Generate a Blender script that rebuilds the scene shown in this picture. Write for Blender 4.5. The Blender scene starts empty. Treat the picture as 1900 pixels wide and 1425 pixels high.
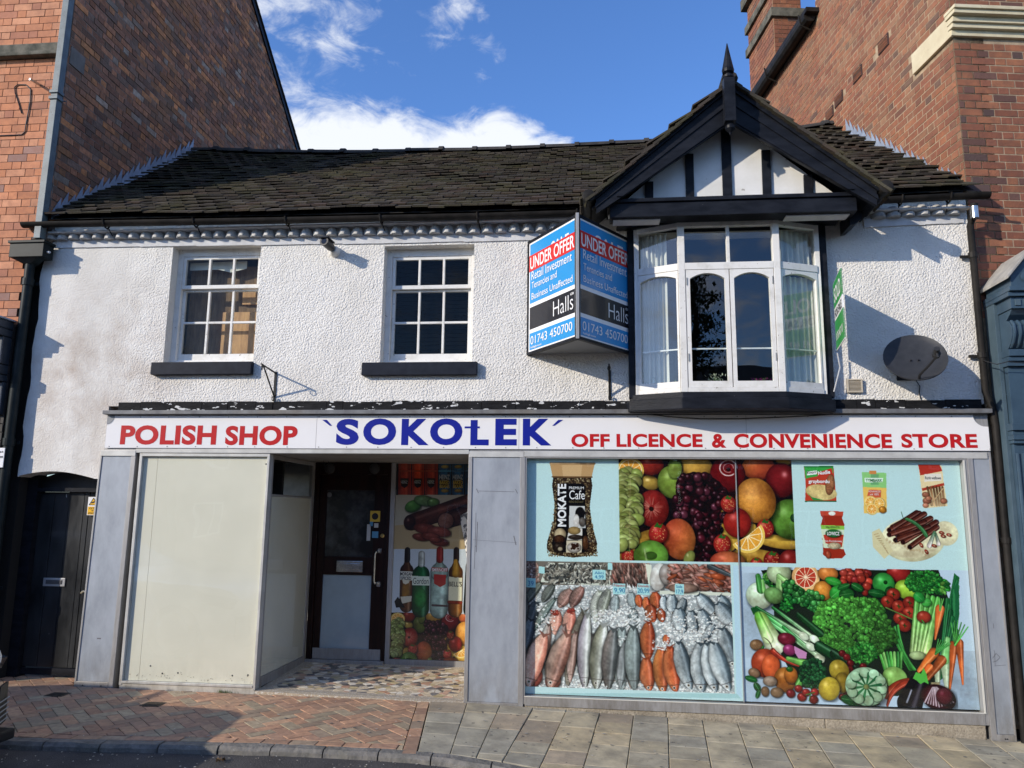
import bpy, bmesh, math, random
import numpy as np
from mathutils import Vector, Matrix

# ------------------------------------------------------------------ camera, world, sun, exposure
scene = bpy.context.scene
COL = scene.collection
FPX, DIST, CAMH = 1427.0, 7.1, 1.7
def _axes(y=6.01, p=9.55, r=.69):
    y, p, r = map(math.radians, (y, p, r))
    F = np.array([-math.sin(y)*math.cos(p), math.cos(y)*math.cos(p), math.sin(p)])
    R0 = np.array([math.cos(y), math.sin(y), 0.]); U0 = np.cross(R0, F)
    return math.cos(r)*R0+math.sin(r)*U0, math.cos(r)*U0-math.sin(r)*R0, F
CR, CU, CF = _axes()
CP = np.array([0, -DIST, CAMH])
cam = bpy.data.cameras.new('camera'); camo = bpy.data.objects.new('camera', cam); COL.objects.link(camo)
cam.sensor_width = 36.0; cam.lens = 36.0*FPX/1900.0; cam.clip_start = .05; cam.clip_end = 3000
M = Matrix.Identity(4)
for i in range(3):
    M[i][0] = CR[i]; M[i][1] = CU[i]; M[i][2] = -CF[i]; M[i][3] = CP[i]
camo.matrix_world = M; scene.camera = camo

SUN = Vector((1.32, 1.0, -0.66)).normalized()          # travel direction of the sunlight
sun = bpy.data.lights.new('sun', 'SUN'); sun.energy = 3.9; sun.angle = math.radians(.53); sun.color = (1, .90, .76)
suno = bpy.data.objects.new('sun', sun); COL.objects.link(suno)
suno.rotation_euler = SUN.to_track_quat('-Z', 'Y').to_euler(); suno.location = (-20, -20, 20)
elev = math.asin(-SUN.z); azim = math.atan2(-SUN.x, -SUN.y)

world = bpy.data.worlds.new('World'); scene.world = world; world.use_nodes = True
wn, wl = world.node_tree.nodes, world.node_tree.links
wn.clear()
def N(nt, t, **k):
    n = nt.new(t)
    for a, b in k.items():
        if a.startswith('i_'):
            key = a[2:]
            n.inputs[int(key) if key.isdigit() else key.replace('_', ' ')].default_value = b
        else: setattr(n, a, b)
    return n
sky = N(wn, 'ShaderNodeTexSky', sky_type='NISHITA', sun_disc=False, sun_elevation=elev, sun_rotation=azim,
        air_density=1.0, dust_density=.35, ozone_density=3.0)
hs = N(wn, 'ShaderNodeHueSaturation', i_Saturation=1.08, i_Value=1.0); wl.new(sky.outputs[0], hs.inputs['Color'])
tc = N(wn, 'ShaderNodeTexCoord')
def vmath(nt, lk, op, a, b=None):
    n = nt.new('ShaderNodeVectorMath'); n.operation = op
    for i, v in enumerate((a, b)):
        if v is None: continue
        if isinstance(v, (tuple, list, Vector, np.ndarray)): n.inputs[i].default_value = tuple(v)
        elif isinstance(v, float): n.inputs['Scale'].default_value = v
        else: lk.new(v, n.inputs[i])
    return n.outputs['Value'] if op in ('DOT_PRODUCT', 'LENGTH', 'DISTANCE') else n.outputs[0]
def smath(nt, lk, op, a, b=None, c=None, clamp=False):
    n = nt.new('ShaderNodeMath'); n.operation = op; n.use_clamp = clamp
    for i, v in enumerate((a, b, c)):
        if v is None: continue
        if isinstance(v, (int, float)): n.inputs[i].default_value = v
        else: lk.new(v, n.inputs[i])
    return n.outputs[0]
def pxray(x, y):
    d = CF + CR*(x-950)/FPX - CU*(y-712.5)/FPX
    return d/np.linalg.norm(d)
gen = tc.outputs['Generated']
n1 = N(wn, 'ShaderNodeTexNoise', i_Scale=5.0, i_Detail=9.0, i_Roughness=.58, i_Distortion=.35)
mp = N(wn, 'ShaderNodeMapping'); mp.inputs['Scale'].default_value = (1, 1, 1.8); mp.inputs['Location'].default_value = (3.1, .6, 1.3)
wl.new(gen, mp.inputs[0]); wl.new(mp.outputs[0], n1.inputs[0])
n2 = N(wn, 'ShaderNodeTexNoise', i_Scale=1.1, i_Detail=2.0); wl.new(mp.outputs[0], n2.inputs[0])
def lobe(px, py, wid, amp):
    d = vmath(wn, wl, 'DISTANCE', gen, tuple(pxray(px, py)))
    q = smath(wn, wl, 'DIVIDE', d, wid); q = smath(wn, wl, 'MULTIPLY', q, q)
    q = smath(wn, wl, 'MULTIPLY', q, -1.0); q = smath(wn, wl, 'EXPONENT', q)
    return smath(wn, wl, 'MULTIPLY', q, amp)
bias = None
for a in ((545, 270, .05, .30), (610, 262, .05, .26), (680, 265, .045, .30), (750, 270, .045, .26), (820, 275, .045, .26), (905, 272, .045, .44), (970, 258, .038, .42), (1035, 285, .03, .38),
          (560, 165, .04, -.04), (700, 160, .05, -.20), (760, 110, .04, -.08), (860, 30, .08, .09), (720, 30, .07, .03), (530, 30, .07, -.05), (820, 165, .05, -.20), (1200, 120, .15, -.35), (1040, 150, .07, -.25), (860, 205, .03, -.12)):
    l = lobe(*a); bias = l if bias is None else smath(wn, wl, 'ADD', bias, l)
v = smath(wn, wl, 'ADD', n1.outputs[0], bias)
v2 = smath(wn, wl, 'MULTIPLY_ADD', n2.outputs[0], .5, -.27)
v = smath(wn, wl, 'ADD', v, v2)
n3 = N(wn, 'ShaderNodeTexNoise', i_Scale=19.0, i_Detail=9.0, i_Roughness=.62, i_Distortion=.6); wl.new(mp.outputs[0], n3.inputs[0])
v = smath(wn, wl, 'ADD', v, smath(wn, wl, 'MULTIPLY_ADD', n3.outputs[0], .75, -.375))
fac = N(wn, 'ShaderNodeMapRange', interpolation_type='SMOOTHSTEP'); fac.inputs[1].default_value = .47; fac.inputs[2].default_value = .82
wl.new(v, fac.inputs[0])
hz = N(wn, 'ShaderNodeSeparateXYZ'); wl.new(gen, hz.inputs[0])
hf = N(wn, 'ShaderNodeMapRange'); hf.inputs[1].default_value = -.02; hf.inputs[2].default_value = .12; wl.new(hz.outputs[2], hf.inputs[0])
ff = smath(wn, wl, 'MULTIPLY', fac.outputs[0], hf.outputs[0]); ff = smath(wn, wl, 'MULTIPLY', ff, .93)
cmix = N(wn, 'ShaderNodeMix', data_type='RGBA'); wl.new(ff, cmix.inputs[0]); tint = N(wn, 'ShaderNodeMix', data_type='RGBA', blend_type='MULTIPLY'); tint.inputs[0].default_value = 1.; tint.inputs[7].default_value = (1.0, 1.16, 1.50, 1); wl.new(hs.outputs[0], tint.inputs[6]); wl.new(tint.outputs[2], cmix.inputs[6])
cmix.inputs[7].default_value = (6.0, 6.2, 6.5, 1)
bg = N(wn, 'ShaderNodeBackground', i_Strength=.15); wl.new(cmix.outputs[2], bg.inputs[0])
wo = wn.new('ShaderNodeOutputWorld'); wl.new(bg.outputs[0], wo.inputs[0])
vs = scene.view_settings; vs.view_transform = 'Standard'; vs.look = 'None'; vs.gamma = 1; vs.exposure = .15; vs.use_curve_mapping = False
scene.cycles.max_bounces = 8; scene.cycles.transparent_max_bounces = 12; scene.cycles.use_denoising = True

# ------------------------------------------------------------------ helpers
def at(x, y, Y=0.):
    d = CF + CR*(x-950)/FPX - CU*(y-712.5)/FPX
    return CP + d*((Y-CP[1])/d[1])
def atz(x, y, z):
    d = CF + CR*(x-950)/FPX - CU*(y-712.5)/FPX
    return CP + d*((z-CP[2])/d[2])
def topx(P):
    P = np.asarray(P, float)-CP; z = P@CF
    return np.stack([950+FPX*(P@CR)/z, 712.5-FPX*(P@CU)/z], -1)
GX = [-40, -6.5, -4.8, -1.1, -.6, 3.4, 8, 40]; GZ = [.15, .09, .072, .055, .04, -.085, -.2, -.4]
def G(x, y): return float(np.interp(x, GX, GZ)) + .015*min(0, max(y, -2.2))
def atg(x, y, off=0.):
    z = 0.
    for _ in range(12):
        p = atz(x, y, z); z = G(p[0], p[1])+off
    return p

def S(h, k=1.0):
    h = h.lstrip('#'); v = [int(h[i:i+2], 16)/255 for i in (0, 2, 4)]
    return tuple(k*(c/12.92 if c <= .04045 else ((c+.055)/1.055)**2.4) for c in v) + (1.,)

MATS = {}
def mat(name, col=(.5, .5, .5), col2=None, rough=.6, rough2=None, metal=0., scale=8., detail=6., spec=.3, bump=0., bscale=60., bdetail=4.,
        vary=None, varyamt=0., stain=None, stainamt=.5, stainscale=1.2, coat=0., speck=None, speckth=.72, speckscale=60., lo=.35, hi=.65, bdist=.01, stretch=None):
    """procedural material: two-colour noise, optional palette per piece (vary), large soft stain, specks, bump"""
    if name in MATS: return MATS[name]
    m = bpy.data.materials.new(name); m.use_nodes = True; nt = m.node_tree.nodes; lk = m.node_tree.links; nt.clear()
    out = nt.new('ShaderNodeOutputMaterial'); b = nt.new('ShaderNodeBsdfPrincipled'); lk.new(b.outputs[0], out.inputs[0])
    b.inputs['Roughness'].default_value = rough; b.inputs['Metallic'].default_value = metal
    b.inputs['Specular IOR Level'].default_value = spec; b.inputs['Coat Weight'].default_value = coat; b.inputs['Coat Roughness'].default_value = .08
    geo = nt.new('ShaderNodeNewGeometry'); pos = geo.outputs['Position']
    if stretch:
        mpn = nt.new('ShaderNodeMapping'); mpn.inputs['Scale'].default_value = stretch; lk.new(pos, mpn.inputs[0]); pos = mpn.outputs[0]
    col = tuple(col)[:3]+(1,)
    n = N(nt, 'ShaderNodeTexNoise', i_Scale=scale, i_Detail=detail, i_Roughness=.6); lk.new(pos, n.inputs[0])
    mr = nt.new('ShaderNodeMapRange'); mr.inputs[1].default_value = lo; mr.inputs[2].default_value = hi; lk.new(n.outputs[0], mr.inputs[0])
    if vary:
        oi = nt.new('ShaderNodeObjectInfo'); ad = smath(nt, lk, 'ADD', oi.outputs['Random'], geo.outputs['Random Per Island'])
        fr = smath(nt, lk, 'FRACT', ad); wnz = N(nt, 'ShaderNodeTexWhiteNoise', noise_dimensions='1D'); lk.new(fr, wnz.inputs['W'])
        cr = nt.new('ShaderNodeValToRGB'); cr.color_ramp.interpolation = 'CONSTANT'; el = cr.color_ramp.elements
        tot = sum(w for _, w in vary); acc = 0
        for i, (c, w) in enumerate(vary):
            e = el[i] if i < len(el) and i < 2 else el.new(min(.999, acc/tot))
            e.position = min(.999, acc/tot); e.color = tuple(c)[:3]+(1,); acc += w
        lk.new(wnz.outputs['Value'], cr.inputs[0]); c1 = cr.outputs[0]
        hv = nt.new('ShaderNodeHueSaturation'); lk.new(c1, hv.inputs['Color'])
        w2 = N(nt, 'ShaderNodeTexWhiteNoise', noise_dimensions='1D'); lk.new(smath(nt, lk, 'MULTIPLY', fr, 7.31), w2.inputs['W'])
        lk.new(smath(nt, lk, 'MULTIPLY_ADD', w2.outputs['Value'], varyamt, 1-varyamt/2), hv.inputs['Value']); c1 = hv.outputs[0]
    else:
        rgb = nt.new('ShaderNodeRGB'); rgb.outputs[0].default_value = col; c1 = rgb.outputs[0]
    mx = nt.new('ShaderNodeMix'); mx.data_type = 'RGBA'
    if col2 is not None:
        mx.inputs[7].default_value = tuple(col2)[:3]+(1,); lk.new(mr.outputs[0], mx.inputs[0]); lk.new(c1, mx.inputs[6]); c = mx.outputs[2]
        if vary: 
            k = smath(nt, lk, 'MULTIPLY', mr.outputs[0], .45); lk.new(k, mx.inputs[0])
    else: c = c1
    if stain is not None:
        ns = N(nt, 'ShaderNodeTexNoise', i_Scale=stainscale, i_Detail=5., i_Roughness=.65); lk.new(pos, ns.inputs[0])
        ms = nt.new('ShaderNodeMapRange'); ms.inputs[1].default_value = .45; ms.inputs[2].default_value = .7; ms.inputs[4].default_value = stainamt; lk.new(ns.outputs[0], ms.inputs[0])
        m3 = nt.new('ShaderNodeMix'); m3.data_type = 'RGBA'; m3.inputs[7].default_value = tuple(stain)[:3]+(1,); lk.new(ms.outputs[0], m3.inputs[0]); lk.new(c, m3.inputs[6]); c = m3.outputs[2]
    if speck is not None:
        ns = N(nt, 'ShaderNodeTexNoise', i_Scale=speckscale, i_Detail=3.); lk.new(pos, ns.inputs[0])
        ms = nt.new('ShaderNodeMapRange'); ms.inputs[1].default_value = speckth; ms.inputs[2].default_value = speckth+.02; lk.new(ns.outputs[0], ms.inputs[0])
        m4 = nt.new('ShaderNodeMix'); m4.data_type = 'RGBA'; m4.inputs[7].default_value = tuple(speck)[:3]+(1,); lk.new(ms.outputs[0], m4.inputs[0]); lk.new(c, m4.inputs[6]); c = m4.outputs[2]
    lk.new(c, b.inputs['Base Color'])
    if rough2 is not None:
        m5 = nt.new('ShaderNodeMapRange'); m5.inputs[3].default_value = rough; m5.inputs[4].default_value = rough2; lk.new(mr.outputs[0], m5.inputs[0]); lk.new(m5.outputs[0], b.inputs['Roughness'])
    if bump:
        nb = N(nt, 'ShaderNodeTexNoise', i_Scale=bscale, i_Detail=bdetail, i_Roughness=.55); lk.new(pos, nb.inputs[0])
        bp = nt.new('ShaderNodeBump'); bp.inputs['Strength'].default_value = bump; bp.inputs['Distance'].default_value = bdist
        lk.new(nb.outputs[0], bp.inputs['Height']); lk.new(bp.outputs[0], b.inputs['Normal'])
    MATS[name] = m
    return m

def glassmat(name, tint=(.9, .95, .95), base=.07, rough=.0):
    if name in MATS: return MATS[name]
    m = bpy.data.materials.new(name); m.use_nodes = True; nt = m.node_tree.nodes; lk = m.node_tree.links; nt.clear()
    out = nt.new('ShaderNodeOutputMaterial'); tr = nt.new('ShaderNodeBsdfTransparent'); gl = nt.new('ShaderNodeBsdfGlossy'); mx = nt.new('ShaderNodeMixShader')
    tr.inputs[0].default_value = tuple(tint)+(1,); gl.inputs['Roughness'].default_value = rough; gl.inputs['Color'].default_value = (1, 1, 1, 1)
    geo = nt.new('ShaderNodeNewGeometry')
    cs = smath(nt, lk, 'ABSOLUTE', vmath(nt, lk, 'DOT_PRODUCT', geo.outputs['Incoming'], geo.outputs['True Normal'])); om = smath(nt, lk, 'SUBTRACT', 1.0, cs, clamp=True)
    f = smath(nt, lk, 'MULTIPLY_ADD', smath(nt, lk, 'POWER', om, 5.0), 1-base, base, clamp=True); nb = N(nt, 'ShaderNodeTexNoise', i_Scale=2.2, i_Detail=1.); lk.new(geo.outputs['Position'], nb.inputs[0])
    bp = nt.new('ShaderNodeBump'); bp.inputs['Strength'].default_value = .12; bp.inputs['Distance'].default_value = .02; lk.new(nb.outputs[0], bp.inputs['Height']); lk.new(bp.outputs[0], gl.inputs['Normal'])
    lk.new(f, mx.inputs[0]); lk.new(tr.outputs[0], mx.inputs[1]); lk.new(gl.outputs[0], mx.inputs[2]); lk.new(mx.outputs[0], out.inputs[0])
    MATS[name] = m
    return m

WM = {}
def attach(o, parent):
    if parent is not None:
        o.parent = parent; o.matrix_parent_inverse = WM.get(parent.name, Matrix.Identity(4)).inverted()
def tag(o, label=None, cat=None, group=None, kind=None):
    if label: o['label'] = label
    if cat: o['category'] = cat
    if group: o['group'] = group
    if kind: o['kind'] = kind
    return o
def thing(name, label, cat, loc=(0, 0, 0), group=None):
    o = bpy.data.objects.new(name, None); COL.objects.link(o); o.location = loc; o.empty_display_size = .1
    WM[o.name] = Matrix.Translation(loc); return tag(o, label, cat, group)
class MB:
    def __init__(s): s.v = []; s.f = []
    def add(s, v, f):
        k = len(s.v); s.v += [tuple(map(float, p)) for p in v]; s.f += [tuple(i+k for i in q) for q in f]; return s
    def box(s, x0, x1, y0, y1, z0, z1):
        return s.add([(x0, y0, z0), (x1, y0, z0), (x1, y1, z0), (x0, y1, z0), (x0, y0, z1), (x1, y0, z1), (x1, y1, z1), (x0, y1, z1)],
                     [(0, 3, 2, 1), (4, 5, 6, 7), (0, 1, 5, 4), (1, 2, 6, 5), (2, 3, 7, 6), (3, 0, 4, 7)])
    def obox(s, O, X, Y, Z):       # oriented box: corner O and three edge vectors
        O, X, Y, Z = map(np.asarray, (O, X, Y, Z)); O = O.astype(float)
        return s.add([O, O+X, O+X+Y, O+Y, O+Z, O+X+Z, O+X+Y+Z, O+Y+Z], [(0, 3, 2, 1), (4, 5, 6, 7), (0, 1, 5, 4), (1, 2, 6, 5), (2, 3, 7, 6), (3, 0, 4, 7)])
    def prism(s, pts, d):          # planar polygon extruded by vector d
        n = len(pts); d = np.asarray(d, float); P = [np.asarray(p, float) for p in pts]
        return s.add(P+[p+d for p in P], [tuple(range(n))[::-1], tuple(range(n, 2*n))]+[(i, (i+1) % n, (i+1) % n+n, i+n) for i in range(n)])
    def tube(s, pts, r, n=10, cap=True):
        pts = [Vector(p) for p in pts]; rr = r if isinstance(r, (list, tuple)) else [r]*len(pts); base = len(s.v); up = None
        for i, p in enumerate(pts):
            d = (pts[min(i+1, len(pts)-1)]-pts[max(i-1, 0)]).normalized()
            if up is None:
                up = Vector((0, 0, 1)) if abs(d.z) < .9 else Vector((0, 1, 0))
            a = d.cross(up).normalized(); b = a.cross(d).normalized(); up = b
            for k in range(n):
                t = 2*math.pi*k/n; s.v.append(tuple(p+(a*math.cos(t)+b*math.sin(t))*rr[i]))
        for i in range(len(pts)-1):
            for k in range(n):
                s.f.append((base+i*n+k, base+i*n+(k+1) % n, base+(i+1)*n+(k+1) % n, base+(i+1)*n+k))
        if cap:
            s.f.append(tuple(base+k for k in range(n))[::-1]); s.f.append(tuple(base+(len(pts)-1)*n+k for k in range(n)))
        return s
    def lathe(s, prof, c, axis=(0, 0, 1), n=16):  # prof: (radius, height)
        ax = Vector(axis).normalized(); a = ax.orthogonal().normalized(); b = ax.cross(a); c = Vector(c); base = len(s.v)
        for r, h in prof:
            for k in range(n):
                t = 2*math.pi*k/n; s.v.append(tuple(c+ax*h+(a*math.cos(t)+b*math.sin(t))*r))
        for i in range(len(prof)-1):
            for k in range(n): s.f.append((base+i*n+k, base+i*n+(k+1) % n, base+(i+1)*n+(k+1) % n, base+(i+1)*n+k))
        s.f.append(tuple(base+k for k in range(n))[::-1]); s.f.append(tuple(base+(len(prof)-1)*n+k for k in range(n)))
        return s
    def build(s, name, m, parent=None, bevel=0., smooth=False, label=None, cat=None, kind=None, group=None, fix=True):
        me = bpy.data.meshes.new(name); me.from_pydata(s.v, [], s.f)
        if fix or bevel or smooth:
            bm = bmesh.new(); bm.from_mesh(me)
            if fix: bmesh.ops.recalc_face_normals(bm, faces=bm.faces)
            if bevel: bmesh.ops.bevel(bm, geom=bm.edges[:], offset=bevel, segments=2, affect='EDGES', profile=.6, clamp_overlap=True)
            bm.to_mesh(me); bm.free()
        if smooth:
            me.polygons.foreach_set('use_smooth', [True]*len(me.polygons))
            if hasattr(me, 'set_sharp_from_angle'): me.set_sharp_from_angle(angle=math.radians(40))
        me.materials.append(m)
        o = bpy.data.objects.new(name, me); COL.objects.link(o); attach(o, parent)
        return tag(o, label, cat, group, kind)
def dup(src, Mx, parent=None):
    o = src.copy(); COL.objects.link(o); o.matrix_basis = Mx; attach(o, parent); return o

# text meshes fitted to a box on any plane
def text(s, O, U, V, u0, u1, v0, v1, m, parent, depth=.0015, bold=.012, name='lettering', shear=0., keep=False, label=None, space=1.0):
    cu = bpy.data.curves.new('t', 'FONT'); cu.body = s; cu.size = 1.; cu.offset = bold; cu.extrude = 0; cu.shear = shear; cu.resolution_u = 5; cu.space_character = space
    to = bpy.data.objects.new('t', cu); COL.objects.link(to)
    dg = bpy.context.evaluated_depsgraph_get(); me = bpy.data.meshes.new_from_object(to.evaluated_get(dg))
    bpy.data.objects.remove(to); bpy.data.curves.remove(cu)
    n = len(me.vertices); c = np.zeros(n*3); me.vertices.foreach_get('co', c); c = c.reshape(-1, 3)
    mn, mxx = c[:, :2].min(0), c[:, :2].max(0); w, h = mxx-mn
    su = (u1-u0)/w; sv = (v1-v0)/h
    if keep:
        k = min(su, sv); du = ((u1-u0)-k*w)/2; su = sv = k; u0 += du
    U = np.asarray(U, float); V = np.asarray(V, float); W = np.cross(U, V); W /= np.linalg.norm(W)
    a = u0+(c[:, 0]-mn[0])*su; b = v0+(c[:, 1]-mn[1])*sv
    P = np.asarray(O, float)+a[:, None]*U+b[:, None]*V+W*depth
    me.vertices.foreach_set('co', P.ravel()); me.materials.clear(); me.materials.append(m); me.update(); me.name = name
    o = bpy.data.objects.new(name, me); COL.objects.link(o); attach(o, parent)
    if label: o['label'] = label
    return o
EX, EZ = (1, 0, 0), (0, 0, 1)

_jit = random.Random(7)
def boxpieces(name, items, m, parent, limit=300, bev=False):
    """items: (centre, U, V, W) half-extent vectors. The largest on screen become objects sharing one mesh, the rest one joined part."""
    if not items: return
    P = np.array([i[0] for i in items]); Uv = np.array([i[1] for i in items]); Vv = np.array([i[2] for i in items])
    a = topx(P+Uv)-topx(P-Uv); b = topx(P+Vv)-topx(P-Vv); area = np.abs(a[:, 0]*b[:, 1]-a[:, 1]*b[:, 0])
    c = topx(P); inn = (c[:, 0] > -5) & (c[:, 0] < 1905) & (c[:, 1] > -5) & (c[:, 1] < 1430) & (((P-CP)@CF) > 0)
    area = np.where(inn, area, 0)
    order = np.argsort(-area); lim = min(limit, len(items))
    u = MB()
    if bev:
        k = .93; u.add([(-1, -1, -1), (1, -1, -1), (1, 1, -1), (-1, 1, -1), (-1, -1, .7), (1, -1, .7), (1, 1, .7), (-1, 1, .7), (-k, -k, 1), (k, -k, 1), (k, k, 1), (-k, k, 1)],
              [(0, 3, 2, 1), (8, 9, 10, 11), (0, 1, 5, 4), (1, 2, 6, 5), (2, 3, 7, 6), (3, 0, 4, 7), (4, 5, 9, 8), (5, 6, 10, 9), (6, 7, 11, 10), (7, 4, 8, 11)])
    else: u.box(-1, 1, -1, 1, -1, 1)
    V0 = np.array(u.v); F0 = u.f
    me = bpy.data.meshes.new(name); me.from_pydata(u.v, [], u.f); me.materials.append(m)
    inv = WM.get(parent.name, Matrix.Identity(4)).inverted() if parent else None
    for i in order[:lim]:
        if area[i] <= 0: lim = int(np.where(order == i)[0][0]); break
        c0, U, V, W = items[i]
        o = bpy.data.objects.new(name, me); COL.objects.link(o)
        o.matrix_basis = Matrix(((U[0], V[0], W[0], c0[0]), (U[1], V[1], W[1], c0[1]), (U[2], V[2], W[2], c0[2]), (0, 0, 0, 1)))
        if parent: o.parent = parent; o.matrix_parent_inverse = inv
    rest = order[lim:]
    if len(rest):
        R = [items[i] for i in rest]; C0 = np.array([r[0] for r in R]); B = np.array([[r[1], r[2], r[3]] for r in R])
        Vt = (np.einsum('vk,nkc->nvc', V0, B)+C0[:, None]).reshape(-1, 3); nv = len(V0)
        F = []
        for i in range(len(R)):
            k = i*nv; F += [tuple(q+k for q in f) for f in F0]
        me2 = bpy.data.meshes.new(name); me2.from_pydata(Vt.tolist(), [], F); me2.materials.append(m)
        o = bpy.data.objects.new(name, me2); COL.objects.link(o); attach(o, parent); o['kind'] = 'stuff'

def brickwall(O, U, W, w, h, m, parent, inside, bl=.225, ch=.0755, proud=.006, z0=0., depth=.03, seed=1, joint=.009, limit=300, jit=.0015):
    """Flemish bond bricks on the plane through O spanned by U (horizontal) and z; W is the outward normal"""
    rn = random.Random(seed); O, U, W = map(lambda q: np.array(q, float), (O, U, W)); Zv = np.array([0, 0, 1.]); items = []
    hd = bl/2-.005
    n = int(h/ch)+1
    for r in range(n):
        zc = z0+(r+.5)*ch; x = -(bl*.75 if r % 2 else 0)-.0; k = 0 if r % 2 == 0 else 0
        while x < w:
            L = bl if k % 2 == 0 else hd
            a, b = max(0, x), min(w, x+L); 
            if b-a > .03:
                p = O+U*((a+b)/2)+Zv*zc
                if inside((a+b)/2, zc) :
                    d = proud+rn.uniform(-jit, jit)
                    items.append((p+W*(d-depth/2), U*((b-a-joint)/2), Zv*((ch-joint)/2+rn.uniform(-.0008, .0008)), W*(depth/2)))
            x += L; k += 1
    boxpieces('brick', items, m, parent, limit)
# ------------------------------------------------------------------ flat prints (window vinyls), painted as pixel arrays
RS = np.random.RandomState(5)
def hx(h): h = h.lstrip('#'); return np.array([int(h[i:i+2], 16)/255 for i in (0, 2, 4)])
def fractal(h, w, rs, octs=((5, 1.), (10, .8), (22, .7), (48, .6), (110, .5), (260, .45))):
    out = np.zeros((h, w))
    for n, a in octs:
        g = rs.rand(n+2, n+2)*2-1; yy = np.linspace(0, n, h, endpoint=False); xx = np.linspace(0, n, w, endpoint=False); yi, xi = yy.astype(int), xx.astype(int); fy, fx = (yy-yi)[:, None], (xx-xi)[None, :]
        fy = fy*fy*(3-2*fy); fx = fx*fx*(3-2*fx); out += a*((g[yi][:, xi]*(1-fx)+g[yi][:, xi+1]*fx)*(1-fy)+(g[yi+1][:, xi]*(1-fx)+g[yi+1][:, xi+1]*fx)*fy)
    return out
NZ = fractal(1400, 1400, np.random.RandomState(77))
def nzp(shape):
    y, x = RS.randint(0, 1400-shape[0]) if shape[0] < 1400 else 0, RS.randint(0, 1400-shape[1]) if shape[1] < 1400 else 0
    return NZ[y:y+shape[0], x:x+shape[1]][..., None]
class Canvas:
    def __init__(s, x0, x1, z0, z1, S, Y, bg):
        s.x0, s.x1, s.z0, s.z1, s.S, s.Y = x0, x1, z0, z1, S, Y
        s.w = int(round((x1-x0)*S)); s.h = int(round((z1-z0)*S)); s.a = np.ones((s.h, s.w, 3))*hx(bg)
        s.T = (1., 0., 0.); s.mpp = .005; s.clip = None
    def m(s, X, Y):                      # authored point -> pixel
        k, ox, oy = s.T; p = at(ox+X/k, oy+Y/k, s.Y)
        return (p[0]-s.x0)*s.S, (s.z1-p[2])*s.S
    def r(s, d): return d/s.T[0]*s.mpp*s.S
    def win(s, x0, y0, x1, y1):
        cx0, cy0, cx1, cy1 = s.clip if s.clip else (0, 0, s.w, s.h); cx0, cy0, cx1, cy1 = max(0, cx0), max(0, cy0), min(s.w, cx1), min(s.h, cy1)
        x0, x1 = int(max(cx0, math.floor(x0))), int(min(cx1, math.ceil(x1)+1)); y0, y1 = int(max(cy0, math.floor(y0))), int(min(cy1, math.ceil(y1)+1))
        if x1 <= x0 or y1 <= y0: return None
        gx, gy = np.meshgrid(np.arange(x0, x1)+.5, np.arange(y0, y1)+.5)
        return slice(y0, y1), slice(x0, x1), gx, gy
    def comp(s, sl, col, mask):
        s.a[sl[0], sl[1]] = s.a[sl[0], sl[1]]*(1-mask[..., None]) + np.clip(col, 0, 1)*mask[..., None]
    def setclip(s, q):
        P = [s.m(*p) for p in q]; s.clip = (int(round(min(p[0] for p in P))), int(round(min(p[1] for p in P))), int(round(max(p[0] for p in P))), int(round(max(p[1] for p in P))))
    def blob(s, X, Y, rx, ry, rot=0., col='#cc3333', hi=.4, dk=.45, tex=0., edge=1.2, col2=None, ax=None, spot=(-.3, -.38, .05), alpha=1.):
        cx, cy = s.m(X, Y); a, b = s.r(rx), s.r(ry); q = max(a, b)+2; o = s.win(cx-q, cy-q, cx+q, cy+q)
        if o is None: return
        c, sn = math.cos(math.radians(rot)), math.sin(math.radians(rot)); dx, dy = o[2]-cx, o[3]-cy
        u = (dx*c+dy*sn)/a; v = (-dx*sn+dy*c)/b; r2 = u*u+v*v; r = np.sqrt(r2)
        mask = np.clip((1-r)*min(a, b)/edge+.5, 0, 1)*alpha; nz = np.sqrt(np.clip(1-r2, 0, 1))
        C = hx(col) if isinstance(col, str) else np.asarray(col); C = C*np.ones(u.shape+(3,))
        if col2 is not None:
            t = np.clip(.5+.5*(u*(ax or (0, 1))[0]+v*(ax or (0, 1))[1]), 0, 1)[..., None]; C = C*(1-t)+hx(col2)*t
        if tex: C = C*(1+tex*(RS.rand(*u.shape)[..., None]-.5))
        big = min(a, b) > 4
        if u.shape[0] < 1400 and u.shape[1] < 1400: C = C*(1+(.17 if big else .10)*nzp(u.shape)*np.array([.8, 1., 1.1]))
        if big and alpha == 1. and hi > 0:
            rs_ = np.sqrt(((dx-a*.10)*c+(dy-b*.12)*sn)**2/a**2+(-(dx-a*.10)*sn+(dy-b*.12)*c)**2/b**2); sh = np.clip((1.22-rs_)/.3, 0, 1)*(.5 if min(a, b) > 9 else .22)
            s.a[o[0], o[1]] *= (1-sh)[..., None]
        hi = hi*.75
        lx, ly = dx/a, dy/b
        L = dk+(1-dk)*np.clip(nz*.85+.25*(-lx*.5-ly*.6), 0, 1)
        H = hi*np.exp(-((lx-spot[0])**2+(ly-spot[1])**2)/spot[2])
        s.comp(o, C*L[..., None]+H[..., None], mask)
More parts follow.
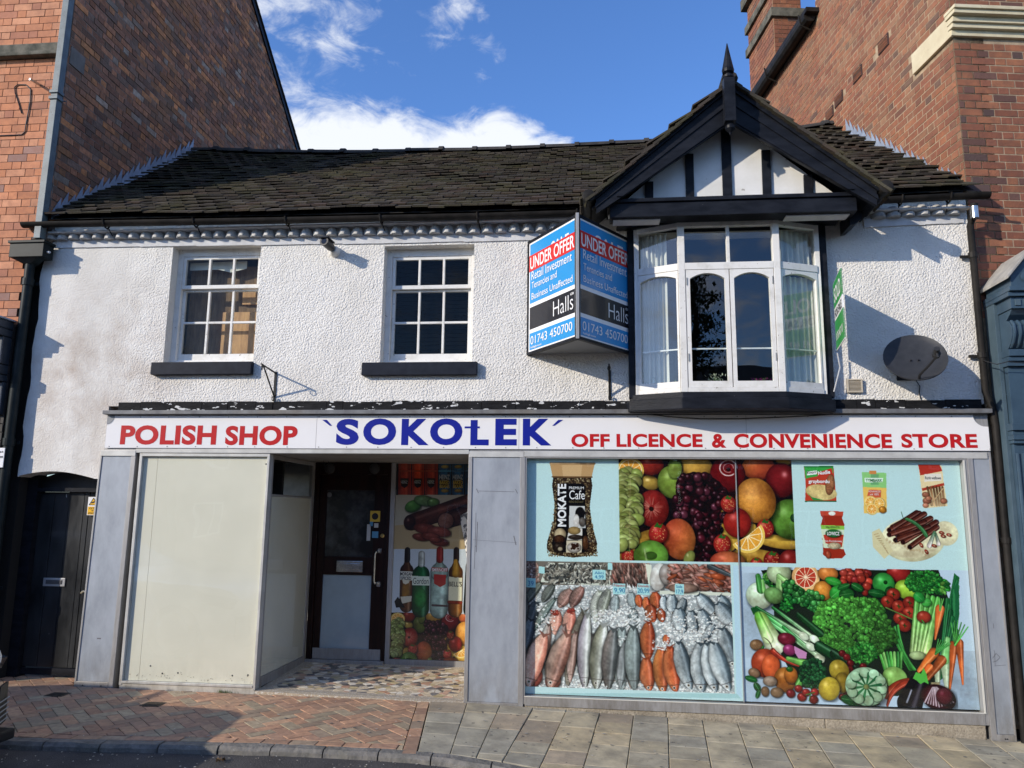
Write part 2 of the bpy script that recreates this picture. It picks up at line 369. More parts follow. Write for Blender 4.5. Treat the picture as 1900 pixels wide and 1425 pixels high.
    def poly(s, pts, col, alpha=1., raw=False, tex=0.):
        P = [p if raw else s.m(*p) for p in pts]; xs = [p[0] for p in P]; ys = [p[1] for p in P]
        o = s.win(min(xs)-1, min(ys)-1, max(xs)+1, max(ys)+1)
        if o is None: return
        ins = np.zeros(o[2].shape, bool); n = len(P)
        for i in range(n):
            (xa, ya), (xb, yb) = P[i], P[(i+1) % n]
            if ya == yb: continue
            cnd = ((ya > o[3]) != (yb > o[3])) & (o[2] < (xb-xa)*(o[3]-ya)/(yb-ya)+xa); ins ^= cnd
        C = (hx(col) if isinstance(col, str) else np.asarray(col))*np.ones(ins.shape+(3,))
        if tex: C = C*(1+tex*(RS.rand(*ins.shape)[..., None]-.5))
        s.comp(o, C, ins*float(alpha))
    def stick(s, X0, Y0, X1, Y1, w0, w1, col, col2=None, hi=.25, dk=.5, prof=None, tex=0., bend=0., belly=None, alpha=1.):
        x0, y0 = s.m(X0, Y0); x1, y1 = s.m(X1, Y1); w0, w1 = s.r(w0), s.r(w1); L = math.hypot(x1-x0, y1-y0)+1e-6
        q = max(w0, w1)+2+abs(bend)*L; o = s.win(min(x0, x1)-q, min(y0, y1)-q, max(x0, x1)+q, max(y0, y1)+q)
        if o is None: return
        ux, uy = (x1-x0)/L, (y1-y0)/L; t = ((o[2]-x0)*ux+(o[3]-y0)*uy)/L; d = (-(o[2]-x0)*uy+(o[3]-y0)*ux) - bend*L*4*t*(1-t)
        tt = np.clip(t, 0, 1); w = w0+(w1-w0)*tt
        if prof is not None: w = np.maximum(w*prof(tt), .01)
        e = np.where(t < 0, -t*L, np.where(t > 1, (t-1)*L, 0)) if prof is None else np.where((t < 0) | (t > 1), 1e3, 0)
        rr = np.sqrt(d*d+e*e)/np.maximum(w, .3); mask = np.clip((1-rr)*np.maximum(w, .5)+.5, 0, 1)*alpha; nz = np.sqrt(np.clip(1-rr**2, 0, 1)); v = d/np.maximum(w, .3)
        C = hx(col)*np.ones(t.shape+(3,))
        if col2: C = C*(1-tt[..., None])+hx(col2)*tt[..., None]
        if belly: 
            k = np.clip(.5+.9*v, 0, 1)[..., None]; C = C*(1-k)+hx(belly)*k
        if tex: C = C*(1+tex*(RS.rand(*t.shape)[..., None]-.5))
        if t.shape[0] < 1400 and t.shape[1] < 1400: C = C*(1+.17*nzp(t.shape))
        if max(w0, w1) > 5 and prof is not None: C = C*(1+.16*np.cos(d*1.6)*np.cos(t*L*1.1))[..., None]; s.a[o[0], o[1]] *= (1-.45*np.clip((1.35-rr)/.4, 0, 1)*((t > 0) & (t < 1)))[..., None]
        hi = hi*.8
        s.comp(o, C*(dk+(1-dk)*nz)[..., None]+(hi*np.exp(-((v+.35)**2)/.04))[..., None], mask)
    def fish(s, X0, Y0, X1, Y1, w, back, belly, side=1, spots=0., eye=True):   # tail -> head
        s.stick(X0, Y0, X1, Y1, w, w, back, hi=.22, dk=.55, belly=belly if side > 0 else None, tex=.35,
                prof=lambda t: np.clip(np.sin(np.pi*np.clip(t*.86+.1, 0, 1))**.8*1.05, 0, 1)*(1-.25*(t > .97)), bend=.03*side)
        dx, dy = X1-X0, Y1-Y0; L = math.hypot(dx, dy); ux, uy = dx/L, dy/L
        s.poly([(X0+ux*L*.06, Y0+uy*L*.06), (X0-ux*L*.07-uy*w*.8, Y0-uy*L*.07+ux*w*.8), (X0-ux*L*.02, Y0-uy*L*.02), (X0-ux*L*.07+uy*w*.8, Y0-uy*L*.07-ux*w*.8)], tuple(hx(back)*.7), .9)
        hxp, hyp = X0+ux*L*.84, Y0+uy*L*.84
        s.stick(hxp-uy*w*.7, hyp+ux*w*.7, hxp+uy*w*.7, hyp-ux*w*.7, w*.05, w*.05, '#3a3030', hi=0, alpha=.5)
        if eye:
            ex, ey = X0+ux*L*.90-uy*w*.15*side, Y0+uy*L*.90+ux*w*.15*side
            s.blob(ex, ey, w*.2, w*.2, col='#e8e4d8', hi=0, dk=.9); s.blob(ex, ey, w*.1, w*.1, col='#101014', hi=.3)
    def slice_(s, X, Y, r, col, rind, a0=0, a1=360, n=10, rot=0):
        s.blob(X, Y, r, r, col=rind, hi=0, dk=.9) if a1-a0 >= 359 else s.poly([(X, Y)]+[(X+r*math.cos(math.radians(t)), Y+r*math.sin(math.radians(t))) for t in np.linspace(a0, a1, 24)], rind)
        s.poly(([] if a1-a0 >= 359 else [(X, Y)])+[(X+.86*r*math.cos(math.radians(t)), Y+.86*r*math.sin(math.radians(t))) for t in np.linspace(a0, a1, 28)], tuple(hx(rind)*.3+.7*np.array([1, .97, .85])))
        for t in np.linspace(a0, a1, n+1)[:-1]:
            t1 = t+(a1-a0)/n; g = 1.5
            s.poly([(X+.1*r*math.cos(math.radians((t+t1)/2)), Y+.1*r*math.sin(math.radians((t+t1)/2)))]+[(X+.8*r*math.cos(math.radians(q)), Y+.8*r*math.sin(math.radians(q))) for q in np.linspace(t+g, t1-g, 5)], col, tex=.25)
    def image(s, name):
        g = s.a.mean(2, keepdims=True); a = g+(s.a-g)*.86; a = .5+(a-.5)*1.10-.025; a = np.clip(a*(1+.07*(RS.rand(s.h, s.w, 1)-.5)), 0.012, 1); rgba = np.ones((s.h, s.w, 4), np.float32); rgba[..., :3] = a[::-1]
        im = bpy.data.images.new(name, s.w, s.h); im.pixels.foreach_set(rgba.ravel()); im.pack(); return im
    def sheet(s, name, parent, y, rough=.3, gain=1.):
        im = s.image(name); m = bpy.data.materials.new(name); m.use_nodes = True; nt = m.node_tree.nodes; lk = m.node_tree.links
        b = nt['Principled BSDF']; b.inputs['Roughness'].default_value = rough; ti = nt.new('ShaderNodeTexImage'); ti.image = im
        mu = nt.new('ShaderNodeMix'); mu.data_type = 'RGBA'; mu.blend_type = 'MULTIPLY'; mu.inputs[0].default_value = 1.; mu.inputs[7].default_value = (gain, gain, gain, 1)
        lk.new(ti.outputs[0], mu.inputs[6]); lk.new(mu.outputs[2], b.inputs['Base Color'])
        me = bpy.data.meshes.new(name); me.from_pydata([(s.x0, y, s.z0), (s.x1, y, s.z0), (s.x1, y, s.z1), (s.x0, y, s.z1)], [], [(0, 1, 2, 3)])
        uv = me.uv_layers.new(name='UVMap'); 
        for i, q in enumerate([(0, 0), (1, 0), (1, 1), (0, 1)]): uv.data[i].uv = q
        me.materials.append(m); o = bpy.data.objects.new(name, me); COL.objects.link(o); attach(o, parent); return o

def strawberry(c, X, Y, r, rot=0):
    c.blob(X, Y, r, r*1.1, rot, '#c8322a', hi=.3, dk=.5)
    for _ in range(26):
        a = RS.rand()*6.28; q = r*math.sqrt(RS.rand())*.85; c.blob(X+q*math.cos(a), Y+q*math.sin(a), 3, 4, col='#e89a60', hi=0, dk=.8)
    c.poly([(X-r*.5, Y-r*.75), (X-r*.1, Y-r*1.25), (X+r*.1, Y-r*.9), (X+r*.5, Y-r*1.1), (X+r*.3, Y-r*.6)], '#2f6a25')
def paint_fruit(c):
    """the fruit picture in units of its own: 682..1890 x 68..795"""
    c.poly([(682, 66), (1894, 66), (1894, 800), (682, 800)], '#241014')
    B = c.blob
    for X, Y, rx, ry, rot in ((850, 620, 120, 42, -25), (790, 700, 120, 40, -30), (1760, 640, 150, 42, 10), (1640, 745, 170, 50, 8), (1390, 530, 45, 110, -10), (1440, 620, 60, 90, 20), (1560, 560, 60, 60, 0)):
        B(X, Y, rx, ry, rot, '#dcb040', hi=.1, dk=.6, col2='#c79232')
    B(900, 240, 62, 48, 20, '#d8b24a'); B(905, 118, 85, 72, 0, '#c03a28', hi=.35); B(1210, 128, 108, 78, 5, '#e0b04a', hi=.15, col2='#c99038')
    B(1635, 138, 108, 84, 0, '#e0813a', col2='#c8402c', ax=(.7, .5), hi=.15); B(1810, 80, 60, 40, 0, '#d9a040')
    B(1790, 225, 102, 112, 8, '#8e1f22', hi=.5, spot=(.2, -.35, .03)); B(1425, 185, 114, 116, 0, '#9c1c20', hi=.0)
    for t in range(40):
        a = t/40*5.4+1.0; B(1430+58*math.cos(a), 140+52*math.sin(a), 7+4*RS.rand(), 4, math.degrees(a)+90, '#f0d0cc', hi=0, dk=.9, alpha=.8)
        if t % 2: B(1430+34*math.cos(a), 140+30*math.sin(a), 5, 3, math.degrees(a)+90, '#e8b8b4', hi=0, dk=.9, alpha=.7)
    B(1430, 150, 14, 12, 0, '#3a1a14')
    c.slice_(765, 160, 92, '#eda43c', '#e0b84e', 150, 400, 7)
    B(1068, 130, 48, 60, 12, '#7f9a40', hi=.1); B(1045, 235, 92, 108, 0, '#86a03c', hi=.25, dk=.5, tex=.12); B(1068, 150, 44, 60, 12, '#8aa544', hi=.15, dk=.75); c.stick(1085, 95, 1105, 70, 4, 4, '#4a3420')
    for _ in range(210):        # dark grapes
        t = RS.rand(); Y = 195+t*600; X0 = 1230+(80*math.sin(t*2.2)); w = (90+110*math.sin(min(1, t*2.2)*1.57)) if t < .5 else 95
        X = X0-20+(RS.rand()-.5)*2*w*(.8 if t > .55 else 1)
        if t > .5: X = 1285+(RS.rand()-.5)*170
        r = 24+RS.rand()*6; B(X, Y, r, r*1.02, 0, ['#4a1422', '#5c1c28', '#33101c', '#6a3040', '#40141c'][RS.randint(5)], hi=.42, dk=.35, spot=(-.3, -.35, .06))
    B(1845, 488, 122, 128, 0, '#6fa83c', hi=.25, tex=.08); B(1872, 480, 20, 26, 0, '#2c5a1c', hi=0)
    B(1615, 360, 128, 146, -10, '#ec9a36', hi=.2, dk=.6, tex=.16, spot=(-.2, -.3, .25))
    B(918, 415, 105, 122, 0, '#b8302a', hi=.1, dk=.5, tex=.15)
    for _ in range(60):
        a = RS.rand()*6.28; c.stick(910+22*math.cos(a), 412+24*math.sin(a), 910+(50+30*RS.rand())*math.cos(a), 412+(56+34*RS.rand())*math.sin(a), 3, 2, '#d89880', hi=0, dk=.9, alpha=.25)
    B(908, 418, 15, 15, 0, '#3c2412', hi=0)
    B(1095, 622, 106, 132, -5, '#e2893e', hi=.1, dk=.55, col2='#c8482e', ax=(-.7, -.6), tex=.1)
    B(1490, 512, 88, 96, 0, '#c42f26', hi=.35, dk=.5)
    for X, Y, r, q in ((1430, 385, 50, 0), (955, 585, 62, 20), (1388, 655, 56, 10), (1680, 550, 54, 0), (750, 735, 44, 0), (1730, 770, 56, 0), (1620, 795, 40, 0)): strawberry(c, X, Y, r, q)
    c.slice_(1560, 600, 118, '#f0a838', '#f2c95a', -40, 150, 6)
    B(905, 735, 112, 98, 0, '#71a63c', hi=.2, dk=.55); B(905, 735, 40, 26, 0, '#36591e', hi=0, alpha=.7)
    c.stick(860, 690, 880, 790, 6, 8, '#cfe0a0', hi=0, alpha=.5)
    B(1425, 775, 112, 66, 0, '#e09050', hi=.15, col2='#d04a34', ax=(-1, 0)); B(1850, 770, 70, 70, 0, '#a82c26'); B(1165, 752, 34, 52, 25, '#a9b85c', hi=.35)
    for i in range(70):        # pale grapes
        X = 690+RS.rand()*150*(1-abs(i/70-.4)*.5); Y = 170+i/70*500; r = 32+RS.rand()*14
        B(X, Y, r*1.15, r*.95, RS.rand()*180, ['#a8b45c', '#b6c06c', '#97a64e'][RS.randint(3)], hi=.28, dk=.55)
def frame_T(c, src, dst):      # map the fruit picture's own units onto another rectangle of photo units
    class Q(Canvas): pass
    sx = (dst[2]-dst[0])/(src[2]-src[0]); sy = (dst[3]-dst[1])/(src[3]-src[1]); m0 = Canvas.m; r0 = Canvas.r
    c.m = lambda X, Y: m0(c, dst[0]+(X-src[0])*sx, dst[1]+(Y-src[1])*sy); c.r = lambda d: r0(c, d*(sx+sy)/2)
def unframe(c): del c.m; del c.r

# ---- the long display window
PW = Canvas(-.60, 3.195, .135, 2.20, 300, .02, '#bcdcdc'); c = PW
c.T = (3.654, 960, 830); c.setclip([(685, 55), (1890, 788)]); paint_fruit(c); c.clip = None
# coffee jar
jar = [(242, 205), (500, 205), (508, 260), (490, 400), (505, 520), (540, 650), (538, 705), (500, 735), (380, 748), (240, 730), (200, 690), (202, 640), (245, 500), (252, 380), (235, 260)]
c.poly(jar, '#3a2c1e')
for _ in range(2600):
    X, Y = 200+RS.rand()*342, 210+RS.rand()*530; t = abs(X-371); w = 118 if Y < 400 else 118+(Y-400)*.17
    if t < w: c.blob(X, Y, 4, 3.4, RS.rand()*180, ['#a08a62', '#57432c', '#c8b88c', '#7c6444'][RS.randint(4)], hi=0, dk=.8)
c.poly([(218, 104), (526, 106), (502, 206), (240, 204)], '#c09866'); c.stick(224, 108, 522, 110, 7, 7, '#d8ae7c', hi=.15)
c.poly([(300, 118), (440, 118), (430, 204), (310, 204)], '#dcb886', .6); c.stick(236, 200, 506, 202, 4, 4, '#7c5a36', hi=0)
c.poly([(270, 262), (300, 245), (440, 245), (462, 262), (458, 400), (470, 560), (478, 640), (455, 716), (262, 712), (232, 655), (262, 540)], '#120e10')
c.poly([(352, 398), (456, 398), (462, 548), (350, 546)], '#c9c9c6'); c.blob(425, 450, 32, 44, 0, '#1a1614', hi=0); c.blob(400, 500, 20, 45, 0, '#e8e6e0', hi=0, dk=.8); c.blob(440, 505, 22, 30, 0, '#8a8680', hi=.1)
c.poly([(350, 550), (440, 550), (438, 628), (335, 628)], '#d8d4cc'); c.blob(385, 565, 42, 26, 0, '#c8a868', hi=0); c.blob(395, 610, 50, 16, 0, '#4a4038', hi=.2)
c.poly([(332, 632), (438, 632), (436, 714), (330, 714)], '#cbbfa4'); c.blob(385, 680, 48, 34, 0, '#e6e0d4', hi=0)
for _ in range(40): c.blob(360+RS.rand()*52, 655+RS.rand()*34, 7, 5, RS.rand()*180, '#4a2c18', hi=.1)
c.blob(290, 590, 40, 40, 0, '#c8b088', hi=0); c.blob(285, 625, 38, 30, 0, '#54341e', hi=.1, tex=.6); c.blob(280, 680, 40, 34, 0, '#34281e', hi=.2, tex=.5); c.blob(290, 690, 16, 14, 0, '#cfc4a4', hi=0); c.blob(462, 650, 22, 50, 0, '#6a4426', hi=.2, tex=.5)
# packets
c.T = (4.318, 1460, 830)
c.poly([(135, 150), (372, 150), (385, 300), (397, 436), (145, 436), (150, 300)], '#c8432c'); c.poly([(137, 152), (370, 152), (372, 205), (150, 250)], '#3fae4c'); c.poly([(240, 205), (360, 165), (365, 215), (250, 235)], '#d03a26')
c.poly([(158, 195), (240, 185), (242, 215), (160, 225)], '#f2f2ee'); c.blob(275, 360, 115, 58, 8, '#e8cf86', hi=0, dk=.85, tex=.15); c.poly([(160, 360), (210, 425), (300, 425), (200, 400)], '#2e9a48'); c.blob(345, 300, 34, 80, 10, '#d08a5a', hi=0, tex=.5)
c.poly([(135, 150), (372, 150), (372, 160), (135, 160)], '#1f7a3c'); c.poly([(144, 428), (397, 428), (397, 437), (144, 437)], '#1f6a3c')
c.poly([(600, 198), (795, 205), (800, 520), (618, 530)], '#f0c35c'); c.poly([(600, 198), (795, 205), (797, 325), (606, 318)], '#8fd07c'); c.poly([(660, 186), (715, 188), (715, 215), (660, 213)], '#d98a4a'); c.poly([(670, 215), (735, 215), (735, 300), (670, 300)], '#6fae74')
c.poly([(620, 245), (770, 245), (765, 280), (625, 280)], '#dff0e0'); c.poly([(655, 340), (755, 342), (752, 405), (640, 400)], '#d8603c')
c.slice_(670, 440, 48, '#f2a838', '#f6d070', 0, 360, 9); c.slice_(740, 450, 46, '#f4b040', '#f6d070', 0, 360, 9); c.slice_(680, 495, 44, '#f0a030', '#f6d070', 0, 360, 9); c.blob(765, 500, 26, 26, 0, '#ee9c2c')
c.poly([(1050, 136), (1222, 140), (1240, 156), (1258, 300), (1285, 470), (1095, 490), (1075, 320)], '#e8d2a0'); c.poly([(1050, 136), (1222, 140), (1245, 190), (1068, 225)], '#bf3a2a'); c.poly([(1100, 215), (1235, 210), (1238, 268), (1100, 275)], '#e4ddd0'); c.poly([(1078, 330), (1255, 285), (1262, 305), (1085, 350)], '#b83c2a')
for i in range(6): c.stick(1125+i*24, 320, 1160+i*20, 465, 8, 7, '#7a5030', col2='#d8b080', hi=.1)
c.stick(1250, 330, 1150, 460, 5, 5, '#d8b080', hi=0)
for p in ((1110, 380, 26), (1120, 430, 30), (1135, 410, 22), (1255, 430, 26), (1110, 465, 22)): c.blob(p[0], p[1], p[2], p[2]*.8, 0, '#d88a68', hi=.2)
c.poly([(266, 510), (452, 514), (448, 548), (440, 565), (460, 620), (452, 812), (472, 860), (440, 890), (330, 892), (288, 860), (290, 818), (272, 620), (286, 565), (272, 548)], '#a8331e')
c.poly([(266, 510), (452, 514), (448, 550), (270, 546)], '#cc4a34'); c.poly([(270, 622), (460, 630), (458, 662), (273, 655)], '#8ecb4c'); c.poly([(273, 655), (458, 662), (452, 815), (292, 805)], '#cfe0c0'); c.poly([(290, 700), (455, 700), (440, 800), (310, 770)], '#c8402c'); c.blob(370, 690, 56, 30, 0, '#2c8a48', hi=.1, dk=.8); c.blob(380, 790, 50, 26, 0, '#e4d2a8', hi=0, tex=.4); c.blob(360, 530, 26, 16, 0, '#e8ece0', hi=0, dk=.9); c.blob(330, 860, 20, 30, 0, '#d05a3a', hi=.2)
c.blob(1010, 740, 230, 160, -8, '#cfc49a', hi=0, dk=.85); c.blob(1000, 725, 222, 148, -8, '#ddd4ac', hi=0, dk=.95); c.blob(1270, 690, 90, 90, 30, '#d8cea6', hi=0, dk=.92); c.poly([(680, 680), (740, 650), (850, 830), (780, 895), (690, 800)], '#d6cc9e')
for t in range(9): c.stick(700+t*12, 700+t*16, 730+t*10, 690+t*20, 3, 3, '#b8966a', hi=0, alpha=.7)
for t in range(14): c.blob(800+t*24, 740+t*9+12*math.sin(t), 8, 11, t*30, '#b89a70', hi=0, dk=.9, alpha=.6)
for i, (a, b, q, d) in enumerate([(1060, 530, 845, 640), (1100, 535, 870, 670), (1135, 575, 880, 700), (1150, 570, 900, 720), (1195, 600, 930, 760), (1200, 640, 985, 800), (1040, 525, 820, 665), (1100, 600, 820, 700), (1130, 640, 870, 745)]):
    c.stick(a, b, q, d, 21, 19, '#5c2a1e', col2='#6e3424', hi=.28, dk=.4, tex=.25); c.blob(q, d, 13, 14, 0, '#3a1612', hi=.1)
c.stick(960, 575, 1115, 705, 13, 16, '#3a7a44', bend=-.1, hi=.2); c.stick(915, 518, 935, 580, 2, 2, '#3a7a44'); c.stick(1180, 680, 1140, 790, 10, 18, '#4a7a54', col2='#e8d8d0'); c.stick(1190, 690, 1215, 775, 8, 16, '#4a7a54', col2='#e4d4cc')
for X, Y in ((1238, 685), (1252, 713), (1298, 703), (1076, 785), (1180, 790), (1118, 838)): c.blob(X, Y, 20, 12, 15 if X > 1150 else 60, '#b8402e', hi=.15); c.blob(X, Y, 8, 4, 15, '#f0d8b0', hi=0)
# vegetables
c.T = (3.585, 1370, 1030); c.setclip([(2, 76), (1620, 1040)])
c.poly([(0, 74), (1640, 100), (1640, 1060), (0, 1000)], '#b9cfe0')
for X, Y, a, b in ((200, 400, 180, 250), (1480, 850, 120, 180), (250, 900, 200, 80), (1350, 950, 220, 90)): c.blob(X, Y, a, b, 0, '#9db2c6', hi=0, dk=.8, edge=60, alpha=.6)
c.poly([(150, 100), (1330, 100), (1400, 300), (1300, 900), (1050, 940), (400, 880), (250, 600), (230, 300)], '#1a2616', .95)
G1, G2, G3 = '#3cb440', '#80d858', '#268034'
def leafy(X, Y, rx, ry, n, cols, s0=9, s1=17):
    for _ in range(n):
        a = RS.rand()*6.28; q = math.sqrt(RS.rand()); r = s0+RS.rand()*(s1-s0)
        c.blob(X+q*rx*math.cos(a), Y+q*ry*math.sin(a), r, r*.6, RS.rand()*180, cols[RS.randint(len(cols))], hi=.15, dk=.45)
def leaf(X, Y, rx, ry, rot, col): c.blob(X, Y, rx, ry, rot, col, hi=.12, dk=.6); t = math.radians(rot); c.stick(X-rx*math.cos(t), Y-rx*math.sin(t), X+rx*.9*math.cos(t), Y+rx*.9*math.sin(t), 2, 1, '#9ad48a', hi=0, alpha=.6)
leafy(230, 180, 70, 90, 160, [G1, G2, G3]); 
c.blob(270, 120, 75, 70, 0, '#cfe6b0', hi=.1); 
for a, b in ((255, 260), (285, 280), (400, 215), (350, 200)): c.stick(270, 140, a, b, 16, 9, '#a6dc82', hi=.2)
c.blob(140, 270, 82, 82, 0, '#d8ecc8', hi=.15, dk=.65); c.stick(150, 230, 130, 140, 26, 16, '#4aa848', hi=.2); c.stick(170, 240, 160, 170, 14, 10, '#7ac060'); c.blob(235, 270, 60, 50, 20, '#8cc870', hi=.1)
c.slice_(447, 148, 84, '#c8442e', '#e8b070', 0, 360, 11); c.blob(595, 125, 62, 45, 0, '#e8883a', hi=.2); c.blob(562, 238, 56, 60, 0, '#ee9636', hi=.2, tex=.1)
for _ in range(26): c.blob(690+RS.rand()*190, 105+RS.rand()*90, 26, 24, 0, ['#c8402c', '#d85040', '#b83430'][RS.randint(3)], hi=.3)
c.blob(855, 210, 26, 26, 0, '#c8402c'); c.blob(842, 250, 20, 20, 0, '#c03a2c')
c.blob(1065, 120, 72, 56, 0, '#a82a24', hi=.35); c.blob(965, 190, 66, 66, 0, '#3fae48', hi=.3, dk=.5); c.blob(978, 182, 12, 12, 0, '#1c4a1c', hi=0); c.blob(1115, 230, 68, 58, 20, '#a8d43c', hi=.25, dk=.6)
leaf(630, 175, 50, 26, 15, G1); leaf(655, 250, 50, 40, -40, G1); leaf(720, 260, 46, 36, -10, '#2c8a38'); leaf(790, 215, 40, 24, 30, '#1f6a2a'); leaf(920, 255, 52, 26, 10, '#1f7030'); leaf(1000, 240, 30, 22, -60, '#1f7030'); leaf(700, 210, 40, 18, 160, '#237a30')
for _ in range(110):
    t = RS.rand(); X = 320+t*220+(RS.rand()-.5)*60; Y = 220+t*110+(RS.rand()-.5)*110
    c.blob(X, Y, 17, 17, 0, ['#3da044', '#54b454', '#2c8238'][RS.randint(3)], hi=.4, dk=.45)
leafy(320, 330, 40, 50, 50, [G3, G1])
for X, Y in ((1030, 262), (992, 312), (1065, 342), (1138, 318), (1135, 385), (1075, 422), (1105, 470)): c.blob(X, Y, 40, 38, 0, '#c03c26', hi=.3, dk=.45); c.stick(X-10, Y-4, X+12, Y+3, 3, 3, '#2c5a20', hi=0); c.stick(X, Y-12, X+2, Y+12, 3, 3, '#2c5a20', hi=0)
c.stick(980, 350, 1160, 430, 5, 4, '#6a8a3a')
leafy(1230, 180, 120, 75, 380, [G1, '#46b84a', G3, '#2c8a34'], 8, 15); leafy(1340, 210, 60, 50, 120, [G1, G2, G3])
for i in range(5): c.poly([(1370+i*18, 560-i*70), (1400+i*8, 300-i*20), (1435+i*6, 120+i*12), (1470, 150+i*60), (1440, 420+i*40)], ['#1f6a38', '#2c7c44', '#1a5a34', '#348a50', '#226c40'][i])
for i in range(8): c.stick(1340+i*6, 820-i*5, 1390+i*11, 300+i*40, 10, 15, ['#1f7a3c', '#2c8a48', '#195a30'][i % 3], hi=.2, alpha=.9)
for i, (a, b) in enumerate(((1165, 640), (1185, 650), (1205, 660), (1230, 655), (1250, 640))): c.stick(a, b, 1190+i*34, 260+8*i, 24, 15, '#b8e080', col2='#58b848', hi=.3, dk=.5)
c.blob(1190, 670, 48, 26, 0, '#c8e49c', hi=.1)
leaf(1250, 315, 30, 26, 0, '#4cb84a'); leaf(1200, 280, 34, 30, 40, '#2fa040'); c.blob(1232, 412, 42, 36, 0, '#cf4a30', hi=.3); c.stick(1220, 435, 1232, 450, 5, 5, '#3a8a30')
c.stick(1340, 360, 1308, 560, 28, 5, '#d8692e', hi=.25); 
for d in (-14, 0, 14): c.stick(1340, 370, 1350+d, 290, 4, 3, '#5ab04a')
c.stick(1430, 600, 1405, 890, 26, 7, '#d8662c', hi=.25); c.stick(1468, 585, 1492, 860, 25, 5, '#d8662c', hi=.25)
for d in (-22, -8, 6, 20, 34, 48): c.stick(1440, 600, 1450+d*1.6, 430+abs(d), 5, 3, '#4fb848')
c.stick(1370, 700, 1385, 890, 30, 12, '#b8dca0', col2='#e0ecd0', hi=.2); c.stick(1370, 700, 1390, 560, 26, 16, '#7cc470', hi=.2); c.stick(1320, 740, 1325, 860, 20, 14, '#d0e4b8')
c.stick(1300, 650, 1200, 770, 30, 12, '#e0742e'); c.stick(1350, 700, 1260, 820, 30, 14, '#dc6a2c'); c.stick(1270, 745, 1235, 790, 22, 12, '#d86428')
for d in range(6): c.stick(1310, 660, 1330+d*16, 560+d*6, 5, 3, '#46b048')
for X, Y, L in ((1040, 480, 0), (1060, 470, 1), (1020, 500, 2), (1050, 520, 3)):
    c.stick(X, Y, 1140+L*10, 760, 8, 10, '#3fa040', bend=.05, hi=.2)
for i in range(7): c.stick(940+i*24, 650, 990+i*14, 800, 9, 12, ['#58b848', '#8cd468', '#3fa040'][i % 3], hi=.25)
c.blob(1040, 815, 72, 62, 10, '#a4e070', hi=.2, dk=.65)
c.stick(1130, 830, 985, 930, 12, 22, '#b8401e', bend=.1); c.stick(1120, 850, 990, 1000, 20, 8, '#a83a22', bend=.12)
c.stick(1190, 860, 1140, 990, 52, 74, '#18121e', hi=.3, dk=.35); c.stick(1150, 900, 1120, 980, 5, 6, '#c8d0e0', hi=.1, alpha=.7); c.poly([(1160, 820), (1180, 780), (1215, 790), (1230, 750), (1250, 790), (1265, 860), (1235, 845), (1210, 860), (1185, 835)], '#58c048')
for _ in range(40): c.stick(1270+RS.rand()*60, 880, 1280+RS.rand()*60, 850, 2, 2, '#c8b888', hi=0)
c.blob(1330, 950, 100, 74, 15, '#5c1426', hi=.2, dk=.4)
for i in range(11): c.stick(1290+i*3, 880, 1240+i*19, 1010-abs(i-5)*6, 3, 5, '#e4d0d8', hi=0, alpha=.85)
c.blob(1370, 940, 48, 50, 30, '#6a1c2c', hi=.2)
# lettuce
for _ in range(1500):
    a = RS.rand()*6.28; q = math.sqrt(RS.rand()); X = 775+q*262*math.cos(a)+30*math.sin(3*a); Y = 490+q*218*math.sin(a)+18*math.cos(4*a); r = 8+RS.rand()*12
    sh = .45+.55*RS.rand(); k = .8+.25*((X-775)/-400+(490-Y)/500)
    c.blob(X, Y, r, r*.62, RS.rand()*180, tuple(np.clip(np.array([.50, 1.0, .36])*(.25+.75*sh)*k, 0, 1)), hi=.3*sh, dk=.6)
leafy(830, 650, 90, 70, 200, ['#5cc850', '#2f9a34', '#2a7a2c'])
# left and bottom
for i, (a, b, q, d, w) in enumerate([(100, 360, 470, 560, 16), (120, 350, 440, 540, 14), (180, 400, 480, 610, 15), (230, 350, 510, 560, 13), (110, 380, 560, 690, 15), (300, 480, 545, 690, 14)]):
    c.stick(a, b, q, d, w*.8, w, '#1f7a30' if i % 2 else '#2f9a40', col2='#d8ecc0', hi=.3)
for X, Y in ((435, 540), (480, 610), (505, 560), (540, 690)): c.blob(X, Y, 32, 22, 35, '#e0eccc', hi=.2, dk=.7)
c.poly([(80, 355), (120, 345), (140, 365), (100, 400)], '#1c5a2a')
c.stick(400, 400, 540, 520, 18, 26, '#1f5a28', hi=.25); c.stick(540, 610, 740, 730, 34, 32, '#1c5228', hi=.3, dk=.4); c.stick(640, 660, 750, 735, 30, 26, '#143c1e', hi=.3)
for X, Y in ((690, 655), (720, 680), (745, 720), (740, 760), (830, 742), (690, 945), (720, 925)): c.blob(X, Y, 22, 21, 0, '#8a1c1c', hi=.35)
c.stick(150, 420, 240, 600, 40, 60, '#9cd058', col2='#e4ecc8', hi=.15, dk=.6); c.stick(130, 400, 200, 560, 22, 30, '#6cc040', col2='#c8dca0', hi=.2)
c.blob(320, 560, 54, 38, 10, '#a82848', hi=.3); c.blob(340, 632, 40, 34, 10, '#b03a78', hi=.35); c.poly([(370, 605), (455, 650), (450, 690), (400, 690), (375, 650)], '#c888b8')
c.blob(120, 598, 40, 33, 0, '#a07850', hi=.2, tex=.3); c.stick(150, 640, 165, 610, 9, 7, '#2c8a30')
c.blob(180, 720, 86, 86, 0, '#d8542a', hi=.3, dk=.6); c.blob(215, 740, 54, 72, 10, '#e0602e', hi=.15, dk=.6); c.stick(230, 640, 400, 740, 18, 5, '#c03a22', bend=.06, hi=.3); c.stick(170, 550, 225, 630, 2, 3, '#3a2a20', bend=-.15)
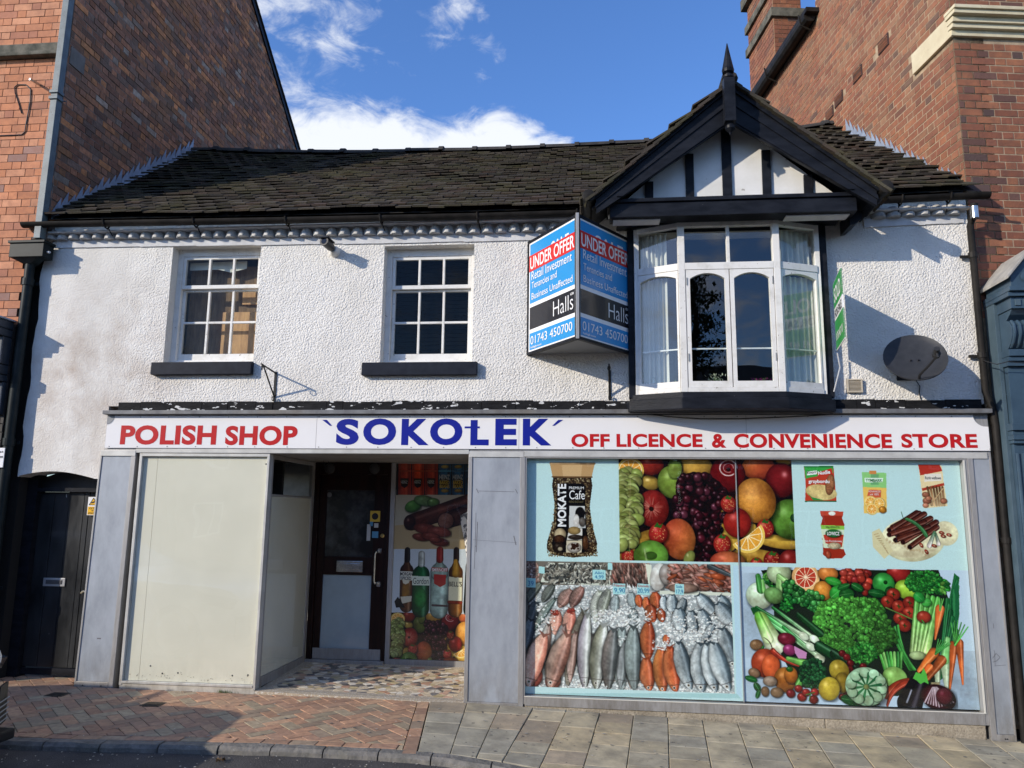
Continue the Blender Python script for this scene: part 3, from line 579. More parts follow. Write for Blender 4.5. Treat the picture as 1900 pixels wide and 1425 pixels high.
c.blob(310, 830, 64, 74, 0, '#ee9636', hi=.25); c.blob(350, 800, 40, 50, 0, '#e88a30', hi=.15); c.blob(340, 760, 20, 16, 0, '#2c7a28')
c.stick(330, 690, 470, 730, 14, 26, '#7cc858', hi=.15); c.stick(400, 860, 450, 770, 20, 24, '#6cba50')
for _ in range(330):
    a = RS.rand()*6.28; q = math.sqrt(RS.rand()); c.blob(495+q*88*math.cos(a), 790+q*100*math.sin(a), 11, 9, 0, ['#1f5c30', '#2c7440', '#17482a', '#38864c'][RS.randint(4)], hi=.15, dk=.5)
c.blob(105, 785, 36, 28, 20, '#b08a68', hi=.15); leaf(85, 825, 38, 18, 15, '#1f7a34'); leaf(125, 880, 30, 20, 60, '#1c6a30'); leaf(130, 925, 28, 14, -70, '#1c6a30')
c.blob(210, 840, 42, 30, 0, '#dcc8b0', hi=.1); c.blob(178, 908, 24, 30, 0, '#9a7450', hi=.2); c.blob(255, 915, 38, 30, 0, '#a07c58', hi=.2)
for X, Y, r in ((348, 922, 27), (422, 945, 28), (400, 890, 24), (450, 915, 24), (508, 912, 24), (500, 962, 27)): c.blob(X, Y, r, r*.92, 0, '#a82c24' if X > 380 else '#7c1c20', hi=.35)
c.stick(450, 930, 505, 915, 3, 3, '#3a7a30'); c.stick(470, 970, 480, 920, 3, 3, '#3a7a30')
c.blob(670, 770, 58, 66, -20, '#e0c83c', hi=.3, dk=.6, tex=.08); c.blob(690, 850, 42, 60, 0, '#d0b434', hi=.1); c.blob(603, 890, 62, 70, 20, '#dcbe38', hi=.3, dk=.6, tex=.08)
leaf(770, 970, 80, 34, 10, '#1f7034'); leaf(870, 990, 60, 20, -5, '#145024')
c.blob(850, 875, 122, 112, 0, '#b0dcb0', hi=.1, dk=.75)
for i in range(10):
    a = i*.628+.2; c.blob(850+104*math.cos(a), 875+94*math.sin(a), 30, 28, 0, '#b4e0b4', hi=.1, dk=.8); c.stick(850+18*math.cos(a+.3), 875+16*math.sin(a+.3), 850+96*math.cos(a+.3), 875+88*math.sin(a+.3), 4, 9, '#2c7444', hi=0, dk=.8, tex=.3)
c.blob(850, 878, 16, 16, 0, '#a8c070', hi=0)
c.clip = None
# fish counter
c.T = (4.318, 960, 1030); c.setclip([(40, 45), (1730, 1112)]); c.clip = c.clip[:2]+(c.clip[2]+4, c.clip[3])
c.poly([(30, 30), (1775, 80), (1775, 1120), (30, 1110)], '#a4acac')
def ice(x0, y0, x1, y1, n):
    for _ in range(n):
        X, Y = x0+RS.rand()*(x1-x0), y0+RS.rand()*(y1-y0); r = 4+RS.rand()*9; q = RS.rand(5)*.8+.5; t0 = RS.rand()*6
        c.poly([(X+r*q[k]*math.cos(t0+k*1.26), Y+r*q[k]*.8*math.sin(t0+k*1.26)) for k in range(5)], ['#f4f6f2', '#e0e4e2', '#c4cacc', '#fafaf6', '#a0a0a0', '#d4ccc4'][RS.randint(6)], .85)
ice(30, 200, 1770, 1120, 9000)
c.poly([(40, 40), (760, 60), (760, 240), (190, 240), (40, 330)], '#7a7268')
c.poly([(185, 215), (245, 60), (500, 70), (460, 235)], '#d8dccc'); c.poly([(490, 240), (520, 75), (760, 85), (740, 245)], '#ccd0c0')
c.poly([(215, 205), (262, 70), (485, 75), (450, 215)], '#5a5c58'); c.poly([(505, 225), (530, 85), (745, 95), (730, 225)], '#585850')
for _ in range(330):
    X, Y = 220+RS.rand()*510, 72+RS.rand()*150; c.blob(X, Y, 24, 6, RS.rand()*180, ['#b8b4a4', '#8c8c84', '#3c4040', '#d4d0c0', '#6a6458'][RS.randint(5)], hi=.2, dk=.6)
for _ in range(120): c.blob(45+RS.rand()*130, 60+RS.rand()*150, 18, 8, RS.rand()*180, ['#c49a8c', '#a88478', '#d8c0b4'][RS.randint(3)], hi=.2)
for _ in range(260):
    X, Y = 760+RS.rand()*290, 65+RS.rand()*160; c.blob(X, Y, 38, 9, 50+RS.rand()*50, ['#b87868', '#8c6458', '#c8a090', '#6a5850', '#a48478'][RS.randint(5)], hi=.2)
c.poly([(1025, 70), (1075, 80), (1080, 250), (1050, 240)], '#dde0cc'); c.blob(1130, 175, 62, 105, 10, '#e2e0d8', hi=.1, dk=.75); c.blob(1200, 160, 60, 80, -10, '#d4ccc4', hi=.1)
for _ in range(300):
    X, Y = 1230+RS.rand()*500, 85+RS.rand()*190; c.blob(X, Y, 44, 13, -30+RS.rand()*90, ['#d09484', '#c88070', '#e0b4a4', '#b88878', '#cc6a44'][RS.randint(5)], hi=.2)
c.blob(1610, 175, 60, 24, 10, '#cf6236', hi=.2); c.poly([(1140, 285), (1700, 300), (1720, 325), (1140, 315)], '#d6dac8')
c.blob(1330, 265, 110, 36, 0, '#c09c88', hi=.1); c.stick(1540, 90, 1700, 160, 22, 14, '#4a5458')
F = c.fish
F(190, 225, 55, 400, 34, '#4a5048', '#7a8278', eye=False); F(290, 240, 200, 380, 36, '#4c524c', '#7c8078', eye=False); F(300, 350, 120, 620, 30, '#50605c', '#828c84', eye=False)
F(150, 380, 60, 640, 52, '#46545c', '#7c8a90', eye=False); F(110, 520, 50, 800, 52, '#3a4a58', '#6c7c88', eye=False)
F(430, 280, 330, 420, 46, '#c48c7c', '#dcb4a4', eye=False); F(520, 260, 430, 420, 44, '#cc8c7c', '#dcb0a0', eye=False)
F(320, 450, 300, 640, 50, '#c47c68', '#dcac98', eye=False); F(430, 430, 410, 640, 48, '#c87460', '#dca490', eye=False)
F(215, 640, 90, 1060, 76, '#d08a72', '#e4bca4'); c.blob(130, 985, 62, 78, 40, '#c05848', hi=.2, tex=.2)
F(400, 640, 260, 1070, 78, '#cc9078', '#e4c4ac'); c.blob(285, 1010, 58, 62, 40, '#cc7c68', hi=.2, tex=.2)
for X, Y in ((300, 460), (430, 450), (420, 700), (230, 720)): leafy(X, Y, 30, 20, 14, ['#d05a44', '#c84c3c'])
F(530, 460, 400, 1060, 48, '#7c7464', '#b8b09c'); F(560, 480, 540, 1080, 50, '#c8ccc4', '#a09aa0'); F(690, 560, 630, 1080, 62, '#e0e4dc', '#8c8c78')
F(660, 290, 620, 540, 48, '#c4ccb8', '#dce0d4', eye=False); F(730, 280, 660, 510, 42, '#b4bca8', '#d8dcd0', eye=False)
F(770, 600, 730, 1080, 62, '#7c8484', '#a89c94', eye=False); F(840, 590, 840, 1090, 60, '#788484', '#98a4a0', eye=False); F(930, 580, 940, 1090, 62, '#7c8884', '#9ca8a4', eye=False)
F(780, 640, 800, 820, 30, '#6c7878', '#94a0a0', eye=False); F(910, 300, 935, 430, 36, '#7c8c8c', '#a4b0b0', eye=False); F(920, 430, 945, 550, 38, '#748484', '#9cacac', eye=False); F(790, 320, 780, 480, 34, '#8c9c9c', '#bcc8c8', eye=False)
ice(580, 440, 980, 580, 420); ice(150, 400, 300, 640, 90); ice(800, 650, 900, 740, 40)
for a in ((965, 320, 985, 420, 28), (1030, 340, 1040, 450, 30), (1100, 300, 1120, 430, 44), (1060, 400, 1090, 540, 46), (1150, 430, 1160, 540, 34), (1050, 540, 1050, 840, 56), (1190, 640, 1200, 720, 26)):
    F(*a, '#c8502a', '#dc7c48', eye=False)
F(1030, 830, 1060, 1090, 58, '#cc5a30', '#dc8050'); F(1150, 750, 1170, 1110, 58, '#d0582c', '#dc8848'); F(1220, 740, 1270, 1100, 60, '#cc5026', '#e0804c')
ice(980, 440, 1240, 560, 60); ice(1080, 680, 1200, 760, 60)
for X, Y, L, w in ((60, 330, 250, 44), (250, 560, 300, 40), (370, 560, 330, 44), (470, 620, 400, 36), (600, 640, 420, 40), (700, 640, 420, 44), (870, 700, 360, 40), (960, 640, 430, 36)):
    F(X, Y, X-L*.12, Y+L, w, ['#8c6c60', '#74706a', '#6c7474', '#a07c70'][RS.randint(4)], ['#c4a89c', '#b8b4ac', '#a8acac'][RS.randint(3)], eye=False)
F(215, 640, 90, 1060, 70, '#c47c68', '#e0b4a0'); F(400, 640, 260, 1070, 74, '#c48470', '#e0bca8'); F(560, 480, 540, 1080, 50, '#b8bcb4', '#9c949c'); F(690, 560, 630, 1080, 62, '#d4d8d0', '#8c8c78'); F(770, 600, 730, 1080, 58, '#7c8484', '#a89c94', eye=False); F(930, 580, 940, 1090, 58, '#6c7878', '#98a4a0', eye=False)
for a in ((1170, 330, 1190, 450, 34), (1240, 320, 1250, 480, 44), (1340, 350, 1300, 480, 36), (1450, 320, 1600, 480, 50), (1620, 330, 1720, 480, 46), (1290, 430, 1330, 630, 58), (1390, 450, 1430, 620, 46), (1470, 440, 1540, 620, 50),
          (1600, 390, 1740, 560, 60), (1640, 590, 1740, 900, 66), (1290, 700, 1390, 1080, 60), (1470, 710, 1480, 1100, 72), (1520, 710, 1590, 1100, 60), (1570, 700, 1700, 1090, 66), (1580, 560, 1480, 700, 30)):
    F(*a, '#586a74', '#e0e8e8')
ice(1200, 480, 1620, 700, 300); ice(60, 1040, 1000, 1110, 70)
for X, Y, w, h in ((655, 158, 52, 42), (815, 272, 50, 46), (1010, 275, 50, 46), (1298, 275, 36, 46), (108, 222, 38, 40), (195, 120, 24, 30), (742, 90, 18, 30)): c.poly([(X-w, Y-h), (X+w, Y-h+5), (X+w, Y+h), (X-w, Y+h-5)], '#a8dcdc')
c.clip = None
c.poly([(1728, 85), (1775, 85), (1800, 1150), (1755, 1150)], '#b4d4e4'); c.poly([(45, 1104), (1760, 1112), (1790, 1150), (45, 1122)], '#a4cccc')
# thin film seams
for a in ((765, 190, 760, 790),):
    c.T = (3.654, 960, 830); c.stick(a[0], a[1], a[2], a[3], 1.5, 1.5, '#d8b890', hi=0, alpha=.5)
# ---- the narrow window beside the door
LW = Canvas(-2.135, -1.12, .175, 2.225, 330, 1.19, '#c4ccd0'); c = LW; c.mpp = .0058; c.T = (3.476, 720, 840)
c.setclip([(5, 1030), (540, 1362)]); frame_T(c, (682, 68, 1894, 800), (18, 1032, 640, 1368)); c.a[c.clip[1]:, :] = hx('#241014'); paint_fruit(c); unframe(c); c.clip = None
c.poly([(50, 50), (640, 50), (640, 272), (50, 272)], '#160c0c')
for i in range(8):
    X = 110+i*86; red = i < 3
    c.poly([(X-42, 60), (X+38, 60), (X+36, 270), (X-44, 270)], '#b03418' if red else '#1c5878'); c.stick(X-4, 66, X-6, 265, 34, 34, '#c8401c' if red else '#2470a0', hi=.12, dk=.35, alpha=.9)
    c.stick(X-40, 118, X+36, 118, 4, 4, '#e06038' if red else '#4a90b0', hi=.1); c.poly([(X-32, 165), (X+22, 165), (X+16, 215), (X-6, 228), (X-26, 215)], '#14181a')
    c.stick(X-24, 178, X+12, 178, 2.5, 2.5, '#c0b898', hi=0, alpha=.8); c.stick(X-20, 198, X+8, 198, 2, 2, '#b0a888', hi=0, alpha=.6)
    if not red: c.blob(X-2, 246, 26, 12, 0, '#c8a850', hi=0, tex=.4); c.blob(X-2, 90, 26, 12, 0, '#c8a850', hi=0, tex=.4)
c.poly([(40, 272), (640, 272), (640, 622), (30, 622)], '#b4ac9a'); c.poly([(40, 470), (640, 420), (640, 622), (30, 622)], '#b8a078')
c.blob(160, 345, 55, 38, -20, '#5a9440', hi=.1); c.blob(235, 310, 70, 34, 10, '#7ca868', hi=.1); c.blob(290, 320, 40, 28, 0, '#6a9c50')
c.stick(150, 450, 540, 320, 52, 60, '#6a3428', hi=.15, dk=.45, tex=.5); c.stick(370, 440, 640, 350, 52, 66, '#5a3028', hi=.1, dk=.45, tex=.5)
c.blob(138, 450, 34, 44, 20, '#54241c', tex=.4); c.blob(372, 440, 50, 50, 0, '#9a6a5c', hi=.1, dk=.8, tex=.3)
for X, Y, a in ((240, 490, 80), (330, 510, 76), (210, 545, 56), (270, 540, 60), (330, 575, 62), (300, 560, 40)): c.blob(X, Y, a, a*.42, 8, '#8c4438', hi=.15, dk=.6, tex=.4)
c.poly([(40, 622), (640, 622), (640, 1032), (20, 1032)], '#c4ccd4')
def bottle(X, y0, y1, w, neck, glass, cap, hiS=.3):
    c.stick(X+4, y0+20, X, y0+90, neck, neck, glass, hi=hiS, dk=.4); c.stick(X, y0+(y1-y0)*.36, X-4, y1-14, w, w, glass, hi=hiS, dk=.35); c.stick(X+2, y0+80, X, y0+(y1-y0)*.36, neck, w, glass, hi=hiS*.6, dk=.4)
    c.stick(X+4, y0, X+3, y0+62, neck*1.05, neck*1.1, cap, hi=.2, dk=.5)
bottle(120, 628, 1000, 44, 17, '#6a3a14', '#1c1614'); c.blob(112, 900, 26, 80, 0, '#c89030', hi=0, alpha=.8); c.poly([(78, 765), (160, 768), (158, 825), (78, 822)], '#e0dccc'); c.poly([(90, 820), (140, 820), (132, 842), (112, 850), (96, 842)], '#d8d0b8'); c.poly([(78, 930), (152, 925), (148, 960), (90, 975)], '#cfc8b4')
bottle(212, 655, 1020, 56, 20, '#1c6a34', '#c8ccc4'); c.blob(208, 940, 40, 64, 0, '#3fb04c', hi=0, alpha=.75); c.poly([(156, 795), (266, 800), (266, 858), (154, 856)], '#d4dccc')
bottle(330, 628, 1025, 58, 21, '#a8c4b8', '#a82c24', .2); c.poly([(282, 740), (384, 745), (382, 768), (282, 765)], '#c84838'); c.poly([(294, 785), (374, 788), (370, 850), (334, 868), (296, 845)], '#b83a30'); c.stick(285, 985, 380, 990, 6, 6, '#4a3a3a', hi=0)
bottle(436, 628, 1030, 46, 17, '#9a5a18', '#2a1a18'); c.poly([(392, 800), (478, 808), (474, 960), (388, 955)], '#ddd8b8'); c.stick(392, 965, 470, 968, 10, 10, '#a03a18', hi=0); c.stick(436, 700, 436, 780, 14, 26, '#c89028', hi=.1)
c.stick(560, 740, 545, 1010, 60, 60, '#1c2a1c', hi=.2); c.poly([(520, 860), (600, 860), (600, 960), (510, 960)], '#a8a078'); c.poly([(40, 960), (62, 930), (110, 1000), (50, 1000)], '#14120e')
c.T = (3.476, 720, 840)
# ------------------------------------------------------------------ materials
m_render = mat('white_roughcast', (.77, .745, .69), (.67, .64, .58), rough=.85, scale=1.6, lo=.45, hi=.75, bump=1.0, bscale=56, bdetail=3, bdist=.0095)
def stain_wall():      # soft brown damp stain on the old wall over the passage door (a mark of its own)
    nt = m_render.node_tree; n, l = nt.nodes, nt.links; b = [x for x in n if x.type == 'BSDF_PRINCIPLED'][0]
    src = b.inputs['Base Color'].links[0].from_socket; geo = n.new('ShaderNodeNewGeometry')
    d = vmath(n, l, 'DISTANCE', geo.outputs['Position'], (-4.95, 0, 3.0)); f1 = n.new('ShaderNodeMapRange'); f1.inputs[1].default_value = 1.25; f1.inputs[2].default_value = .2; l.new(d, f1.inputs[0])
    ns = N(n, 'ShaderNodeTexNoise', i_Scale=3.2, i_Detail=7., i_Roughness=.65); l.new(geo.outputs['Position'], ns.inputs[0])
    f2 = n.new('ShaderNodeMapRange'); f2.inputs[1].default_value = .36; f2.inputs[2].default_value = .7; l.new(ns.outputs[0], f2.inputs[0])
    f = smath(n, l, 'MULTIPLY', f1.outputs[0], f2.outputs[0], clamp=True); f = smath(n, l, 'MULTIPLY', f, .85)
    mx = n.new('ShaderNodeMix'); mx.data_type = 'RGBA'; mx.inputs[7].default_value = (.42, .33, .26, 1); l.new(f, mx.inputs[0]); l.new(src, mx.inputs[6]); l.new(mx.outputs[2], b.inputs['Base Color'])
    for (sc, st, colr, a0, a1, amt) in ((1.1, (1, 1, .35), (.52, .50, .46, 1), .52, .72, .42), (3.0, (1.5, 1, .12), (.45, .43, .39, 1), .60, .78, .35)):
        mpn = n.new('ShaderNodeMapping'); mpn.inputs['Scale'].default_value = st; l.new(geo.outputs['Position'], mpn.inputs[0]); q = N(n, 'ShaderNodeTexNoise', i_Scale=sc, i_Detail=6., i_Roughness=.6); l.new(mpn.outputs[0], q.inputs[0])
        f3 = n.new('ShaderNodeMapRange'); f3.inputs[1].default_value = a0; f3.inputs[2].default_value = a1; f3.inputs[4].default_value = amt; l.new(q.outputs[0], f3.inputs[0]); prev = b.inputs['Base Color'].links[0].from_socket
        m6 = n.new('ShaderNodeMix'); m6.data_type = 'RGBA'; m6.inputs[7].default_value = colr; l.new(f3.outputs[0], m6.inputs[0]); l.new(prev, m6.inputs[6]); l.new(m6.outputs[2], b.inputs['Base Color'])
    # smoother old render at the left end
    sx = n.new('ShaderNodeSeparateXYZ'); l.new(geo.outputs['Position'], sx.inputs[0]); sm = n.new('ShaderNodeMapRange'); sm.inputs[1].default_value = -4.9; sm.inputs[2].default_value = -4.35; sm.inputs[3].default_value = .38; sm.inputs[4].default_value = 1.; l.new(sx.outputs[0], sm.inputs[0])
    bp = [x for x in n if x.type == 'BUMP'][0]; l.new(sm.outputs[0], bp.inputs['Strength'])
    nzs = bp.inputs['Height'].links[0].from_socket; vo = N(n, 'ShaderNodeTexVoronoi', i_Scale=62.0, feature='SMOOTH_F1'); vo.inputs['Smoothness'].default_value = .35; l.new(geo.outputs['Position'], vo.inputs['Vector'])
    big = N(n, 'ShaderNodeTexNoise', i_Scale=4.5, i_Detail=3.); l.new(geo.outputs['Position'], big.inputs[0])
    hh = smath(n, l, 'MULTIPLY_ADD', vo.outputs['Distance'], -.7, nzs); hh = smath(n, l, 'MULTIPLY_ADD', big.outputs[0], 1.5, hh); l.new(hh, bp.inputs['Height'])
stain_wall()
m_white = mat('white_gloss_paint', (.76, .745, .70), (.58, .56, .50), rough=.4, scale=9, lo=.5, hi=.8, speck=(.3, .27, .22), speckth=.7, speckscale=40)
m_whiteb = mat('white_masonry_paint', (.66, .66, .66), (.5, .5, .5), rough=.7, scale=6, bump=.3, bscale=18, bdist=.008)
m_panel = mat('white_gable_plaster', (.78, .77, .74), (.66, .65, .6), rough=.7, scale=3, bump=.2, bscale=9, bdist=.006, speck=(.4, .38, .34), speckth=.74, speckscale=14)
m_black = mat('black_gloss_paint', (.008, .009, .012), (.018, .02, .026), rough=.42, spec=.12, scale=5, bump=.35, bscale=35, bdist=.004, speck=(.35, .35, .35), speckth=.765, speckscale=45, stretch=(1, 1, 3))
m_slate = mat('dark_painted_sill', (.012, .014, .022), (.02, .024, .034), rough=.5, scale=12, spec=.12)
m_tile = mat('clay_roof_tiles', None or (.1, .09, .08), (.035, .032, .028), rough=.9, scale=7, vary=[((.064, .050, .038), 5), ((.046, .037, .029), 5), ((.088, .072, .055), 3), ((.07, .046, .034), 2), ((.034, .03, .026), 1)], varyamt=.35,
             stain=(.075, .075, .022), stainamt=.5, stainscale=2.9, bump=.6, bscale=60, bdist=.006)
m_ridge = mat('ridge_tiles', (.06, .055, .05), (.03, .03, .03), rough=.85, scale=6, bump=.4, bscale=50)
m_gut = mat('black_gutter', (.012, .011, .010), (.026, .023, .02), rough=.55, scale=8, spec=.15)
m_lead = mat('lead_flashing', (.36, .42, .52), (.25, .29, .36), rough=.55, scale=9, metal=.15)
m_dent = mat('dentil_paint', (.50, .50, .49), (.30, .30, .29), rough=.55, scale=18, spec=.6)
m_alu = mat('brushed_aluminium', (.42, .41, .40), (.33, .32, .30), rough=.42, metal=.35, scale=9, stretch=(8, 8, 1), lo=.3, hi=.7)
m_alu_l = mat('pale_aluminium_trim', (.66, .65, .60), (.52, .51, .47), rough=.35, metal=.25, scale=7)
m_zinc = mat('weathered_zinc_panel', (.36, .39, .425), (.27, .295, .325), rough=.45, metal=.15, scale=5, lo=.35, hi=.7, stain=(.46, .49, .53), stainamt=.5, stainscale=2.6, bump=.12, bscale=5, bdist=.01, stretch=(1.6, 1.6, .7), speck=(.12, .12, .13), speckth=.755, speckscale=22)
m_cream = mat('cream_board', (.77, .72, .60), (.71, .665, .55), rough=.16, scale=1.6, coat=.4, spec=.6, speck=(.12, .1, .08), speckth=.80, speckscale=9)
m_creamd = mat('cream_plinth', (.55, .52, .45), (.42, .39, .33), rough=.6, scale=10, speck=(.08, .07, .06), speckth=.7)
m_gran = mat('granite_riser', (.46, .40, .30), (.28, .24, .18), rough=.85, scale=55, bump=.7, bscale=70, bdist=.008, stain=(.16, .13, .09), stainamt=.55, stainscale=3.5)
m_wood = mat('dark_mahogany', (.022, .008, .006), (.010, .005, .004), rough=.4, scale=4, stretch=(6, 6, .6), coat=.05, spec=.2)
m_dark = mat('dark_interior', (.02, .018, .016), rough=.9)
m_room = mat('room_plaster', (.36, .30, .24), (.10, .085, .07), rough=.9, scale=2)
m_brownwd = mat('brown_furniture', (.55, .30, .12), (.36, .18, .07), rough=.5, scale=5, stretch=(6, 6, 1))
m_curt = mat('cream_curtain', (.66, .64, .56), (.52, .51, .45), rough=.9, scale=4)
m_glass = glassmat('window_glass', base=.085); m_sglass = glassmat('sash_glass', base=.014)
m_shopglass = glassmat('shop_window_glass', (.97, 1, .99), .05)
m_chrome = mat('worn_chrome', (.62, .62, .6), (.4, .4, .38), rough=.22, metal=.9, scale=20)
m_brass = mat('brass', (.6, .45, .18), rough=.3, metal=.9)
m_red = mat('red_sign_letters', S('#b81c1e'), rough=.35); m_blue = mat('blue_sign_letters', S('#14208a'), rough=.35)
m_sign = mat('white_sign_sheet', (.83, .815, .80), (.77, .76, .745), rough=.3, scale=.9, coat=.2)
m_txtw = mat('white_print', (.8, .8, .8), rough=.4); m_txtk = mat('black_print', (.02, .02, .022), rough=.4); m_grey = mat('grey_print', (.25, .26, .27), rough=.5)

# ------------------------------------------------------------------ the white shop building
shop = thing('shop_building', 'low white roughcast shop with dark tiled roof, black and white gable and bay window', 'building', (-.6, 2.5, 0))
def grid_wall(x0, x1, z0, z1, holes, y0, y1, name, m, parent):
    xs = sorted({x0, x1, *[h[0] for h in holes], *[h[1] for h in holes]}); zs = sorted({z0, z1, *[h[2] for h in holes], *[h[3] for h in holes]})
    b = MB(); idx = {}
    def vert(p):
        if p not in idx: idx[p] = len(b.v); b.v.append(p)
        return idx[p]
    def solid(i, j):
        if i < 0 or j < 0 or i >= len(xs)-1 or j >= len(zs)-1: return False
        cx, cz = (xs[i]+xs[i+1])/2, (zs[j]+zs[j+1])/2
        return not any(h[0] < cx < h[1] and h[2] < cz < h[3] for h in holes)
    for i in range(len(xs)-1):
        for j in range(len(zs)-1):
            if not solid(i, j): continue
            a, c, d, e = xs[i], xs[i+1], zs[j], zs[j+1]
            b.f.append((vert((a, y0, d)), vert((c, y0, d)), vert((c, y0, e)), vert((a, y0, e)))); b.f.append((vert((a, y1, d)), vert((a, y1, e)), vert((c, y1, e)), vert((c, y1, d))))
            if not solid(i-1, j): b.f.append((vert((a, y0, d)), vert((a, y0, e)), vert((a, y1, e)), vert((a, y1, d))))
            if not solid(i+1, j): b.f.append((vert((c, y0, d)), vert((c, y1, d)), vert((c, y1, e)), vert((c, y0, e))))
            if not solid(i, j-1): b.f.append((vert((a, y0, d)), vert((a, y1, d)), vert((c, y1, d)), vert((c, y0, d))))
            if not solid(i, j+1): b.f.append((vert((a, y0, e)), vert((c, y0, e)), vert((c, y1, e)), vert((a, y1, e))))
    return b.build(name, m, parent)
W1 = (-4.235, -3.302, 3.14, 4.345); W2 = (-2.03, -1.132, 3.12, 4.29); BW = (.43, 2.05, 2.76, 4.38)
WXL, WXR = -5.64, 3.435
front = grid_wall(-4.76, WXR, 2.70, 4.60, [W1, W2, BW], 0, .28, 'front_wall', m_render, shop)
# left bay of wall with the arched passage head and a wavering edge against the neighbour
b = MB(); rn = random.Random(3)
edge = [(-5.64+.012*math.sin(z*9)+rn.uniform(-.008, .008)+(.0 if z > 2.2 else -.02*(2.2-z)), z) for z in np.linspace(4.60, 2.0, 27)]
arch = [(-5.60+i*(.84/12), 1.985+.07*math.sin(math.pi*min(1, (i+2)/13))) for i in range(13)]
poly = [(x, 0, z) for x, z in edge]+[(x, 0, z) for x, z in arch]+[(-4.76, 0, 4.60)]
b.prism(poly, (0, .28, 0)); b.build('front_wall', m_render, shop)
b = MB(); b.box(-5.6, 3.4, 5.0, 5.2, 0, 4.6); b.box(-5.62, -5.5, .29, 5.0, 2.3, 4.6); b.box(3.3, 3.42, .29, 5.0, -.2, 4.6); b.build('rear_wall', m_whiteb, shop)
# frieze band and painted dentil course under the gutter
def eave_z(x): return float(np.interp(x, [-5.6, -3, -1, .5, 2.4, 3.45], [4.545, 4.515, 4.500, 4.505, 4.54, 4.565]))
for xa, xb in ((-5.5, -.02), (2.52, 3.40)):
    n = 18; b = MB()
    for i in range(n):
        a, c = xa+(xb-xa)*i/n, xa+(xb-xa)*(i+1)/n; z1 = eave_z((a+c)/2)-.105
        b.obox((a, -.014, z1-.085+rn.uniform(-.003, .003)), (c-a, 0, 0), (0, .013, 0), (0, 0, .085))
    b.build('frieze_board', m_whiteb, shop)
for xa, xb in ((-5.62, 0.02), (2.5, 3.42)): b = MB(); b.box(xa, xb, -.10, -.002, 4.485, 4.50); b.build('eaves_soffit', m_whiteb, shop)
u = MB(); prof = [(-.062, 0), (-.045, -.035), (-.015, -.062), (.015, -.064), (.045, -.04), (.062, 0)]; top = [(-.034, 0), (-.026, -.01), (-.009, -.02), (.009, -.02), (.026, -.01), (.034, 0)]
u.v = [(x, y, 0) for x, y in prof]+[(x*1.0, y*1.05, .018) for x, y in prof]+[(x, y, .088) for x, y in top]
u.f = [(i, i+1, i+7, i+6) for i in range(5)]+[(i+6, i+7, i+13, i+12) for i in range(5)]+[(5, 4, 3, 2, 1, 0)]
d0 = u.build('dentil', m_dent, shop, smooth=True); first = True; x = -5.57
while x < 3.40:
    if x < .0 or x > 2.56:
        Mx = Matrix.Translation((x, -.012, eave_z(x)-.112+rn.uniform(-.003, .003))) @ Matrix.Rotation(rn.uniform(-.05, .05), 4, 'Y') @ Matrix.Diagonal((rn.uniform(1.02, 1.08), rn.uniform(1.0, 1.2), rn.uniform(1.15, 1.3), 1))
        if first: d0.matrix_basis = Mx; first = False
        else: dup(d0, Mx, shop)
    x += .1305
# roof
SL = .725
def roof_z(y, x=0): return eave_z(x)+.10+SL*(y+.13) + (.09*math.exp(-((x+5.6)/1.2)**2)+.13*math.exp(-((x-3.4)/.9)**2)-.02*math.exp(-((x+1.2)/1.6)**2))*max(0, min(1, y/2.5))
RY = 2.5
b = MB(); nx = 24
for i in range(nx):
    a, c = -5.69+(9.15)*i/nx, -5.69+9.15*(i+1)/nx
    P = [(a, -.12, roof_z(-.12, a)-.03), (c, -.12, roof_z(-.12, c)-.03), (c, RY, roof_z(RY, c)-.03), (a, RY, roof_z(RY, a)-.03), (c, 5.2, 4.55), (a, 5.2, 4.55)]
    b.add(P, [(0, 1, 2, 3), (3, 2, 4, 5)])
roof = b.build('roof', m_ridge, shop)
GXC, GZ0, GS, GY0 = 1.25, 5.575, .845, -.56      # gable roof: ridge x, ridge height, slope, front
def gable_top(x): return GZ0-GS*abs(x-GXC)
def tiles(rows, cols, place, parent, seed, width=.163, length=.30, thick=.015, limit=300, mm=None):
    """clay tiles laid course by course; place(r, c, k) -> (centre, across, up-slope, normal) or None"""
    r_ = random.Random(seed); items = []
    for r in range(rows):
        for q in range(cols):
            t = place(r, q)
            if t is None: continue
            C0, A, B, Nn = map(np.asarray, t)
            w = width/2*r_.uniform(.93, .985); tilt = .16+r_.uniform(-.025, .035); roll = r_.uniform(-.025, .025)
            Bv = B*math.cos(tilt)-Nn*math.sin(tilt); Nv = np.cross(A, Bv); Nv = Nv if Nv@Nn > 0 else -Nv
            Av = A*math.cos(roll)+Nv*math.sin(roll); Nv2 = Nv*math.cos(roll)-A*math.sin(roll)
            C1 = C0+Nn*(.017+r_.uniform(-.003, .006))+B*r_.uniform(-.012, .012)
            items.append((C1, Av*w, Bv*(length/2), Nv2*(thick/2*r_.uniform(.8, 1.4))))
    boxpieces('roof_tile', items, mm or m_tile, parent, limit)
nS = np.array([0, -SL, 1.])/math.hypot(SL, 1); bS = np.array([0, 1, SL])/math.hypot(SL, 1); gauge = .132
def place_main(r, q):
    y = -.155+(r*gauge+.15)*bS[1]; x = -5.56+.163*(q+.5*(r % 2)); 
    if x > 3.44-.14*max(0, y) or y > RY+.02: return None
    z = roof_z(y, x)
    z += .008*math.sin(x*2.1+y*3)+.006*math.sin(x*5+r*.7)
    if y < 1.2 and gable_top(x) > z+.02 and abs(x-GXC) < 1.25: return None
    return ((x, y, z), (1, 0, 0), bS, nS)
tiles(int(3.5/gauge), 58, place_main, roof, 11)
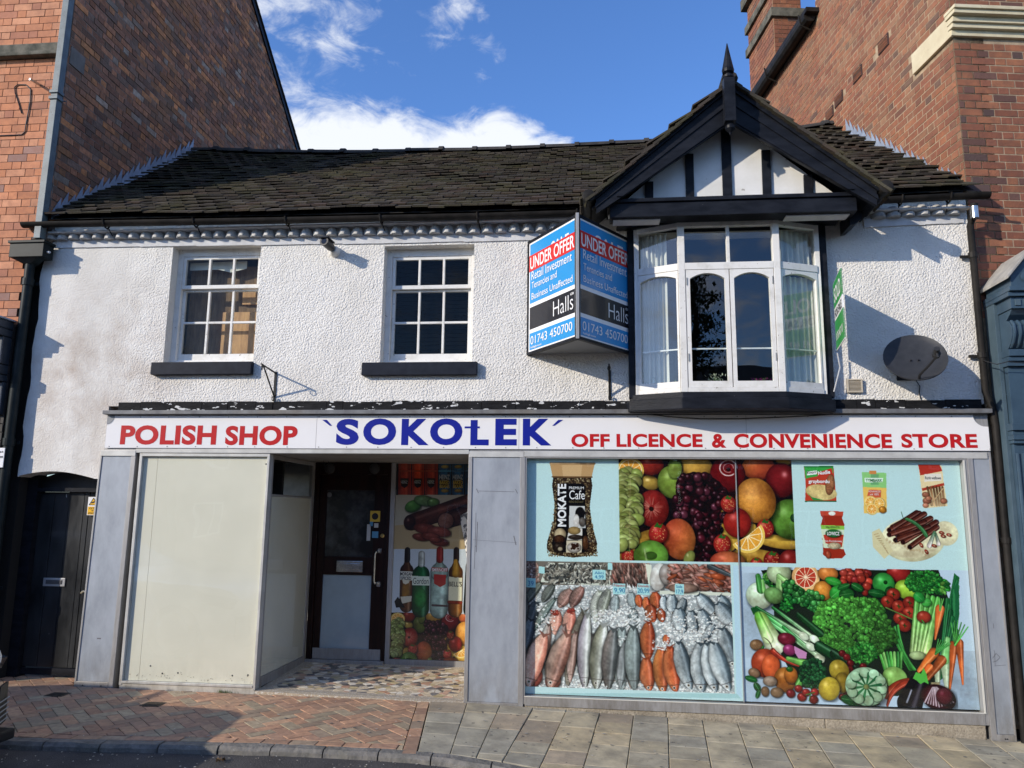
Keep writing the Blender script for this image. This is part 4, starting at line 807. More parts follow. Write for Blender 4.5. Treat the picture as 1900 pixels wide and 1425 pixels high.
# ridge tiles
first = None; x = -5.62; k = 0
while x < 3.08:
    u = MB(); L = .455; n = 7
    if first is None:
        pts = []
        for s_, rr in ((0, .118), (L-.05, .112), (L-.05, .135), (L+.012, .135)):
            for j in range(n+1):
                a = math.pi*(.02+.96*j/n); pts.append((s_, -rr*math.cos(a), rr*.72*math.sin(a)))
        u.v = pts; u.f = [(i*(n+1)+j, i*(n+1)+j+1, (i+1)*(n+1)+j+1, (i+1)*(n+1)+j) for i in range(3) for j in range(n)]+[tuple(3*(n+1)+j for j in range(n+1))]
        first = u.build('ridge_tile', m_ridge, roof, smooth=False); o = first
    else: o = dup(first, Matrix.Identity(4), roof)
    z0, z1 = roof_z(RY, x), roof_z(RY, x+L); o.matrix_basis = Matrix.Translation((x, RY, z0-.02+rn.uniform(-.006, .006))) @ Matrix.Rotation(-math.atan2(z1-z0, L)+rn.uniform(-.008, .008), 4, 'Y') @ Matrix.Rotation(rn.uniform(-.03, .03), 4, 'X')
    x += L; k += 1
# stepped lead flashings against the two neighbours
def flashing(P0, P1, n, side, name='lead_flashing', h=.15):
    P0, P1 = np.array(P0, float), np.array(P1, float); b = MB(); off = np.array([side*.012, 0, 0])
    for i in range(n):
        a, c = P0+(P1-P0)*i/n, P0+(P1-P0)*(i+1)/n
        q = [a-np.array([0, 0, .03]), c-np.array([0, 0, .03]), c+np.array([0, 0, .055]), c+np.array([0, .0, h*.5+.085+.035*math.sin(i*2.3)]), a+np.array([0, 0, .06])]
        if side: b.prism([p+off*(1+.6*(i % 5 == 0)) for p in q], (-side*.006, 0, 0))
    # apron lying on the tiles
    w = .10*(-1 if side < 0 else 1)
    b.obox(P0+np.array([0, 0, .0]), P1-P0, (w, 0, 0), (0, 0, .012)); return b.build(name, m_lead, shop)
flashing((-5.543, -.10, 4.665), (-5.543, 2.45, roof_z(2.45, -5.6)+.05), 24, 1)
# (the right hand wall leans away from the square: its flashing follows it)
# gable
gy = -.32
b = MB(); b.prism([(.16, gy, 4.42), (2.34, gy, 4.42), (GXC, gy, 5.36)], (0, .1, 0)); gable = b.build('gable_panel', m_panel, shop)
for xc, w in ((.531, .075), (.90, .075), (1.235, .085), (1.585, .078), (1.945, .078)):
    h = 5.17-.70*abs(xc-GXC)+.06; b = MB(); b.obox((xc-w/2, gy-.022, 4.46), (w, 0, 0), (0, .021, 0), (.004, 0, h-4.46)); b.build('timber_strut', m_black, gable, bevel=.003)
def barge(sg):
    X = lambda v: GXC+sg*v
    for (q, ya, yb) in (([(0, 5.54), (1.205, 4.525), (1.20, 4.35), (.965, 4.505), (0, 5.17)], -.545, -.505), ([(0, 5.56), (1.215, 4.54), (1.213, 4.475), (0, 5.485)], -.568, -.546), ([(0, 5.40), (1.21, 4.44), (1.21, 4.40), (0, 5.355)], -.556, -.546), ([(0, 5.24), (1.02, 4.50), (.97, 4.50), (0, 5.19)], -.556, -.546)):
        bb.prism([(X(a), ya, z) for a, z in q], (0, yb-ya, 0))
for sg in (-1, 1): bb = MB(); barge(sg); bb.build('barge_board', m_black, gable, label='black moulded barge board, the left slope' if sg < 0 else 'black moulded barge board, the right slope')
b = MB(); b.box(.17, 2.31, -.47, -.30, 4.335, 4.468); b.build('tie_beam', m_black, gable, bevel=.006)
b = MB(); b.box(.20, 2.28, -.49, -.33, 4.470, 4.505); b.box(.24, 2.26, -.295, -.02, 4.374, 4.393); b.build('beam_moulding', m_black, gable, bevel=.004)
b = MB(); b.box(.20, .62, -.42, -.295, 4.322, 4.333); b.build('soffit_strip', m_whiteb, gable); b = MB(); b.box(1.72, 2.26, -.42, -.295, 4.322, 4.333); b.build('soffit_strip', m_whiteb, gable)
b = MB()
for s_ in (-1, 1):
    a = [(GXC, GZ0-.10), (GXC+s_*1.24, gable_top(GXC+1.24)-.10), (GXC+s_*1.24, gable_top(GXC+1.24)-.12), (GXC, GZ0-.12)]
    b.prism([(x, -.50, z) for x, z in a], (0, 1.55, 0)); b.box(*(sorted((GXC+s_*1.06, GXC+s_*1.10))), -.30, .8, 4.50, 4.72)
b.build('gable_soffit', m_black, gable)
FY = -.68
b = MB(); b.box((GXC-.035)-.046, (GXC-.035)+.046, FY-.046, FY+.046, 5.095, 5.505); b.lathe([(.04, 5.505), (.052, 5.517), (.052, 5.535), (.03, 5.545), (.028, 5.557), (.05, 5.571), (.054, 5.595), (.048, 5.620), (.026, 5.735), (.004, 5.855)], ((GXC-.035), FY, 0), n=14)
b.lathe([(.036, 5.095), (.024, 5.080), (.042, 5.060), (.042, 5.035), (.024, 5.015), (.014, 5.005), (.003, 4.975)], ((GXC-.035), FY, 0), n=14); b.box((GXC-.035)-.03, (GXC-.035)+.03, FY+.046, -.54, 5.195, 5.345); b.build('finial', m_black, gable)
for s_ in (-1, 1): 
    b = MB(); x = GXC+s_*1.27; b.tube([(x, -.60, 4.50), (x, -.595, 4.50), (x, .12, 4.51)], [.045, .058, .055], 12); b.build('gable_gutter', m_gut, gable, smooth=True)
b = MB(); b.prism([(2.30, -.30, 4.40), (2.42, -.30, 4.40), (2.40, -.30, 4.33), (2.34, -.30, 4.28), (2.30, -.30, 4.27)], (0, .28, 0)); b.build('eaves_bracket', m_black, gable)
groof_b = MB()
for s_ in (-1, 1): groof_b.prism([(GXC, GY0+.05, GZ0-.015), (GXC+s_*1.26, GY0+.05, gable_top(GXC+1.26)-.015), (GXC+s_*1.26, GY0+.05, gable_top(GXC+1.26)-.035), (GXC, GY0+.05, GZ0-.035)], (0, 1.75, 0))
groof = groof_b.build('gable_roof', m_ridge, shop)
for s_ in (-1, 1):
    bG = np.array([-s_*1., 0, GS])/math.hypot(1, GS); nG = np.array([s_*GS, 0, 1.])/math.hypot(1, GS)
    def place_g(r, q, s_=s_, bG=bG, nG=nG):
        y = GY0+.082+.163*(q-.0+.5*(r % 2)); d = r*gauge*bG[2]/GS+.085; x = GXC+s_*(1.30-d)
        if (x-GXC)*s_ < .03: return None
        z = gable_top(x)
        if y > 0 and roof_z(y, x) > z+.10: return None
        return ((x, y, z+.004*math.sin(y*7+r)), (0, 1, 0), bG, nG)
    tiles(13, 12, place_g, groof, 20+s_, length=.28)
    # thicker under-cloak and stepped verge pieces whose ends show along the barge
    r2 = random.Random(31+s_); it = []
    for r in range(13):
        d = r*gauge*bG[2]/GS+.06; x = GXC+s_*(1.29-d)
        if (x-GXC)*s_ < .02: continue
        C0 = np.array([x, GY0+.035, gable_top(x)-.030]); it.append((C0, np.array([0, .085, 0]), (bG-nG*.13)*.088, nG*.012))
    boxpieces('verge_tile', it, m_tile, groof, 40)
b = MB(); b.tube([(GXC, GY0-.0, GZ0+.015), (GXC, 1.12, GZ0+.01)], .075, 10); b.build('gable_ridge', m_ridge, groof)
# gutters
def gutter(xa, xb, name='gutter'):
    b = MB(); n = 16; k = 9
    for i in range(n+1):
        x = xa+(xb-xa)*i/n; z = eave_z(x)+.02
        for j in range(k): a = math.pi*(1+j/(k-1)); b.v.append((x, -.165+.05*math.cos(a), z+.046*math.sin(a)))
        for j in range(k): a = math.pi*(2-j/(k-1)); b.v.append((x, -.165+.045*math.cos(a), z+.040*math.sin(a)))
    for i in range(n):
        for j in range(2*k): b.f.append((i*2*k+j, i*2*k+(j+1) % (2*k), (i+1)*2*k+(j+1) % (2*k), (i+1)*2*k+j))
    b.f += [tuple(range(2*k)), tuple(n*2*k+j for j in range(2*k))]
    g = b.build(name, m_gut, shop, smooth=True)
    x = xa+.9 if xb-xa > 2 else xa+.3
    while x < xb:
        q = MB(); z = eave_z(x)+.02; q.tube([(x, -.10, z-.02), (x, -.13, z-.06), (x, -.165, z-.056), (x, -.205, z-.038), (x, -.222, z+.01)], .009, 6); q.tube([(x+.0, -.11, z-.05), (x+.015, -.06, z-.11)], .006, 5); q.build('gutter_bracket', m_gut, g); x += .95 if xb-xa > 2 else .42
gutter(-5.78, .02); gutter(2.50, 3.56)

# ---- sash windows
def sash(W, yw, cols, label, dx=0., blinds=False):
    x0, x1, z0, z1 = W; b = MB(); fw = .055
    b.box(x0, x0+fw, yw, yw+.09, z0, z1); b.box(x1-fw*.8, x1, yw, yw+.09, z0, z1); b.box(x0+fw, x1-fw*.8, yw, yw+.09, z1-.075, z1); b.box(x0+fw, x1-fw*.8, yw, yw+.09, z0, z0+.04)
    fr = b.build('sash_window', m_white, shop, bevel=.003, label=label)
    a0, a1 = x0+fw+.002, x1-fw*.8-.002; c0, c1 = z0+.042, z1-.077; zm = c0+(c1-c0)*.685
    def leaf_(za, zb, yy, rows, rail_b, rail_t):
        b = MB(); st = .03; b.box(a0, a0+st, yy, yy+.035, za, zb); b.box(a1-st, a1, yy, yy+.035, za, zb); b.box(a0+st, a1-st, yy, yy+.035, za, za+rail_b); b.box(a0+st, a1-st, yy, yy+.035, zb-rail_t, zb)
        s_ = b.build('sash', m_white, fr, bevel=.002); p0, p1 = a0+st, a1-st; q0, q1 = za+rail_b, zb-rail_t
        b = MB(); w = (p1-p0)/3
        for i in (1, 2): b = MB(); b.box(p0+w*i-.011, p0+w*i+.011, yy-.004, yy+.028, q0, q1); b.build('glazing_bar', m_white, fr, bevel=.003)
        b = MB()
        for j in range(1, rows): zz = q0+(q1-q0)*j/rows; b.box(p0, p1, yy-.002, yy+.026, zz-.011, zz+.011)
        if rows > 1: b.build('glazing_bar', m_white, fr, bevel=.003)
        for i in range(3):
            for j in range(rows):
                g = MB(); h = (q1-q0)/rows; tl = rn.uniform(-.0015, .0015)
                g.add([(p0+w*i, yy+.014+tl, q0+h*j), (p0+w*(i+1), yy+.014-tl, q0+h*j), (p0+w*(i+1), yy+.014-tl, q0+h*(j+1)), (p0+w*i, yy+.014+tl, q0+h*(j+1))], [(0, 1, 2, 3)]); g.build('pane', m_sglass, fr, fix=False)
    leaf_(zm-.0, c1, yw+.008, 1, .038, .03); leaf_(c0, zm+.0-.002, yw+.045, 2, .07, .02)
    return fr
w1 = sash(W1, .115, 3, 'white sash window with brown furniture behind its panes'); w2 = sash(W2, .115, 3, 'white sash window with a black blind behind its flaking bars')
for W, o, k in ((W1, w1, -.09), (W2, w2, -.10)):
    b = MB(); b.box(W[0]+(-.085 if k > -.1 else -.16), W[1]+(.01 if k > -.1 else .055), -.062, .113, W[2]-.135, W[2]-.012); b.build('window_sill', m_slate, o, bevel=.004, label='dark painted sill under this window')
    b = MB(); b.box(W[0], W[1], .0, .113, W[2]-.011, W[2]-.0005); b.build('sill_fillet', m_white, o)
# bedroom behind each
def room(x0, x1, z0, z1, y0=.285, y1=2.2, m=None):
    b = MB(); b.box(x0, x1, y1, y1+.05, z0, z1); b.box(x0-.05, x0, y0, y1, z0, z1); b.box(x1, x1+.05, y0, y1, z0, z1); b.box(x0, x1, y0, y1, z0-.05, z0); b.box(x0, x1, y0, y1, z1, z1+.05); return b
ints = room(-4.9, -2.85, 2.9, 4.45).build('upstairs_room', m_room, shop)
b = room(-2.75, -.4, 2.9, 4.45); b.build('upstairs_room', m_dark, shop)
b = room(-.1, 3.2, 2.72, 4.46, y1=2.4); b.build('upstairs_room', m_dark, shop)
b = MB(); b.box(-4.2, -3.3, .33, .345, 3.0, 4.22); w = b.build('drape', mat('brown_cloth', (.24, .155, .09), (.13, .085, .055), rough=.95, scale=7, stretch=(5, 1, .9))); tag(w, 'brown cloth hanging behind the leftmost sash window', 'cloth')
b = MB(); b.box(-3.80, -3.42, .29, .33, 3.28, 3.72); b.build('chest_front', m_brownwd, None); w = bpy.data.objects['chest_front']; w.name = 'wooden_box'; tag(w, 'light brown wooden box behind the right panes of the leftmost sash window', 'box')
b = MB(); b.box(-3.66, -3.35, .26, .28, 3.08, 3.24); w = b.build('wooden_box', m_brownwd); tag(w, 'small wooden box low behind the right panes of the leftmost sash window', 'box')
b = MB(); b.box(-3.60, -3.36, .29, .32, 3.80, 4.02); w = b.build('wooden_box', m_brownwd); tag(w, 'wooden box high behind the right panes of the leftmost sash window', 'box')
b = MB(); nb = 26
for i in range(nb): z = 3.2+i*.042; b.obox((-1.98, .24, z), (.82, 0, 0), (0, .02, -.03), (0, .0015, .001))
w = b.build('blind', mat('black_blind', (.008, .008, .008), rough=.95, spec=0.)); tag(w, 'black slatted blind hanging behind the sash window beside the blue sign box', 'blind')
b = MB(); b.add([(-4.17, .235, 4.24), (-3.55, .235, 4.25), (-3.55, .235, 4.17), (-3.72, .235, 4.13), (-3.86, .235, 4.165), (-4.17, .235, 4.16)], [(0, 1, 2, 3, 4, 5)]); w = b.build('valance', m_curt); tag(w, 'torn strip of pale cloth at the top of the leftmost sash window', 'cloth')

# ---- bay window
PL, PA, PB, PR = (.405, -.10), (.815, -.27), (1.655, -.27), (2.075, -.10); ZB, ZT, ZR = 2.775, 4.352, 3.925
bay = MB(); post = .030
for (x, y) in (PA, PB): bay.box(x-post, x+post, y-.012, y+.06, ZB, ZT)
bay.box(PL[0]-.005, PL[0]+.04, PL[1]-.01, PL[1]+.06, ZB, ZT); bay.box(PR[0]-.04, PR[0]+.005, PR[1]-.01, PR[1]+.06, ZB, ZT)
bayo = bay.build('bay_window', m_white, shop, bevel=.004, label='white painted canted bay window with arched lights')
def facet(A, B, lights, casement):
    A, B = np.array([A[0], A[1], 0.]), np.array([B[0], B[1], 0.]); L = np.linalg.norm(B-A); U = (B-A)/L; Nn = np.array([U[1], -U[0], 0.])
    if Nn[1] > 0: Nn = -Nn
    P = lambda s, z, d=0.: A+U*s+np.array([0, 0, z])+Nn*d
    def bar(s0, s1, z0, z1, d0=.0, d1=-.05, nm='bay_frame', bev=.003):
        q = MB(); q.obox(P(s0, z0, d0), U*(s1-s0), Nn*(d1-d0), (0, 0, z1-z0)); return q.build(nm, m_white, bayo, bevel=bev)
    e = .031
    bar(e, L-e, ZT-.045, ZT); bar(e, L-e, ZB, ZB+.04, .012); bar(e, L-e, ZR-.03, ZR+.035, .012)
    n = lights
    for i in range(n):        # top lights
        s0, s1 = e+(L-2*e)*i/n, e+(L-2*e)*(i+1)/n
        if i: bar(s0-.014, s0+.014, ZR+.035, ZT-.045)
        q = MB(); q.add([P(s0, ZR+.03, -.03), P(s1, ZR+.03, -.03), P(s1, ZT-.04, -.03), P(s0, ZT-.04, -.03)], [(0, 1, 2, 3)]); q.build('pane', m_glass, bayo, fix=False)
    for i in range(n):        # lower arched lights
        s0, s1 = e+(L-2*e)*i/n, e+(L-2*e)*(i+1)/n; st = .036 if casement else .016; g = .004; a, c, z0, z1 = s0+g, s1-g, ZB+.042, ZR-.032
        q = MB(); d = .006
        for (u0, u1, v0, v1) in ((a, a+st, z0, z1), (c-st, c, z0, z1), (a+st, c-st, z0, z0+.055), (a+st, c-st, z1-.03, z1)): q.obox(P(u0, v0, d), U*(u1-u0), Nn*(-.045), (0, 0, v1-v0))
        m_ = 14; zt = z1-.03; rise = .052 if casement else .04; arc = [(a+st+(c-a-2*st)*k/m_, zt-rise+rise*(1-(2*k/m_-1)**2)**.95-.001) for k in range(m_+1)]
        for k in range(m_): (u0, v0), (u1, v1) = arc[k], arc[k+1]; q.prism([P(u0, v0, d), P(u1, v1, d), P(u1, zt, d), P(u0, zt, d)], Nn*(-.045))
        q.build('casement' if casement else 'bay_frame', m_white, bayo)
        q = MB(); q.add([P(a+st-.01, z0+.05, -.02), P(c-st+.01, z0+.05, -.02), P(c-st+.01, z1-.02, -.02), P(a+st-.01, z1-.02, -.02)], [(0, 1, 2, 3)]); q.build('pane', m_glass, bayo, fix=False)
        q = MB(); q.obox(P(a+st, 3.165, -.03), U*(c-a-2*st), Nn*(-.02), (0, 0, .012)); q.build('glazing_bar', m_white, bayo)
        if casement:
            for zz in (3.05, 3.75):
                q = MB(); ss = a+.004 if i == 0 else c-.012; q.obox(P(ss, zz, d+.006), U*.01, Nn*(-.008), (0, 0, .07)); q.build('hinge', m_grey, bayo)
facet(PL, PA, 1, False); facet(PA, PB, 2, True); facet(PB, PR, 1, False)
b = MB(); b.prism([(PL[0]-.10, -.002, 2.615), (PL[0]-.07, -.17, 2.615), (PA[0]-.03, -.345, 2.615), (PB[0]+.03, -.345, 2.615), (PR[0]+.05, -.17, 2.615), (PR[0]+.09, -.002, 2.615)], (0, 0, .10)); b.build('bay_base', m_black, bayo, bevel=.008)
b = MB(); b.prism([(PL[0]-.06, -.002, 2.716), (PL[0]-.03, -.14, 2.716), (PA[0]-.02, -.315, 2.716), (PB[0]+.02, -.315, 2.716), (PR[0]+.03, -.14, 2.716), (PR[0]+.05, -.002, 2.716)], (0, 0, .055)); b.build('bay_sill', m_black, bayo, bevel=.006)
b = MB(); b.box(.34, .398, -.075, -.001, 2.75, 4.37); b.build('bay_post', m_black, bayo, bevel=.004); b = MB(); b.box(2.083, 2.15, -.085, -.001, 2.75, 4.37); b.build('bay_post', m_black, bayo, bevel=.004)
b = MB(); b.prism([(PL[0]-.02, -.002, 4.354), (PL[0]-.02, -.12, 4.354), (PA[0], -.29, 4.354), (PB[0], -.29, 4.354), (PR[0]+.02, -.12, 4.354), (PR[0]+.02, -.002, 4.354)], (0, 0, .017)); b.build('bay_head', m_black, bayo)
b = MB(); b.box(.45, 2.03, -.05, .27, ZB-.01, ZB+.005); b.prism([(PL[0]+.05, -.05, ZB-.01), (PA[0], -.2, ZB-.01), (PB[0], -.2, ZB-.01), (PR[0]-.05, -.05, ZB-.01)], (0, 0, .015)); b.build('window_board', m_white, bayo)
def curtain(pts, z0, z1, label, cat='curtain', top=None):
    b = MB(); n = 60; tot = [0]
    for i in range(len(pts)-1): tot.append(tot[-1]+math.dist(pts[i], pts[i+1]))
    for i in range(n+1):
        s_ = tot[-1]*i/n; x = np.interp(s_, tot, [p[0] for p in pts]); y = np.interp(s_, tot, [p[1] for p in pts]); w_ = .020*math.sin(i*.62)+.010*math.sin(i*.27)
        b.v += [(x+.004*math.sin(i), y+w_*1.2, z0), (x, y+w_*.8, (z0+z1)/2), (x, y+w_*.6, z1)]
    for i in range(n): b.f += [(3*i, 3*i+3, 3*i+4, 3*i+1), (3*i+1, 3*i+4, 3*i+5, 3*i+2)]
    o = b.build('curtain', m_curt, smooth=True, fix=False); tag(o, label, cat, 'curtains in the bay window'); return o
curtain([(.455, -.045), (.70, -.13)], ZB+.02, 3.86, 'long pale curtain in the left side light of the bay window')
curtain([(1.70, -.16), (2.02, -.04)], ZB+.02, 3.86, 'long pale gathered curtain in the right side light of the bay window')
curtain([(.455, -.04), (.70, -.12)], 3.98, 4.30, 'short pale curtain in the upper left light of the bay window')
curtain([(1.70, -.15), (2.0, -.04)], 3.98, 4.30, 'short dark edged curtain in the upper right light of the bay window')
# things standing on the window board
def flowers(x, y, n, cols, label, h=.13):
    t = thing('potted_flower', label, 'flowers', (x, y, ZB+.006)); b = MB(); b.lathe([(.032, 0), (.044, .06), (.046, .065)], (x, y, ZB+.006), n=12); b.build('flower_pot', mat('plant_pot', (.3, .3, .3), rough=.5), t)
    b = MB(); r_ = random.Random(int(x*100))
    for i in range(n):
        a, q, hh = r_.random()*6.28, r_.random()*.10, .06+r_.random()*h; c0 = np.array([x+q*math.cos(a), y+q*.4*math.sin(a), ZB+hh])
        u1 = np.array([r_.uniform(-1, 1), r_.uniform(-1, 1), r_.uniform(-1, 1)]); u1 /= np.linalg.norm(u1); u2 = np.cross(u1, [0.3, .2, 1]); s_ = .014; b.add([c0-u1*s_, c0+u2*s_*.6, c0+u1*s_, c0-u2*s_*.6], [(0, 1, 2, 3)])
    b.build('petal', cols, t, fix=False, kind='stuff'); b = MB()
    for i in range(14):
        a = r_.random()*6.28; b.tube([(x, y, ZB+.05), (x+.05*math.cos(a), y+.02*math.sin(a), ZB+.10+.05*r_.random())], .003, 5)
    b.build('stem', mat('leaf_green', (.06, .12, .03), rough=.6), t)
flowers(1.10, -.13, 90, mat('white_petals', (.6, .65, .5), rough=.6), 'small white flowering pot plant standing in the left casement of the bay'); flowers(1.50, -.14, 140, mat('magenta_petals', (.35, .03, .22), rough=.6), 'magenta flowering pot plant standing in the right casement of the bay', .08)
flowers(.79, -.13, 60, mat('violet_petals', (.12, .05, .3), rough=.6), 'small violet flowers low behind the left post of the bay', .04)
t = thing('glass_bottle', 'small clear bottle with a red label standing in the left side light of the bay', 'bottle', (.56, -.10, ZB+.006)); b = MB(); b.lathe([(.03, 0), (.033, .01), (.033, .08), (.012, .11), (.011, .15), (.015, .155)], (.56, -.10, ZB+.006), n=14); b.build('bottle_body', mat('cloudy_glass', (.4, .45, .42), rough=.15), t, smooth=True)
b = MB(); b.lathe([(.034, .03), (.0345, .07)], (.56, -.10, ZB+.006), n=14); b.build('bottle_label', m_red, t)
# ------------------------------------------------------------------ shopfront
def low_dirt(m, colr=(.17, .15, .12, 1), top=.45, amt=.75, sc=9):
    n, l = m.node_tree.nodes, m.node_tree.links; b = [x for x in n if x.type == 'BSDF_PRINCIPLED'][0]; src = b.inputs['Base Color'].links[0].from_socket
    geo = n.new('ShaderNodeNewGeometry'); sx = n.new('ShaderNodeSeparateXYZ'); l.new(geo.outputs['Position'], sx.inputs[0]); mr = n.new('ShaderNodeMapRange'); mr.inputs[1].default_value = top; mr.inputs[2].default_value = .02; l.new(sx.outputs[2], mr.inputs[0])
    mp2 = n.new('ShaderNodeMapping'); mp2.inputs['Scale'].default_value = (1, 1, .35); l.new(geo.outputs['Position'], mp2.inputs[0]); q = N(n, 'ShaderNodeTexNoise', i_Scale=sc, i_Detail=7., i_Roughness=.7); l.new(mp2.outputs[0], q.inputs[0])
    m2 = n.new('ShaderNodeMapRange'); m2.inputs[1].default_value = .38; m2.inputs[2].default_value = .68; l.new(q.outputs[0], m2.inputs[0]); f = smath(n, l, 'MULTIPLY', mr.outputs[0], m2.outputs[0], clamp=True); f = smath(n, l, 'MULTIPLY', f, amt)
    mx = n.new('ShaderNodeMix'); mx.data_type = 'RGBA'; mx.inputs[7].default_value = colr; l.new(f, mx.inputs[0]); l.new(src, mx.inputs[6]); l.new(mx.outputs[2], b.inputs['Base Color'])
low_dirt(m_zinc); low_dirt(m_alu); low_dirt(m_alu_l); low_dirt(m_creamd, top=.2, amt=.9); low_dirt(m_cream, (.36, .33, .26, 1), .38, .35, 14)
b = MB(); r_ = random.Random(9); x = -4.64
while x < 3.40:
    w = r_.uniform(.14, .34); x2 = min(x+w, 3.405); b.obox((x, -.032+r_.uniform(-.004, .004), 2.655), (x2-x-.004, 0, 0), (0, .031, 0), (0, .0, .082+r_.uniform(-.006, .006))); x = x2
m_strip = mat('peeling_black_strip', (.010, .010, .011), (.02, .02, .021), rough=.7, spec=.1, scale=9, speck=(.62, .62, .6), speckth=.62, speckscale=11, bump=.5, bscale=20, stretch=(1, 1, 2.6)); b.build('lead_strip', m_strip, shop)
b = MB(); b.obox((-4.745, -.115, 2.606), (8.19, 0, .0), (0, .115, .0), (0, .0, .038)); b.build('fascia_ledge', mat('grey_ledge', (.20, .205, .21), (.12, .12, .125), rough=.6, scale=8, metal=.2, stain=(.2, .15, .08), stainamt=.4), shop, bevel=.004)
b = MB(); b.box(-4.735, 3.43, -.045, .25, 2.235, 2.604); b.build('fascia_box', m_alu, shop)
b = MB(); b.box(-4.40, -1.135, -.052, -.0455, 2.238, 2.281); b.box(-.62, 3.40, -.052, -.0455, 2.215, 2.268); b.box(-4.76, -4.402, -.055, -.0455, 2.205, 2.26); b.box(-1.13, -.625, -.053, -.0455, 2.21, 2.262); b.build('head_rail', m_alu_l, shop, bevel=.002)
def pilaster(x0, x1, zb, leanl, label, panel=None, skew=0.):
    f = MB(); w0, w1 = panel
    f.prism([(x0+skew, -.05, zb), (x0+w0+skew, -.05, zb), (x0+w0, -.05, 2.234), (x0, -.05, 2.234)], (0, .30, 0))
    f.prism([(x1-w1+skew*.5, -.05, zb), (x1+skew*.5, -.05, zb), (x1, -.05, 2.234), (x1-w1, -.05, 2.234)], (0, .30, 0))
    f.prism([(x0+w0+skew, -.051, zb), (x1-w1+skew*.5, -.051, zb), (x1-w1+skew*.5, -.051, zb+.065), (x0+w0+skew*.98, -.051, zb+.065)], (0, .29, 0))
    o = f.build('pilaster', m_alu, shop, bevel=.003, label=label)
    q = MB(); q.prism([(x0+w0+skew+.001, -.042, zb+.067), (x1-w1+skew*.5-.001, -.042, zb+.067), (x1-w1-.001, -.042, 2.233), (x0+w0+.001, -.042, 2.233)], (0, .05, 0)); q.build('zinc_panel', m_zinc, o)
    for xx in (x0+w0+.06, x1-w1-.06): s_ = MB(); s_.lathe([(.006, 0), (.006, .003), (.002, .005)], (xx+skew*.7, -.0515, zb+.032), axis=(0, -1, 0), n=8); s_.build('screw', m_txtk, o)
    return o
pilaster(-4.765, -4.40, .05, 0, 'grey metal pilaster beside the passage door', (.018, .045), -.035)
pil2 = pilaster(-1.137, -.612, .00, 0, 'grey scuffed metal pillar between doorway and long window', (.035, .045), .0)
pil3 = pilaster(3.235, 3.43, -.10, 0, 'narrow grey metal pilaster at the right hand end of the shopfront', (.045, .014), .0)
# scuffs, glue marks and a scrawl left on the pillar
b = MB()
def scr(pts, w=.0035):
    for (xa, za), (xb, zb) in zip(pts, pts[1:]):
        L = math.hypot(xb-xa, zb-za); nx_, nz_ = -(zb-za)/L*w/2, (xb-xa)/L*w/2
        b.add([(xa+nx_, -.0435, za+nz_), (xb+nx_, -.0435, zb+nz_), (xb-nx_, -.0435, zb-nz_), (xa-nx_, -.0435, za-nz_)], [(0, 1, 2, 3)])
scr([(-1.04, 1.90), (-.71, 1.895)]); scr([(-1.08, 1.46), (-1.0, 1.455), (-.68, 1.44)], .002); scr([(-1.06, 1.70), (-1.065, 1.2)], .004); scr([(-1.045, 1.62), (-1.05, 1.35)], .006); scr([(-.70, 1.92), (-.68, 1.88)], .006); scr([(-1.06, 1.92), (-1.04, 1.88)], .006); scr([(-.71, 1.50), (-.69, 1.42)], .008)
scr([(3.30, .56), (3.33, .60), (3.36, .57), (3.33, .54), (3.30, .53)], .004); scr([(3.32, .62), (3.315, .50)], .003); scr([(3.31, .50), (3.40, .51)], .003); scr([(-4.62, .50), (-4.58, .50)], .012); scr([(3.33, .80), (3.33, .84)], .004)
b.build('scuff_marks', mat('scuff', (.16, .16, .17), rough=.6), pil2, fix=False)
# white board window at the left
b = MB(); b.box(-4.362, -4.335, -.045, .05, .095, 2.232); b.box(-3.075, -3.052, -.045, .04, .095, 2.232); b.box(-4.335, -3.075, -.045, .05, 2.205, 2.232); b.box(-4.335, -3.075, -.05, .05, .112, .132)
lw_ = b.build('shop_window', m_alu_l, shop, bevel=.002, label='shop window blanked by a cream board')
b = MB(); b.box(-4.333, -4.192, -.012, .03, .134, 2.203); b.build('board_strip', m_cream, lw_); b = MB(); b.box(-4.189, -3.077, -.012, .03, .134, 2.203); b.build('cream_board', m_cream, lw_)
b = MB(); b.add([(-4.333, -.02, .134), (-3.077, -.02, .134), (-3.077, -.02, 2.203), (-4.333, -.02, 2.203)], [(0, 1, 2, 3)]); b.build('pane', m_shopglass, lw_, fix=False)
b = MB(); b.box(-4.36, -3.055, -.04, .1, -.02, .11); b.build('plinth', m_creamd, shop, bevel=.004)
for x, y in ((278, 1236), (329, 1249), (430, 1254), (459, 1253), (493, 861), (300, 1250)):
    p = at(x, y, -.022); b = MB(); b.lathe([(.008, 0), (.006, .003)], (p[0], -.0125, p[2]), axis=(0, -1, 0), n=8); b.build('screw', m_txtk, lw_)
b = MB(); r_ = random.Random(44)
for i in range(60): x = r_.uniform(-4.3, -3.1); z = .145+abs(r_.gauss(0, .035)); s_ = r_.uniform(.002, .008); b.add([(x-s_, -.0135, z), (x+s_*.3, -.0135, z-s_*.5), (x+s_, -.0135, z+s_*.2), (x, -.0135, z+s_*.7)], [(0, 1, 2, 3)])
b.build('dirt_splash', mat('splash_dirt', (.25, .22, .17), rough=.9), lw_, fix=False, kind='stuff')
